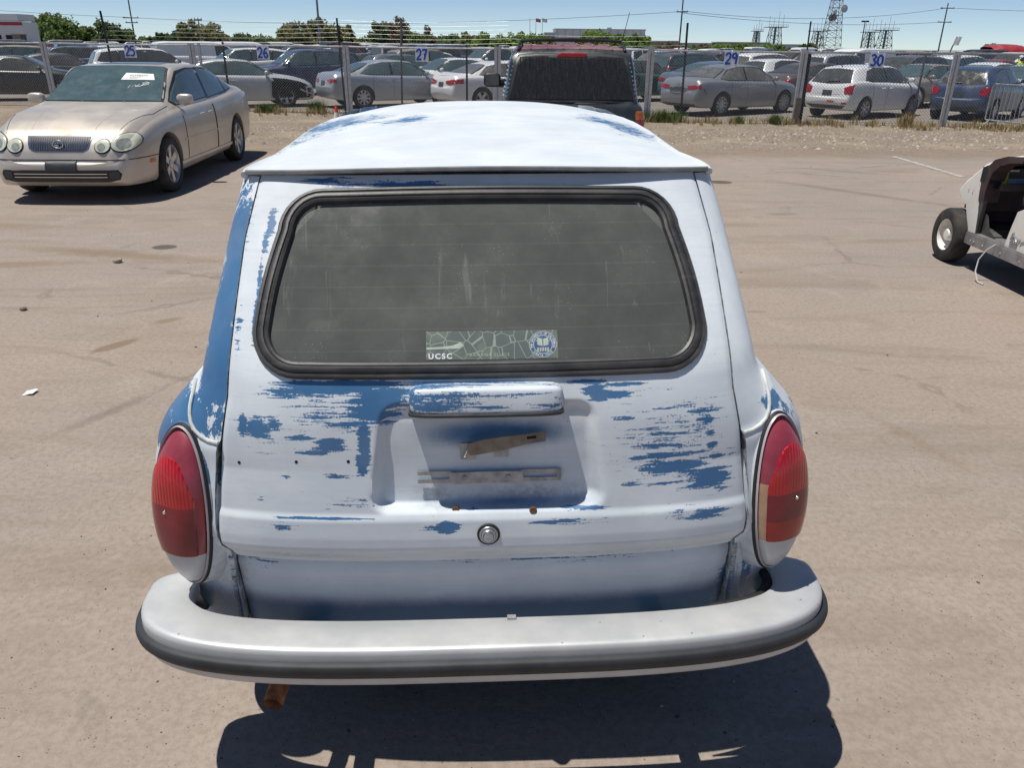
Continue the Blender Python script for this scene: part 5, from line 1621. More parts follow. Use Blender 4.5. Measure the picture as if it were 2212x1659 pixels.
    mb = MB(); mb.grid([[Vector((4.39, 5.5, .66)) + p for p in r] for r in superell((0, 0, 0), (.56, .32, .09), .4, .3, 10, 28)], closeu=True); mb.build('seat_cushion', M_BLACK, t)
    mb = MB(); mb.grid([[Vector((4.39, 5.14, .95)) + p for p in r] for r in superell((0, 0, 0), (.55, .07, .26), .4, .3, 10, 28)], closeu=True); mb.build('seat_back', M_BLACK, t)
    # steering column and pedal
    mb = MB(); mb.tube([(4.14, 6.35, .50), (4.14, 6.0, .88)], .02, 8); mb.tube([(4.14 + .17 * math.cos(a), 5.97 + .12 * math.sin(a), .90 + .12 * math.sin(a)) for a in [2 * math.pi * k / 24 for k in range(24)]], .014, 6, closed=True); mb.build('steering_wheel', M_BLACK, t)
    mb = MB(); mb.box((4.16, 6.22, .42), (.16, .015, .13), Matrix.Rotation(R(-30), 3, 'X')); pdl = mb.build('pedal', M_ALU, t, smooth=0)
    for k in range(2): 
        m4 = axis_matrix((4.105, 6.205, .40 + .05 * k), (0, -1, .3)); mb = MB(); mb.lathe([(.008, 0), (.006, .008), (0, .009)], 8, m4); mb.build('bolt', M_CHROME, pdl)
    # wheels
    for x, y, s, st in ((CX0 - .005, 6.71, -1, R(-2)), (CX1 + .005, 6.71, 1, R(-2)), (CX0 + .02, 4.60, -1, 0), (CX1 - .02, 4.60, 1, 0)):
        M = Matrix.Translation((x, y, .226)) @ Matrix.Rotation(st, 4, 'Z') @ Matrix.Rotation(R(90) * s, 4, 'Y')
        simple_wheel('wheel', .226, .15, M, t, M_CREAM, 0, .60, dish=.75)
    mb = MB(); mb.bar((CX0 - .05, 6.72, .23), (CX1 + .03, 6.72, .23), .05, .05); mb.box((4.39, 6.55, .34), (.9, .4, .08)); mb.build('front_axle', M_WELL, t, smooth=0)
    mb = MB(); mb.box((CX0 + .05, 6.62, .48), (.05, .12, .03)); mb.build('fender_tab', M_WELL, t, smooth=0)
    # trailing cable
    mb = MB(); mb.tube([(CX0 - .03, 6.03, .30), (CX0 - .07, 6.06, .25), (CX0 - .11, 6.07, .17), (CX0 - .125, 6.05, .08), (CX0 - .125, 5.99, .012), (CX0 - .115, 5.92, .008)], .0055, 6); mb.build('loose_cable', pm('white_cable', (.62, .62, .60), .5), t)
    # folded tarp / bag on the seat front
    mb = MB(); mb.grid([[Vector((4.02, 5.86, .68)) + p for p in r] for r in superell((0, 0, 0), (.22, .10, .10), .7, .6, 10, 20)], closeu=True); mb.build('seat_flap', M_BLACK, t)
    return t
def cream_mat():
    t = NT('scuffed_cream_plastic')
    n = t.noise(6, 6, .65); s = t.noise(1., 5, .7, vec=t.mapping(t.co(), (20, 20, 7)))
    c = t.mix(t.step(n, .35, .7), (.78, .75, .68), (.84, .82, .76))
    c = t.mix(t.step(s, .62, .68, 0., .85), c, (.07, .065, .06))
    c = t.mix(t.step(t.noise(14, 5), .58, .78, 0., .5), c, (.36, .32, .26))
    t.set(color=c, rough=.42); return t.m
cart = make_cart()
# packaged charger on the dash tray
cb = thing('charger_box', 'yellow and black boxed charger lying on the golf cart dash', 'box', (3.995, 6.44, .715), R(4))
mb = MB(); mb.box((0, 0, .055), (.40, .12, .115)); mb.build('carton', pm('black_carton', (.022, .024, .03), .45), cb, smooth=0)
for x in (-.075, .175):
    mb = MB(); mb.box((x, -.0605, .055), (.04, .003, .117)); mb.build('yellow_band', pm('yellow_print', (.72, .62, .03), .5), cb, smooth=0)
mb = MB(); mb.box((.05, -.0605, .018), (.20, .002, .038)); mb.build('silver_panel', pm('grey_blue_print', (.30, .36, .44), .5), cb, smooth=0)
mb = MB(); mb.box((-.02, -.0612, .098), (.09, .002, .014)); mb.box((.10, -.0612, .085), (.05, .002, .03)); mb.box((-.15, -.0612, .095), (.05, .002, .016)); mb.build('white_print', M_PAPER, cb, smooth=0)
# ================================================================== fence, boards, barrier, cone
FENCE = [(-30, 28.7), (-23, 27.6), (-19, 26.8), (-15, 26.1), (-9, 25.1), (-5.1, 24.5), (3.72, 23.0), (7.78, 22.6), (11.9, 22.3), (18, 21.9), (30, 21.3)]
def fence_y(x): return lerp_tab(x, FENCE)
FZ0, FZ1 = -.24, 1.585
M_POSTW = pm('pale_painted_post', (.50, .50, .52), .55, .1, var=.12, scale=12, dirt=.35, dirtc=(.33, .28, .22))
M_POSTD = pm('dark_steel_post', (.035, .036, .040), .6, .3, var=.3, scale=20)
M_POSTG = pm('grey_pipe_post', (.16, .165, .175), .5, .5, var=.15)
M_WOODP = pm('weathered_wood_post', (.20, .165, .135), .85, 0, var=.3, scale=14, bump=.4)
M_WIRE = pm('galvanised_wire', (.33, .335, .34), .45, .7, var=.1)
fence = thing('chain_link_fence', 'chain link fence with pale flat posts and strands of barbed wire along the yard', 'fence', (0, 24, -.25))
fence.location = (0, 0, 0)
mb = MB()
xs = [-30 + .5 * k for k in range(121)]
mb.tube([(x, fence_y(x), FZ1 + .010 * math.sin(x * .7)) for x in xs], .024, 8); mb.build('top_rail', M_STEEL, fence)
mb = MB(); mb.tube([(x, fence_y(x), FZ0 + .05 + .01 * math.sin(x * 2.1)) for x in xs], .004, 4); mb.build('tension_wire', M_WIRE, fence)
# the woven mesh: two families of slanting wires, too many to pick apart
mb = MB()
Hf = FZ1 - FZ0 - .05; slope = 1.0
step = .083
x = -30 - Hf
while x < 30:
    for sgn in (1, -1):
        a0, a1 = (x, x + Hf * slope) if sgn > 0 else (x + Hf * slope, x)
        P = []
        for k in range(5):
            f = k / 4; xx = a0 + (a1 - a0) * f
            if xx < -30 or xx > 30: continue
            P.append((xx, fence_y(xx) + .004 * sgn, FZ0 + .04 + Hf * f))
        if len(P) > 1: mb.tube(P, .0040, 3, caps=False)
    x += step
tag(mb.build('wire_mesh', M_WIRE, fence, smooth=0, fixn=False), kind='stuff')
def flat_post(x, top=FZ1 + .05, lean=0., wood=False):
    mb = MB(); y = fence_y(x) - .05
    for dx in (-.052, .052):
        mb.box((x + dx, y, (top + FZ0 - .1) / 2), (.080, .045, top - FZ0 + .1))
    mb.box((x, y + .02, (top + FZ0) / 2), (.05, .02, top - FZ0))
    mb.build('fence_post', M_POSTW, fence, smooth=0)
    if wood:
        mb = MB(); mb.box((x + .01, y - .04, FZ0 + .30), (.16, .04, .75), Matrix.Rotation(R(2), 3, 'Y')); mb.build('wood_stake', M_WOODP, fence, smooth=0)
for x, w in ((-19.3, 0), (-14.48, 0), (-9.64, 0), (-4.9, 0), (-.5, 0), (3.68, 0), (7.7, 1), (11.62, 0), (15.6, 0), (19.6, 0), (23.6, 0), (27.6, 0), (-24.2, 0), (-29, 0)): flat_post(x, wood=w)
mb = MB(); mb.box((-9.38, 25.1, .70), (.07, .05, 1.9)); mb.build('fence_post', M_POSTW, fence, smooth=0)
def round_post(x0, x1, ztop, r, mat, nm='dark_post'):
    mb = MB(); mb.tube([(x0, fence_y(x0) + .08, FZ0 - .1), (x0 + (x1 - x0) * .5, fence_y(x0) + .08, (ztop + FZ0) / 2), (x1, fence_y(x0) + .08, ztop)], r, 7); mb.build(nm, mat, fence)
for a in ((-12.30, -12.42, 2.50, .032, M_POSTD), (-8.67, -8.67, 1.68, .032, M_POSTD), (-5.05, -5.12, 2.34, .028, M_POSTD), (-3.33, -3.25, 2.34, .030, M_POSTG), (-1.39, -1.38, 1.66, .03, M_POSTD), (4.64, 4.60, 2.27, .030, M_POSTD), (7.83, 7.78, 2.33, .022, M_POSTD), (10.87, 10.87, 1.62, .028, M_POSTG)): round_post(*a)
for x in (7.86,):
    mb = MB(); mb.box((x, fence_y(x) + .05, .62), (.10, .05, 1.85)); mb.build('dark_post', M_POSTD, fence, smooth=0)
for k, z in enumerate((1.72, 1.84, 1.96, 2.07, 2.18, 2.28)):
    for x0, x1 in ((-12.4, -5.1), (-5.1, -.2)) + (((-.2, 4.6),) if k < 3 else ()):
        mb = MB(); P = []
        for j in range(13):
            f = j / 12; xx = x0 + (x1 - x0) * f
            P.append((xx, fence_y(xx) + .08, z - (.05 * math.sin(math.pi * f))))
        mb.tube(P, .0024, 4); mb.build('barbed_wire', M_WIRE, fence, smooth=0)
# number boards
DIG = {'2': [[(0, .75), (.15, .95), (.45, 1), (.6, .8), (.5, .5), (.2, .2), (0, 0), (.65, .05)]],
       '5': [[(.65, 1), (.1, .95), (.05, .6), (.4, .65), (.62, .42), (.5, .1), (.15, 0), (0, .12)]],
       '6': [[(.6, 1), (.25, .8), (.05, .4), (.15, .05), (.45, 0), (.62, .25), (.45, .5), (.1, .4)]],
       '7': [[(0, .95), (.65, 1), (.45, .55), (.25, 0)], [(.2, .5), (.55, .52)]],
       '9': [[(.6, .75), (.4, 1), (.1, .9), (.08, .6), (.4, .5), (.6, .8), (.55, .3), (.5, 0)]],
       '3': [[(.02, .9), (.35, 1), (.6, .8), (.3, .55), (.62, .3), (.4, 0), (0, .1)]],
       '0': [[(.3, 1), (.05, .7), (.05, .25), (.3, 0), (.6, .25), (.6, .75), (.3, 1)]]}
M_BOARD = pm('white_sign_board', (.66, .69, .74), .5, var=.06)
M_SIGNB = pm('blue_brush_paint', (.010, .070, .40), .45, var=.2, scale=30)
def board(txt, x, desc):
    y = fence_y(x) - .045; s = .38
    t = thing('number_board', 'white board with blue number %s on the fence %s' % (txt, desc), 'sign', (x, y, 1.24), R(-9), 'numbered bay boards on the fence')
    mb = MB(); mb.box((0, 0, .16), (s, .012, s * .97)); mb.build('panel', M_BOARD, t, smooth=0)
    for k, ch in enumerate(txt):
        mb = MB()
        for st in DIG[ch]:
            pts = [(-.155 + .165 * k + u * .21, v * .27 + .03) for u, v in st]
            dense = []
            for i in range(len(pts) - 1):
                for q in range(5):
                    f = q / 5; dense.append((pts[i][0] + (pts[i + 1][0] - pts[i][0]) * f, pts[i][1] + (pts[i + 1][1] - pts[i][1]) * f))
            dense.append(pts[-1])
            o = mb.tube([(a, -.008, b) for a, b in dense], .029, 6)
            for i in range(o, len(mb.v)): mb.v[i] = (mb.v[i][0], -.008 + (mb.v[i][1] + .008) * .15, mb.v[i][2])
        mb.build('painted_digit', M_SIGNB, t)
    mb = MB(); mb.tube([(0, 0, .34), (0, .03, .37)], .004, 5); mb.build('wire_tie', M_STEEL, t)
for txt, x, d in (('25', -11.62, 'above the gold saloon'), ('26', -7.41, 'left of the leaning dark post'), ('27', -2.66, 'right of the tall grey pipe'), ('29', 5.82, 'above the grey sedan'), ('30', 9.60, 'above the white hatchback')): board(txt, x, d)
# crowd barrier
br = thing('crowd_barrier', 'grey steel crowd control barrier standing before the fence at the right edge', 'barrier', (12.62, 22.05, -.24), math.atan2(-2.0, .85))
mb = MB(); LB_, HB = 2.3, 1.10
mb.tube([(0, 0, .22), (0, 0, 1.02), (.06, 0, HB), (LB_ - .06, 0, HB), (LB_, 0, 1.02), (LB_, 0, .22), (LB_ - .04, 0, .20), (.04, 0, .20)], .021, 8, closed=True); mb.build('frame', M_STEEL, br)
for k in range(1, 20):
    mb = MB(); mb.cyl((LB_ * k / 20, 0, .20), (LB_ * k / 20, 0, HB), .0085, seg=6); mb.build('upright_bar', M_STEEL, br)
for x in (.18, LB_ - .18):
    mb = MB(); mb.tube([(x, -.38, .0), (x, -.05, .22), (x, .05, .22), (x, .38, .0)], .018, 8); mb.build('foot', M_STEEL, br)
# traffic cone
cn = thing('traffic_cone', 'orange and white traffic cone by the fence, left of the estate car roof', 'cone', (-4.42, 20.35, ground_z(0, 20.35)))
M_CO = pm('orange_cone_plastic', (.62, .10, .05), .5, var=.1); M_CW = pm('white_cone_band', (.72, .72, .70), .5)
mb = MB(); mb.box((0, 0, .012), (.28, .28, .024)); mb.build('base', M_CO, cn, smooth=0)
for nm, z0, z1, m in (('lower_cone', .02, .12, M_CO), ('white_band', .12, .32, M_CW), ('upper_cone', .32, .50, M_CO)):
    f = lambda z: .10 - .075 * z / .5
    mb = MB(); mb.lathe([(f(z0), z0), (f(z1), z1)] + ([(0, z1 + .005)] if z1 == .5 else []), 18); mb.build(nm, m, cn)

# ================================================================== first row behind the fence
YZ = -.25
def grey_sedan_details(t, bvh, sp):
    decal(bvh, [(-.40, .80), (.40, .80), (.30, .66), (-.30, .66)], (0, -2.4, 0), X3, Z3, (0, 1, 0), .010).build('plate_recess', M_PLATE, t)
    mb = MB(); P = []
    for x, z in ((-.36, .80), (-.30, .69), (0, .665), (.30, .69), (.36, .80)):
        h = bvh.ray_cast(Vector((x, -5, z)), Vector((0, 1, 0))); P.append(h[0] + Vector((0, -.015, 0)))
    mb.tube(P, .016, 6); mb.build('chrome_strip', M_CHROME, t)
    decal(bvh, [(-.72, .36), (.72, .36), (.6, .27), (-.6, .27)], (0, -2.4, 0), X3, Z3, (0, 1, 0), .008).build('bumper_valance', M_LOWER, t)
    mb = MB(); mb.tube([bvh.ray_cast(Vector((3, -2.18 + .03 * k, .80 - .045 * k)), Vector((-1, 0, 0)))[0] + Vector((.002, 0, 0)) for k in range(5)], .012, 5); mb.build('scrape_mark', M_TRIM, t)
    h = bvh.ray_cast(Vector((0, -5, .90)), Vector((0, 1, 0))); mb = MB(); mb.tube([h[0] + Vector((.05 * math.cos(a), -.012, .035 * math.sin(a))) for a in [2 * math.pi * k / 16 for k in range(16)]], .007, 5, closed=True); mb.build('emblem', M_CHROME, t)
make_car('sedan', 'mid_grey', 'silver-grey sedan tail-on at the fence below the 29 board with twin red lamps', (6.92, 26.44, YZ), yaw_to((.836, .549)), details=grey_sedan_details, spokes=10, rim=M_STEEL, glass=M_DGLASS)
def hatch_details(t, bvh, sp):
    D = (0, 1, 0); O = (0, -2, 0)
    decal(bvh, [(-.50, .97), (.50, .97), (.46, .70), (-.46, .70)], O, X3, Z3, D, .004).build('tailgate_recess', PAINT['white'], t)
    decal(bvh, [(-.66, .40), (.66, .40), (.50, .30), (-.50, .30)], O, X3, Z3, D, .008).build('bumper_valance', M_LOWER, t)
    decal(bvh, rrect(.62, .46, .075, .025, .01, 2), O, X3, Z3, D, .01).build('fog_lamp', M_TAIL, t)
    mb = MB(); mb.tube([bvh.ray_cast(Vector((x, -5, z)), Vector((0, 1, 0)))[0] + Vector((0, -.03, 0)) for x, z in ((-.08, 1.00), (-.06, 1.045), (.30, 1.06))], .012, 5); mb.build('rear_wiper', M_TRIM, t)
    mb = MB(); mb.tube([(0, -1.42, 1.43), (0, -1.52, 1.50)], [.02, .005], 6); mb.build('roof_aerial', M_TRIM, t)
    decal(bvh, rrect(.18, .50, .11, .03, .005, 1), O, X3, Z3, D, .01).build('bumper_sticker', M_AMBER, t)
make_car('hatch', 'white', 'white hatchback tail-on at the fence below the 30 board with tall red lamps', (10.85, 25.70, YZ), yaw_to((.824, .567)), details=hatch_details, spokes=7)
make_car('sedan', 'silver_blue', 'silver sedan side-on at the fence, its tail wrapped in clear film', (-4.15, 28.0, YZ), yaw_to((.839, .545)), spokes=9, glass=M_TGLASS)
def tail_details(t, bvh, sp):
    for s in (-1, 1): decal(bvh, [(s * .30, .86), (s * .84, .94), (s * .86, .80), (s * .60, .76), (s * .34, .78)], (0, -2.4, 0), X3, Z3, (0, 1, 0), .012).build('tail_lamp', M_TAIL, t, smooth=60)
    mb = MB(); mb.tube([bvh.ray_cast(Vector((x, -5, 1.03)), Vector((0, 1, 0)))[0] + Vector((0, -.01, .0)) for x in (-.7, -.35, 0, .35, .7)], .010, 5); mb.build('boot_edge', PAINT['white'], t)
make_car('sedan', 'white', 'white sedan tail-on at the fence, left of the dark off-roader', (-.35, 27.8, YZ), yaw_to((.839, .545)), details=tail_details, tails=False, glass=M_DGLASS)
def broken_details(t, bvh, sp):
    # front wing gone: dark bay with bent bits above the front wheel
    decal(bvh, [(.98, .40), (1.02, .90), (1.5, .86), (1.9, .78), (2.25, .64), (2.33, .45), (2.2, .30), (1.9, .28), (1.0, .30)], (2, 0, 0), Y3, Z3, (-1, 0, 0), .006, rings=(0, .25, .5, .7, .85, 1.)).build('exposed_bay', M_WELL, t)
    mb = MB()
    for a, b in (((.85, 1.15, .72), (.80, 2.2, .60)), ((.86, 1.9, .55), (.80, 2.3, .40)), ((.87, 2.1, .62), (.84, 2.12, .35))): mb.tube([a, ((a[0] + b[0]) / 2 + .03, (a[1] + b[1]) / 2, (a[2] + b[2]) / 2 - .02), b], .025, 6)
    mb.build('bent_rail', M_STEEL, t)
make_car('sedan', 'silver', 'pale silver sedan with its right front wing torn off, left of the cone', (-9.05, 26.9, YZ), yaw_to((.90, .43)), details=broken_details, spokes=5, front=False, glass=M_TGLASS)
def blue_details(t, bvh, sp):
    mb = MB(); mb.tube([bvh.ray_cast(Vector((x, -5, .62 + .02 * abs(x))), Vector((0, 1, 0)))[0] + Vector((0, -.008, 0)) for x in (-.6, -.3, 0, .3, .6)], .014, 6); mb.build('chrome_strip', M_CHROME, t)
    decal(bvh, [(-.62, .40), (.62, .40), (.50, .30), (-.50, .30)], (0, -2, 0), X3, Z3, (0, 1, 0), .008).build('bumper_valance', M_LOWER, t)
    mb = MB(); mb.tube([bvh.ray_cast(Vector((x, -5, z)), Vector((0, 1, 0)))[0] + Vector((0, -.03, 0)) for x, z in ((-.35, 1.04), (0, 1.05))], .012, 5); mb.build('rear_wiper', M_TRIM, t)
make_car('hatch', 'blue', 'blue hatchback tail-on between the white hatchback and the crowd barrier', (14.35, 25.6, YZ), yaw_to((.72, .69)), details=blue_details)
make_car('sedan', 'black', 'black sedan behind the fence at the left edge beside the gold saloon', (-17.3, 29.0, YZ), R(20 - 90), spokes=10)
MID = [
 ('sedan','charcoal',-19.21,35.29,33,0,'charcoal sedan showing its arched side glass above the black sedan'),
 ('suv','white',-15.08,34.71,33,0,'white wagon behind the gold saloon, below the 25 board'),
 ('suv','dark_blue',-8.49,33.79,213,1,'dark blue crossover with damaged side below the 26 board'),
 ('sedan','white',-2.50,32.95,213,0,'white coupe-like sedan between the 27 board and the white tail-on sedan'),
 ('sedan','light_blue',7.70,31.52,33,0,'pale blue-grey sedan with one red lamp behind the grey sedan'),
 ('hatch','white',11.62,36.77,33,0,'white hatchback between the 29 board and the pale wooden post'),
 ('sedan','brown',11.08,31.05,33,0,'brown sedan tail-on, left of the white hatchback at the fence'),
 ('sedan','tan',14.85,30.52,213,0,'beige sedan between the white hatchback and the blue hatchback'),
 ('sedan','silver',18.32,30.03,213,0,'silver sedan behind the crowd barrier'),
 ('suv','blue',-22.17,41.50,213,1,'blue SUV with a paper sheet, left of the number 25 board'),
 ('suv','white',-13.06,40.23,213,1,'white SUV with a paper sheet, left of the number 26 board'),
 ('suv','tan',-25.36,41.95,213,1,'tan SUV behind the black sedan at the left end of the fence'),
 ('sedan','white',-27.22,48.01,33,0,'white sedan in the second row behind the tan SUV'),
 ('sedan','dark_blue',-18.91,41.05,213,1,'dark blue sedan behind the white wagon and the 25 board'),
 ('hatch','red',-23.79,47.53,33,0,'red hatchback peeping out left of the white wagon'),
 ('van','white',-17.14,46.60,33,0,'white van with sheeted door behind the leftmost pale fence posts'),
 ('sedan','white',-12.91,46.01,33,0,'white sedan roof just right of the 26 board'),
 ('suv','black',-8.63,39.61,33,0,'black SUV left of the leaning dark fence post'),
 ('hatch','grey',-5.24,39.13,33,0,'grey hatchback behind the silver sedan roof'),
 ('sedan','charcoal',-7.90,45.31,33,0,'dark sedan directly behind the silver sedan'),
 ('pickup','white',-1.30,44.38,213,0,'white pickup right of the number 27 board'),
 ('suv','tan',-4.71,44.86,33,0,'tan SUV seen behind the number 27 board'),
 ('hatch','green',4.56,31.96,33,0,'dark green hatchback beside the off-roader at its right'),
 ('suv','charcoal',7.87,37.30,33,0,'charcoal SUV above the grey sedan, left of the 29 board'),
 ('suv','black',7.35,43.17,213,0,'black SUV with teal glass right of the off-roader'),
 ('suv','white',12.67,42.43,33,0,'white SUV right behind the number 29 board'),
 ('suv','silver',16.12,41.94,33,0,'silver SUV roof behind the white hatchback at the fence'),
 ('van','white',19.02,47.34,213,0,'white van left of the number 30 board'),
 ('suv','grey',16.71,36.06,213,0,'grey SUV with wrinkled body right of the number 30 board'),
 ('suv','white',21.83,41.14,33,0,'white SUV above the blue hatchback roof'),
 ('sedan','white',20.17,35.58,33,0,'white sedan with blue window film at the right edge'),
]
MIDPOS = []
for kind, color, x, y, hd, paper, label in MID:
    make_car(kind, color, label, (x, y, YZ), R(hd - 90 + random.uniform(-2, 2)), paper=bool(paper), glass=random.choice([M_CGLASS, M_DGLASS, M_TGLASS]), group='cars in the front rows of the yard')
    MIDPOS.append((x, y))

# ================================================================== the packed rows further back
FAR = {}
def far_mesh(kind, color):
    if kind not in FAR:
        sp = SPECS[kind]; V, F = loft(sp, .34, False)
        bvh = BVHTree.FromPolygons([tuple(p) for p in V], F)
        mb = MB(); mb.v = [tuple(p) for p in V]; mb.f = list(F); mb.mi = [0] * len(F)
        for s in (-1, 1):
            for poly in sp['side']: decal(bvh, poly, (s * 2, 0, 0), Y3, Z3, (-s, 0, 0), .012, mb, False, 1, (0, .5, 1), 2)
        for seg, dirv in ((sp['ws'], (0, -.55, -.83)), (sp['rg'], (0, .7, -.7))):
            (ya, za), (yb, zb) = seg; d = Vector(dirv).normalized(); o = Vector((0, (ya + yb) / 2, (za + zb) / 2)); vv = d.cross(X3).normalized(); vv = vv if vv.z > 0 else -vv
            hh = abs((Vector((0, ya, za)) - Vector((0, yb, zb))).dot(vv)) / 2
            wt, wb = sp['rw'] * sp['W'] * .9, sp['W'] * .8
            decal(bvh, [(-wb, -hh), (wb, -hh), (wt, hh), (-wt, hh)], o, X3, vv, d, .014, mb, False, 1, (0, .5, 1), 4)
        for wy in (sp['wf'], sp['wr']):
            for s in (-1, 1): mb.cyl((s * (sp['W'] - .22), wy, sp['r']), (s * (sp['W'] + .01), wy, sp['r']), sp['r'], seg=14, mi=2)
        FAR[kind] = mb; FAR[(kind, 'm')] = {}
    d = FAR[(kind, 'm')]
    if color not in d: d[color] = FAR[kind].mesh('far_' + kind, [PAINT[color], M_CGLASS, M_TYRE], 40, True)
    return d[color]
rnd = random.Random(11)
base = 38.4; nfar = 0; FARL = {}
KN = {'sedan': 'sedan', 'hatch': 'hatchback', 'suv': 'SUV', 'pickup': 'pickup', 'van': 'van'}
while base < 165 and nfar < 270:
    sp_ = 3.9 if base < 62 else (4.6 if base < 90 else 6.0)
    x = -(.66 * base + 3)
    while x < .68 * base + 3:
        y = base - .14 * x * (1 if base < 60 else .5)
        xx = x + rnd.uniform(-.2, .2)
        if rnd.random() < .93 and all(math.hypot((xx - a) * .75, y - b) > 3.9 for a, b in MIDPOS):
            kind = rnd.choices(['sedan', 'hatch', 'suv', 'pickup', 'van'], [5, 2, 5, 1.6, .8])[0]
            color = rnd.choices(['white', 'silver', 'grey', 'black', 'charcoal', 'dark_blue', 'red', 'tan', 'light_blue'], [6, 4, 3, 3, 2, 1.3, .9, .9, .8])[0]
            o = link('far_' + KN[kind].lower(), far_mesh(kind, color)); o.location = (xx, y, YZ); o.rotation_euler = (0, 0, R((33 if rnd.random() < .6 else 213) - 90 + rnd.uniform(-3, 3)))
            q = xx / y
            where = ('at the far left' if q < -.47 else 'above the gold saloon' if q < -.30 else 'above the traffic cone' if q < -.12 else 'left of the off-roader' if q < .02 else 'right of the off-roader' if q < .2 else 'below the antenna towers' if q < .36 else 'above the white hatchback' if q < .48 else 'near the right edge')
            depth = 'middle rows' if base < 50 else 'back rows' if base < 85 else 'farthest rows'
            lab = '%s %s, %s of the yard, %s' % (color.replace('_', ' '), KN[kind], depth, where)
            tag(o, lab, {'pickup': 'pickup truck', 'van': 'van'}.get(kind, 'car'), 'cars in the packed rows behind the fence')
            FARL.setdefault(lab, []).append((q, o))
            nfar += 1
        x += sp_
    base += 5.8 if base < 62 else (8. if base < 90 else 13.)

for lab, lst in FARL.items():     # the look-alikes are told apart by their order from the left
    if len(lst) > 1:
        for k, (q, o) in enumerate(sorted(lst, key=lambda e: e[0])):
            o['label'] = lab.replace(' of the yard', '') + ', ' + ['first', 'second', 'third', 'fourth', 'fifth', 'sixth', 'seventh', 'eighth', 'ninth', 'tenth'][min(k, 9)] + ' such from left'
# ================================================================== trees along the far side
LEAFC = {'g': (.155, .220, .072), 'd': (.095, .150, .060), 'o': (.215, .225, .100), 'b': (.200, .170, .110), 'l': (.190, .280, .070)}
def leaf_mat(k):
    t = NT('foliage_' + k); c = LEAFC[k]
    a = t.attr('tone')
    cc = t.mix(a, tuple(v * .7 for v in c), tuple(min(1, v * 1.4) for v in c))
    cc = t.mix(t.step(t.noise(.5, 3), .45, .7, 0., .5), cc, (c[0] * 1.5, c[1] * 1.15, c[2] * .9))
    t.set(color=cc, rough=.65, spec=.3)
    tr = t.n.new('ShaderNodeBsdfTranslucent'); t.l.new(cc, tr.inputs[0]); mx = t.n.new('ShaderNodeMixShader'); mx.inputs[0].default_value = .45
    t.l.new(t.p.outputs[0], mx.inputs[1]); t.l.new(tr.outputs[0], mx.inputs[2]); t.l.new(mx.outputs[0], t.out.inputs[0])
    return t.m
M_LEAF = {k: leaf_mat(k) for k in LEAFC}
M_BARK = pm('tree_bark', (.11, .085, .065), .9, var=.3, bump=.4)
KINDN = {'g': 'green broadleaf', 'd': 'dark green', 'o': 'olive green', 'b': 'brownish', 'l': 'bright green'}
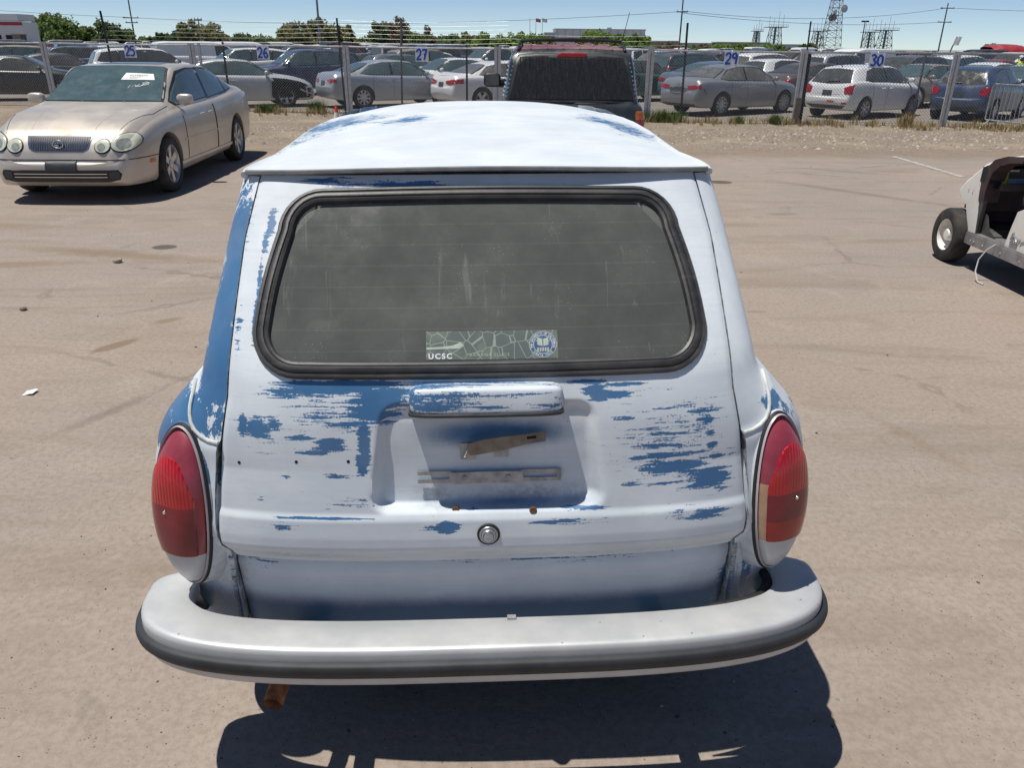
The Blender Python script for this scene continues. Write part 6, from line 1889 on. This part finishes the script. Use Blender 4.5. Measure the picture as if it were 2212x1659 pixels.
TREES = [
 (-84.2,150.0,4.83,3.29,'g'),
 (-84.5,156.7,6.37,4.16,'g'),
 (-84.5,163.3,5.56,3.58,'g'),
 (-85.5,170.0,4.56,2.16,'o'),
 (-73.6,153.3,5.09,3.18,'d'),
 (-73.9,160.0,4.00,2.58,'g'),
 (-72.8,166.7,2.97,1.92,'d'),
 (-62.4,150.0,3.49,1.38,'d'),
 (-60.3,156.7,6.14,1.81,'o'),
 (-64.5,163.3,4.30,2.64,'d'),
 (-63.3,170.0,4.94,3.53,'o'),
 (-54.6,153.3,4.97,2.65,'o'),
 (-55.2,160.0,3.54,1.66,'d'),
 (-53.7,166.7,3.48,3.08,'d'),
 (-45.1,150.0,3.06,1.90,'g'),
 (-40.5,156.7,5.64,3.25,'o'),
 (-37.8,163.3,6.00,3.39,'o'),
 (-34.8,170.0,5.88,3.14,'o'),
 (-24.7,153.3,6.15,1.95,'d'),
 (-23.1,160.0,6.67,2.95,'b'),
 (-21.1,166.7,4.61,2.88,'g'),
 (-17.0,150.0,3.92,2.08,'g'),
 (-15.9,156.7,4.95,1.63,'b'),
 (-11.4,163.3,4.01,2.26,'g'),
 (-9.4,170.0,4.45,2.16,'o'),
 (-5.3,153.3,4.08,2.83,'l'),
 (-2.1,160.0,3.89,2.77,'l'),
 (1.3,166.7,4.33,2.88,'l'),
 (3.7,150.0,3.97,2.25,'l'),
 (14.7,156.7,4.78,3.07,'l'),
 (19.1,163.3,3.97,2.83,'l'),
 (23.8,170.0,4.09,2.35,'l'),
 (27.6,153.3,2.57,1.95,'b'),
 (38.8,160.0,2.54,2.03,'l'),
 (44.5,166.7,2.60,2.31,'l'),
 (43.3,150.0,2.57,2.25,'l'),
 (52.9,156.7,2.67,1.45,'d'),
 (56.5,163.3,2.79,1.51,'o'),
 (95.3,170.0,3.26,1.96,'g'),
 (65.7,153.3,1.71,1.24,'d'),
 (28.4,160.0,2.20,1.11,'d'),
 (-104.6,180.7,2.27,2.50,'d'),
 (-92.0,164.0,2.92,2.27,'o'),
 (-92.9,170.7,2.90,2.36,'g'),
 (-93.6,177.3,2.88,2.45,'l'),
 (-94.0,184.0,2.85,2.55,'g'),
 (-82.7,167.3,2.72,2.32,'d'),
 (-83.1,174.0,2.69,2.41,'o'),
 (-83.2,180.7,2.65,2.50,'g'),
 (-72.8,164.0,2.53,2.27,'l'),
 (-72.9,170.7,2.50,2.36,'g'),
 (-72.6,177.3,3.26,2.45,'d'),
 (-72.2,184.0,3.24,2.55,'o'),
 (-62.9,167.3,3.07,2.32,'g'),
 (-62.5,174.0,3.06,2.41,'l'),
 (-61.8,180.7,3.04,2.50,'g'),
 (-53.4,164.0,2.88,2.27,'d'),
 (-52.7,170.7,2.86,2.36,'o'),
 (-51.8,177.3,2.84,2.45,'g'),
 (-34.4,184.0,2.97,2.55,'l'),
 (-28.4,167.3,3.57,2.32,'g'),
 (-26.6,174.0,3.57,2.41,'d'),
 (-24.6,180.7,3.57,2.50,'o'),
 (-19.6,164.0,3.37,2.27,'g'),
 (-17.5,170.7,3.37,2.36,'l'),
 (-15.2,177.3,3.37,2.45,'g'),
 (-14.9,184.0,3.43,2.55,'d'),
 (-11.1,167.3,3.32,2.32,'o'),
 (-9.0,174.0,3.40,2.41,'o'),
 (-6.7,180.7,3.48,2.50,'g'),
 (-3.6,164.0,3.36,2.27,'l'),
 (-1.3,170.7,3.44,2.36,'g'),
 (1.3,177.3,3.52,2.45,'d'),
 (4.0,184.0,3.61,2.55,'o'),
 (6.1,167.3,3.48,2.32,'g'),
 (14.3,174.0,3.36,2.41,'g'),
 (17.7,180.7,3.98,2.50,'d'),
 (18.8,164.0,3.57,2.27,'o'),
 (22.3,170.7,3.41,2.36,'g'),
 (26.1,177.3,4.02,2.45,'l'),
 (29.2,184.0,2.39,1.70,'g'),
 (28.6,167.3,2.28,1.54,'b'),
 (32.0,174.0,2.23,1.61,'l'),
 (35.4,180.7,2.17,1.67,'l'),
 (34.2,164.0,2.09,1.51,'g'),
 (37.7,170.7,2.46,1.57,'b'),
 (41.4,177.3,2.41,1.64,'l'),
 (45.3,184.0,2.36,1.70,'l'),
 (43.3,167.3,2.26,1.54,'g'),
 (47.2,174.0,2.20,1.61,'b'),
 (51.2,180.7,2.59,1.67,'l'),
 (48.6,164.0,2.47,1.51,'l'),
 (52.7,170.7,2.43,1.57,'g'),
]
def tree(x, y, h, hw, k, label, seed):
    r = random.Random(seed)
    t = thing('tree', label, 'tree', (x, y, -.25), 0, 'trees along the far side of the yard')
    hw = max(hw, 1.0) * 1.12
    mb = MB(); tw = .03 * h
    mb.tube([(0, 0, 0), (r.uniform(-.1, .1), 0, h * .25), (r.uniform(-.2, .2), 0, h * .5), (0, 0, h * .8)], [tw, tw * .8, tw * .55, tw * .2], 7)
    limbs = []
    for q in range(6):
        a = r.uniform(0, 6.28); z0 = h * r.uniform(.2, .5); e = Vector((math.cos(a) * hw * .6, math.sin(a) * hw * .6, z0 + h * r.uniform(.15, .35)))
        mb.tube([(0, 0, z0), e * .5 + Vector((0, 0, z0 * .5)), e], [tw * .45, tw * .3, tw * .1], 5)
    mb.build('trunk', M_BARK, t)
    mb = MB(); tone = []
    clumps = []
    base = h * (.06 if k != 'b' else .15)
    for q in range(int(22 + 9 * hw)):
        for _ in range(30):
            u, v, w = r.uniform(-1, 1), r.uniform(-1, 1), r.uniform(0, 1)
            prof = math.sqrt(max(0, 1 - (2 * w - .85) ** 2 * .75)) if w < .95 else .3
            if math.hypot(u, v) < prof: break
        cr = r.uniform(.16, .32) * hw
        clumps.append((Vector((u * hw * .85, v * hw * .85, base + w * (h - base - cr * .6))), cr, r.random()))
    for c, cr, tn in clumps:
        n = int(46 + 30 * cr)
        for q in range(n):
            d = Vector((r.gauss(0, 1), r.gauss(0, 1), r.gauss(0, .85))).normalized() * cr * r.uniform(.45, 1.08)
            p = c + d
            if p.z < .3: continue
            s = r.uniform(.12, .28) * (1 + .12 * hw)
            a = Vector((r.gauss(0, 1), r.gauss(0, 1), r.gauss(0, 1))).normalized(); b = a.orthogonal().normalized()
            q_ = Quaternion(a, r.uniform(0, 6.28)); b = q_ @ b; e = a.cross(b)
            mb.add([p + b * s, p + e * s * .6, p - b * s, p - e * s * .6], [(0, 1, 2, 3)])
            tt = min(1., max(0., tn * .5 + r.uniform(0, .5))); tone += [tt] * 4
    mb.attr = {'tone': tone}
    mb.build('crown', M_LEAF[k], t, smooth=0, fixn=False)
_cnt = {}
PLACE = ['left of the tall left pole', 'right of the tall left pole', 'behind the number 26 board', 'left of the warehouse', 'in front of the warehouse', 'right of the warehouse', 'near the lattice towers', 'by the red truck']
for i, (x, y, h, hw, k) in enumerate(sorted(TREES, key=lambda q: q[0] / q[1])):
    a = x / y
    pl = PLACE[0] if a < -.45 else PLACE[1] if a < -.31 else PLACE[2] if a < -.2 else PLACE[3] if a < .03 else PLACE[4] if a < .155 else PLACE[5] if a < .33 else PLACE[6] if a < .5 else PLACE[7]
    key = (k, pl); _cnt[key] = _cnt.get(key, 0) + 1
    ordn = ['first', 'second', 'third', 'fourth', 'fifth', 'sixth', 'seventh', 'eighth', 'ninth', 'tenth', 'eleventh', 'twelfth'][_cnt[key] - 1]
    tree(x, y, h, hw, k, '%s tree %s, %s of its colour from the left' % (KINDN[k], pl, ordn), 100 + i)

# ================================================================== buildings
M_WHITEW = pm('white_metal_cladding', (.62, .63, .63), .55, var=.05); M_ROOFG = pm('grey_roof_sheet', (.42, .43, .44), .5, var=.08)
M_TANW = pm('tan_wall', (.30, .25, .20), .85, var=.1); M_REDS = pm('red_stripe', (.42, .03, .05), .5); M_WINB = glass_mat('building_glass', (.03, .05, .07), .08)
def slab(name, parent, c, size, mat): 
    mb = MB(); mb.box(c, size); return mb.build(name, mat, parent, smooth=0)
w = thing('warehouse', 'long white flat-roofed warehouse behind the bright green trees', 'building', (21.4, 232, -.25))
slab('wall', w, (1.5, 6, 2.9), (24.5, 12, 5.8), M_WHITEW); slab('roof_edge', w, (1.5, 6, 5.86), (24.9, 12.4, .25), M_ROOFG)
slab('entrance_wall', w, (-12.2, 4, 2.5), (2.8, 9, 5.0), M_ROOFG)
for k in range(12): slab('cladding_rib', w, (-10 + 2.05 * k, -.06, 2.9), (.10, .10, 5.6), M_ROOFG)
for k in range(3): 
    wd = slab('window', w, (-13.1 + .9 * k, -.56, 3.4), (.8, .08, 1.9), M_WINB)
slab('roof_unit', w, (4.5, 5, 6.2), (1.2, 1.2, .5), M_ROOFG)
w = thing('service_building', 'white building with a red stripe at the far left edge', 'building', (-72.6, 121, -.25))
slab('wall', w, (0, 2, 2.1), (5.4, 4, 4.2), M_WHITEW); slab('red_stripe', w, (0, -.05, 3.95), (5.6, .12, .45), M_REDS); slab('roof', w, (-.2, 2, 4.75), (5.2, 4.3, .9), M_WHITEW)
for k in range(2): slab('doorway', w, (-1.4 + 2.4 * k, -.06, 1.3), (1.7, .1, 2.3), M_WELL)
LOW = [(38, 222, 9, 3.0, 'tan', 'low tan shed right of the warehouse'), (48, 225, 8, 2.6, 'grey', 'low grey shed between the warehouse and the thin pole'), (60, 224, 14, 2.9, 'tan', 'long low tan building behind the small green trees'), (74, 226, 9, 2.5, 'grey', 'low grey block left of the antenna platforms')]
for x, y, l, h, c, lab in LOW:
    w = thing('low_building', lab, 'building', (x, y, -.25))
    slab('wall', w, (0, 3, h / 2), (l, 6, h), M_TANW if c == 'tan' else M_ROOFG); slab('roof', w, (0, 3, h + .08), (l + .4, 6.4, .16), M_ROOFG)
    for k in range(int(l / 2.2)): slab('window', w, (-l / 2 + 1.2 + 2.2 * k, -.04, h * .55), (1.0, .06, .8), M_WINB)
sg = thing('roadside_sign', 'white sign with black letters D S beside the antenna platforms', 'sign', (43.4, 150, -.25))
slab('panel', sg, (0, 0, 1.9), (2.1, .08, .8), M_PAPER)
for x in (-.9, .9): slab('leg', sg, (x, .05, .8), (.1, .06, 1.6), M_POSTD)
for ch, x in (('D', -.75), ('S', .55)): text_mesh('letter', ch, .75, M_POSTD, sg, Matrix.Translation((x, -.05, 1.63)) @ Matrix.Rotation(R(90), 4, 'X'), .01)

# ================================================================== towers, poles, wires
M_TOWER = pm('grey_tower_steel', (.20, .21, .22), .5, .5, var=.1); M_POLEW = pm('weathered_utility_pole', (.10, .088, .078), .85, var=.2)
def lattice(mb, x, y, z0, z1, w0, w1, n, r):
    C = lambda k, f: Vector((x + (w0 + (w1 - w0) * f) / 2 * (1, -1, -1, 1)[k], y + (w0 + (w1 - w0) * f) / 2 * (1, 1, -1, -1)[k], z0 + (z1 - z0) * f))
    for k in range(4):
        mb.tube([C(k, 0), C(k, 1)], r, 5)
        for i in range(n):
            f0, f1 = i / n, (i + 1) / n
            mb.tube([C(k, f0), C((k + 1) % 4, f1)], r * .6, 4); mb.tube([C((k + 1) % 4, f0), C(k, f1)], r * .6, 4); mb.tube([C(k, f1), C((k + 1) % 4, f1)], r * .6, 4)
tw = thing('radio_tower', 'tall lattice radio tower with two dishes', 'tower', (140.5, 380, -.25))
mb = MB(); lattice(mb, 0, 0, 0, 30, 7.6, 2.2, 10, .13); mb.build('lattice', M_TOWER, tw, smooth=0)
for dx, dz, rr, nm in ((-1.5, 14.0, 1.7, 0), (2.8, 17.6, 1.6, 1), (-1.0, 16.3, .9, 1)):
    m4 = axis_matrix((dx, -2., dz), (.25 * (1 if nm else -1), -1, .05)); mb = MB(); mb.lathe([(0, -.3), (rr * .6, -.15), (rr, .15), (rr, .4), (0, .55)], 20, m4); mb.build('dish', pm('dish_dark', (.10, .11, .12), .5) if not nm else M_ROOFG, tw)
for x, zp, zm, wd, lab in ((115.5, 9.9, 16.4, 8.5, 'widest antenna platform, left of the tall lattice tower'), (107.5, 8.2, 13.2, 4.5, 'small antenna platform at the far left of the group'), (134.8, 8.5, 14.0, 7.0, 'antenna platform touching the tall lattice tower'), (157.8, 8.3, 13.8, 6.5, 'antenna platform just right of the floodlight mast'), (164.8, 9.1, 15.0, 8.0, 'antenna platform furthest right on the skyline')):
    tp = thing('antenna_platform', lab, 'tower', (x, 381, -.25), 0, 'antenna platforms on the skyline')
    mb = MB(); lattice(mb, 0, 0, 0, zp, wd * .75, wd * .45, 3, .14); mb.tube([(0, 0, 0), (0, 0, zp)], .5, 8); mb.build('legs', M_TOWER, tp, smooth=0)
    slab('deck', tp, (0, 0, zp + .1), (wd, wd, .25), M_TOWER)
    mb = MB()
    for q in range(9): mb.tube([(-wd / 2 + wd * q / 8, -wd / 2, zp), (-wd / 2 + wd * q / 8, -wd / 2, zp + 1.0)], .06, 4)
    mb.tube([(-wd / 2, -wd / 2, zp + 1), (wd / 2, -wd / 2, zp + 1)], .06, 4); mb.build('railing', M_TOWER, tp, smooth=0)
    for q in range(4):
        mb = MB(); xx = -wd * .35 + wd * .24 * q; mb.tube([(xx, 0, zp), (xx, 0, zp + (zm - zp) * (1. if q == 2 else random.uniform(.45, .8)))], .07, 5); mb.build('antenna', M_TOWER, tp)
fl = thing('floodlight_mast', 'floodlight mast with twin heads between the antenna platforms', 'mast', (105.6, 260, -.25))
mb = MB(); mb.tube([(0, 0, 0), (0, 0, 9.2)], [.22, .14], 8); mb.build('pole', M_POLEW, fl)
for dx in (-.6, .6): slab('lamp_head', fl, (dx, -.1, 9.3), (.9, .6, .45), M_POSTD)
def upole(x, y, h, lab, arms, r=.14, nm='utility_pole', mat=None, lean=0.):
    t = thing(nm, lab, 'pole', (x, y, -.25))
    mb = MB(); mb.tube([(0, 0, 0), (lean, 0, h)], [r, r * .7], 8); mb.build('shaft', mat or M_POLEW, t)
    for z, l in arms:
        mb = MB(); mb.box((lean * z / h, -.12, z), (l, .12, .14)); mb.build('cross_arm', M_POLEW, t, smooth=0)
        for s in (-1, 0, 1):
            mb = MB(); mb.lathe([(.07, 0), (.05, .12), (.03, .2), (0, .2)], 8, Matrix.Translation((lean * z / h + s * l * .43, -.12, z + .07))); mb.build('insulator', M_ROOFG, t)
upole(-62.7, 140, 9.4, 'tall dark utility pole at the upper left of the skyline', [(5.3, 2.6), (4.6, 2.0)])
upole(-25.3, 110, 9.0, 'tall bluish pole above the number 26 board trees', [], .17, mat=M_TOWER)
upole(23.1, 120, 9.8, 'slim dark pole right of the warehouse', [(6.3, 1.6)], .12)
upole(74.7, 150, 9.2, 'utility pole on the right between the towers and the red truck', [(8.4, 2.4), (6.2, 2.4)])
upole(-37.0, 100, 4.3, 'short grey lamp pole above the white van', [(4.2, .9)], .10, 'lamp_pole', M_TOWER)
M_CABLE = pm('dark_cable', (.08, .085, .09), .7)
def cable(a, b, sag, lab):
    mb = MB(); P = []
    for k in range(17):
        f = k / 16; p = Vector(a).lerp(Vector(b), f); p.z -= sag * 4 * f * (1 - f); P.append(p)
    mb.tube(P, .028, 4); tag(mb.build('overhead_cable', M_CABLE, None, smooth=0), lab, 'cable', 'overhead cables across the sky')
cable((-120, 150, 8.3), (-62.7, 139.8, 5.1), .4, 'overhead cable running off the left edge from the left pole')
cable((-62.7, 139.8, 5.1), (23.1, 119.8, 6.1), 1.2, 'long overhead cable between the left pole and the slim pole')
cable((23.1, 119.8, 6.15), (74.7, 149.8, 8.2), 1.3, 'overhead cable from the slim pole to the right utility pole, upper')
cable((23.1, 119.8, 5.9), (74.7, 149.8, 6.0), .9, 'overhead cable from the slim pole to the right utility pole, lower')
cable((74.7, 149.8, 8.2), (130, 140, 8.6), .8, 'overhead cable running off the right edge from the right pole')
for k, (x, h, c) in enumerate(((3.3, 7.6, None), (4.7, 7.7, (.45, .10, .10)), (6.2, 7.7, (.62, .62, .62)))):
    t = thing('flagpole', ['bare flagpole, leftmost of three beside the warehouse', 'flagpole with a red flag, middle of three beside the warehouse', 'flagpole with a white flag, rightmost of three beside the warehouse'][k], 'flagpole', (x, 200, -.25))
    mb = MB(); mb.tube([(0, 0, 0), (0, 0, h)], [.10, .05], 6); mb.build('shaft', M_ROOFG, t)
    if c:
        mb = MB(); mb.grid([[(q * .22, .05 * math.sin(q * 1.3), h - .15 - z - .04 * q) for q in range(6)] for z in (0, .25, .5, .75)]); mb.build('flag', pm('flag_%d' % k, c, .8), t)

# ================================================================== red truck, green trucks, loader, kiosk, sign, worker
tr = thing('red_truck', 'red truck cab with rounded roof at the right edge behind the cars', 'truck', (40.3, 70, -.25))
mb = MB(); rows = []
for y, z0, w_ in ((-1.3, 1.0, 1.0), (-1.25, 1.9, 1.15), (-1.0, 2.15, 1.15), (-.5, 2.32, 1.15), (.6, 2.36, 1.15), (1.2, 2.3, 1.1), (1.3, 1.0, 1.1)):
    rows.append([(x * w_ * 1.25, y, z0 - .22 * abs(x) ** 3) for x in (-1, -.9, -.7, -.35, 0, .35, .7, .9, 1)])
mb.grid(rows); mb.build('roof_fairing', PAINT['red'], tr, smooth=60)
slab('cab', tr, (0, 0, 1.1), (2.4, 2.4, 1.7), PAINT['red']); slab('windscreen', tr, (0, -1.22, 1.45), (2.0, .06, .6), M_CGLASS); slab('bonnet', tr, (0, -2.0, .85), (1.9, 1.6, .9), PAINT['red'])
for s in (-1, 1):
    for y in (-2.1, .6): simple_wheel('wheel', .48, .3, Matrix.Translation((s * 1.05, y, .48)) @ Matrix.Rotation(R(90) * s, 4, 'Y'), tr, M_ALLOY)
M_GREENT = pm('green_truck_body', (.045, .17, .075), .5, dirt=.2)
for x, lab in ((36.4, 'left of two green refuse trucks on the right'), (39.0, 'right of two green refuse trucks beside the red truck')):
    t = thing('refuse_truck', lab, 'truck', (x, 77.5, -.25))
    slab('hopper', t, (0, 0, 1.0), (1.9, 3.2, 1.2), M_GREENT); slab('lid', t, (0, 0, 1.64), (2.0, 3.3, .10), M_GREENT); slab('rear_panel', t, (0, -1.66, .9), (1.5, .08, .7), M_ROOFG)
    for s in (-1, 1): simple_wheel('wheel', .4, .25, Matrix.Translation((s * .85, -.9, .4)) @ Matrix.Rotation(R(90) * s, 4, 'Y'), t, M_ALLOY)
ld = thing('wheel_loader', 'orange loader with a dark cab at the far left behind the cars', 'loader', (-56.9, 96, -.25))
M_OR = pm('orange_machine_paint', (.55, .20, .04), .5, dirt=.2)
slab('chassis', ld, (-.8, 0, 1.0), (2.4, 1.6, 1.0), M_OR); slab('cab', ld, (.9, 0, 1.75), (.9, 1.2, 1.3), M_WINB); slab('cab_roof', ld, (.9, 0, 2.44), (1.05, 1.3, .1), M_OR)
mb = MB(); mb.bar((-.6, -.9, 1.2), (-2.6, -.9, 2.0), .2, .3); mb.build('lift_arm', M_OR, ld, smooth=0)
for s in (-1.3, .8): simple_wheel('wheel', .6, .4, Matrix.Translation((s, -.9, .6)) @ Matrix.Rotation(R(90), 4, 'X'), ld, M_OR)
ks = thing('guard_kiosk', 'small kiosk with a tan roof above the dark blue sedan', 'kiosk', (-46.5, 96, -.25))
slab('wall', ks, (0, 0, .9), (1.1, 1.1, 1.8), M_POSTG); slab('window', ks, (.25, -.57, 1.35), (.5, .05, .6), M_PAPER); slab('roof', ks, (0, 0, 1.98), (1.9, 1.6, .12), M_TANW)
sn = thing('street_sign', 'small white sign on a leaning pole right of the utility pole', 'sign', (22.6, 45, -.25))
mb = MB(); mb.tube([(0, 0, 0), (.62, 0, 2.5)], .035, 6); mb.build('pole', M_POSTG, sn)
for k in range(2):
    mb = MB(); mb.box((.60 + .14 * k, -.05 - .03 * k, 2.33), (.16, .02, .42), Matrix.Rotation(R(14), 3, 'Y')); mb.build('panel', M_PAPER, sn, smooth=0)
def worker():
    t = thing('person', 'person in a yellow safety vest standing among the cars at the right edge', 'person', (22.75, 38.0, -.25))
    t.location.z = -.25
    sk = bpy.data.meshes.new('body')
    J = [(0, 0, .95, .13, .10), (0, 0, 1.15, .14, .10), (0, 0, 1.36, .16, .10), (0, 0, 1.47, .06, .06), (0, -.01, 1.62, .085, .10),
         (.20, 0, 1.40, .06, .06), (.27, -.02, 1.12, .045, .045), (.26, -.14, .90, .035, .035), (-.20, 0, 1.40, .06, .06), (-.27, -.02, 1.12, .045, .045), (-.26, -.14, .90, .035, .035),
         (.10, 0, .88, .09, .09), (.12, -.02, .48, .065, .065), (.12, .02, .08, .045, .045), (.12, -.12, .03, .04, .03), (-.10, 0, .88, .09, .09), (-.12, -.02, .48, .065, .065), (-.12, .02, .08, .045, .045), (-.12, -.12, .03, .04, .03)]
    E = [(0, 1), (1, 2), (2, 3), (3, 4), (2, 5), (5, 6), (6, 7), (2, 8), (8, 9), (9, 10), (0, 11), (11, 12), (12, 13), (13, 14), (0, 15), (15, 16), (16, 17), (17, 18)]
    sk.from_pydata([j[:3] for j in J], E, [])
    o = bpy.data.objects.new('tmp', sk); col.objects.link(o)
    md = o.modifiers.new('s', 'SKIN'); 
    for v, j in zip(sk.skin_vertices[0].data, J): v.radius = (j[3], j[4])
    sk.skin_vertices[0].data[0].use_root = True
    o.modifiers.new('d', 'SUBSURF').levels = 2
    me = bpy.data.meshes.new_from_object(o.evaluated_get(bpy.context.evaluated_depsgraph_get())); bpy.data.objects.remove(o)
    me.materials.clear(); me.materials.append(pm('dark_work_clothes', (.04, .045, .06), .85)); me.polygons.foreach_set('use_smooth', [True] * len(me.polygons))
    link('body', me, t)
    mb = MB(); mb.grid([[(a * math.cos(q), b * math.sin(q), z) for q in [2 * math.pi * k / 20 for k in range(20)]] for z, a, b in ((.92, .20, .15), (1.15, .205, .15), (1.34, .23, .15), (1.44, .18, .11), (1.48, .09, .08))], closeu=True); mb.build('safety_vest', pm('yellow_vest', (.60, .72, .05), .7), t)
    mb = MB(); mb.lathe([(.115, 1.66), (.10, 1.74), (.05, 1.785), (0, 1.79)], 16); mb.lathe([(.15, 1.665), (.115, 1.675)], 16); mb.build('hard_hat', M_PAPER, t)
worker()

# ================================================================== verge: stones, weeds, litter
rs = random.Random(5)
def stones(name, n, area, smin, smax, mats, label=None):
    mb = MB()
    for k in range(n):
        x, y = area(rs); s = rs.uniform(smin, smax) * (1 if rs.random() < .9 else 1.8); z = ground_z(x, y)
        a = rs.uniform(0, 6.28); ca, sa = math.cos(a), math.sin(a)
        V = [(s, 0, 0), (0, s * .7, 0), (-s * .8, .1 * s, 0), (.1 * s, -s * .75, 0), (.1 * s, .05 * s, s * rs.uniform(.4, .8))]
        V = [(x + p[0] * ca - p[1] * sa, y + p[0] * sa + p[1] * ca, z - .002 + p[2]) for p in V]
        mb.add(V, [(0, 1, 4), (1, 2, 4), (2, 3, 4), (3, 0, 4)], rs.randrange(len(mats)))
    return tag(mb.build(name, mats, None, smooth=0, fixn=False), kind='stuff')
MS = [pm('stone_a', (.34, .30, .25), .9), pm('stone_b', (.20, .175, .15), .9), pm('stone_c', (.46, .43, .38), .9)]
stones('gravel', 7000, lambda r: (lambda x: (x, r.uniform(14.6, fence_y(x) + .3)))(r.uniform(-13, 15)), .010, .038, MS)
stones('grit', 3200, lambda r: (lambda y: (r.uniform(-.75, .85) * (y + 1), y))(1.2 + 11 * r.random() ** 1.5), .002, .008, [MS[0], pm('stone_d', (.07, .06, .055), .9)])
for x, y, s, lab in ((-3.29, 6.33, .035, 'pale lump of rubble on the dirt left of the estate car'), (-3.34, 5.06, .022, 'small dark stone near the left edge of the dirt'), (-2.93, 8.9, .018, 'small stone on the dirt below the gold saloon')):
    mb = MB(); mb.grid([[Vector((x, y, s * .5)) + p * (1 + .2 * math.sin(9 * p.x / s + 5 * p.y / s)) for p in r] for r in superell((0, 0, 0), (s, s * .8, s * .6), .8, .8, 8, 12)], closeu=True); tag(mb.build('stone', MS[0] if s > .03 else MS[1], None, smooth=30), lab, 'stone')
mb = MB(); mb.grid([[(-2.52 + a, 3.70 + b, .006 + .006 * math.sin(a * 60) + .004 * (b > 0)) for a in (-.03, -.01, .012, .03)] for b in (-.025, 0, .03)]); tag(mb.build('paper_scrap', M_PAPER, None), 'small white paper scrap on the dirt left of the estate car', 'paper')
mb = MB(); mb.tube([(-1.99, 5.75, .006), (-1.92, 5.76, .008), (-1.84, 5.765, .005)], .004, 5); tag(mb.build('twig', MS[1], None), 'thin dark twig on the dirt beside the left pillar of the estate car', 'twig')
# faded line on the paving
t = NT('worn_white_line'); n = t.noise(9, 5, .7); t.set(color=t.mix(t.step(n, .38, .62), (.30, .265, .225), (.50, .47, .42)), rough=.9)
mb = MB(); mb.grid([[(6.48 - .05 + .10 * k, y, .004) for k in (0, 1)] for y in (11.5, 12.2, 13.0, 13.8)]); tag(mb.build('painted_line', t.m, None), kind='structure')
M_DRY = pm('dry_grass', (.33, .25, .12), .9, var=.3, scale=4); M_WEED = pm('green_weed', (.10, .15, .035), .8, var=.4, scale=5)
def tuft(mb, x, y, h, n, spread, mi):
    z = ground_z(x, y)
    for k in range(n):
        a = rs.uniform(0, 6.28); d = Vector((math.cos(a), math.sin(a), 0)); p = Vector((x, y, z)) + d * rs.uniform(0, spread)
        hh = h * rs.uniform(.5, 1.1); tip = p + Vector((0, 0, hh)) + d * hh * rs.uniform(.1, .6); w_ = Vector((-d.y, d.x, 0)) * rs.uniform(.004, .009); midp = (p + tip) / 2 + Vector((0, 0, hh * .12))
        mb.add([p - w_, p + w_, midp + w_ * .7, midp - w_ * .7, tip], [(0, 1, 2, 3), (3, 2, 4)], mi)
mb = MB()
for k in range(430):
    x = rs.uniform(-13, 15); y = fence_y(x) + rs.gauss(-.25, .35)
    tuft(mb, x, y, rs.uniform(.08, .28), rs.randrange(8, 20), rs.uniform(.05, .2), 0)
for k in range(60):
    x = rs.uniform(12, 15) if k % 3 else rs.uniform(10, 13); tuft(mb, x, fence_y(x) - rs.uniform(.1, 1.6), .18, 16, .2, 0)
tag(mb.build('dry_verge_grass', M_DRY, None, smooth=0, fixn=False), kind='stuff')
for x, dy, h, s, lab in ((-7.4, -.35, .28, .40, 'leafy green weed at the fence below the torn silver sedan'), (-9.0, -.3, .25, .45, 'yellow-green weed at the fence beside the gold saloon tail'), (3.4, -.25, .32, .38, 'green weed at the pale post right of the off-roader'), (4.15, -.2, .36, .50, 'largest green weed beside the off-roader at the fence'), (7.2, -.2, .30, .25, 'small weed left of the wooden stake at the fence'), (6.2, -.1, .22, .25, 'low weed below the grey sedan door'), (10.6, -.25, .40, .22, 'tall dry weed between the white and blue hatchbacks'), (-5.9, -.1, .40, .30, 'thin upright weed left of the cone by the fence')):
    mb = MB(); y = fence_y(x) + dy
    for q in range(int(26 * s / .3)): tuft(mb, x + rs.gauss(0, s * .45), y + rs.gauss(0, .12), h, 14, .08, 0)
    z = ground_z(x, y); mb.v = [(p[0] - x, p[1] - y, p[2] - z) for p in mb.v]
    o = mb.build('weed', M_DRY if 'dry' in lab else M_WEED, None, smooth=0, fixn=False); o.location = (x, y, z); tag(o, lab, 'weed', 'weeds along the fence')
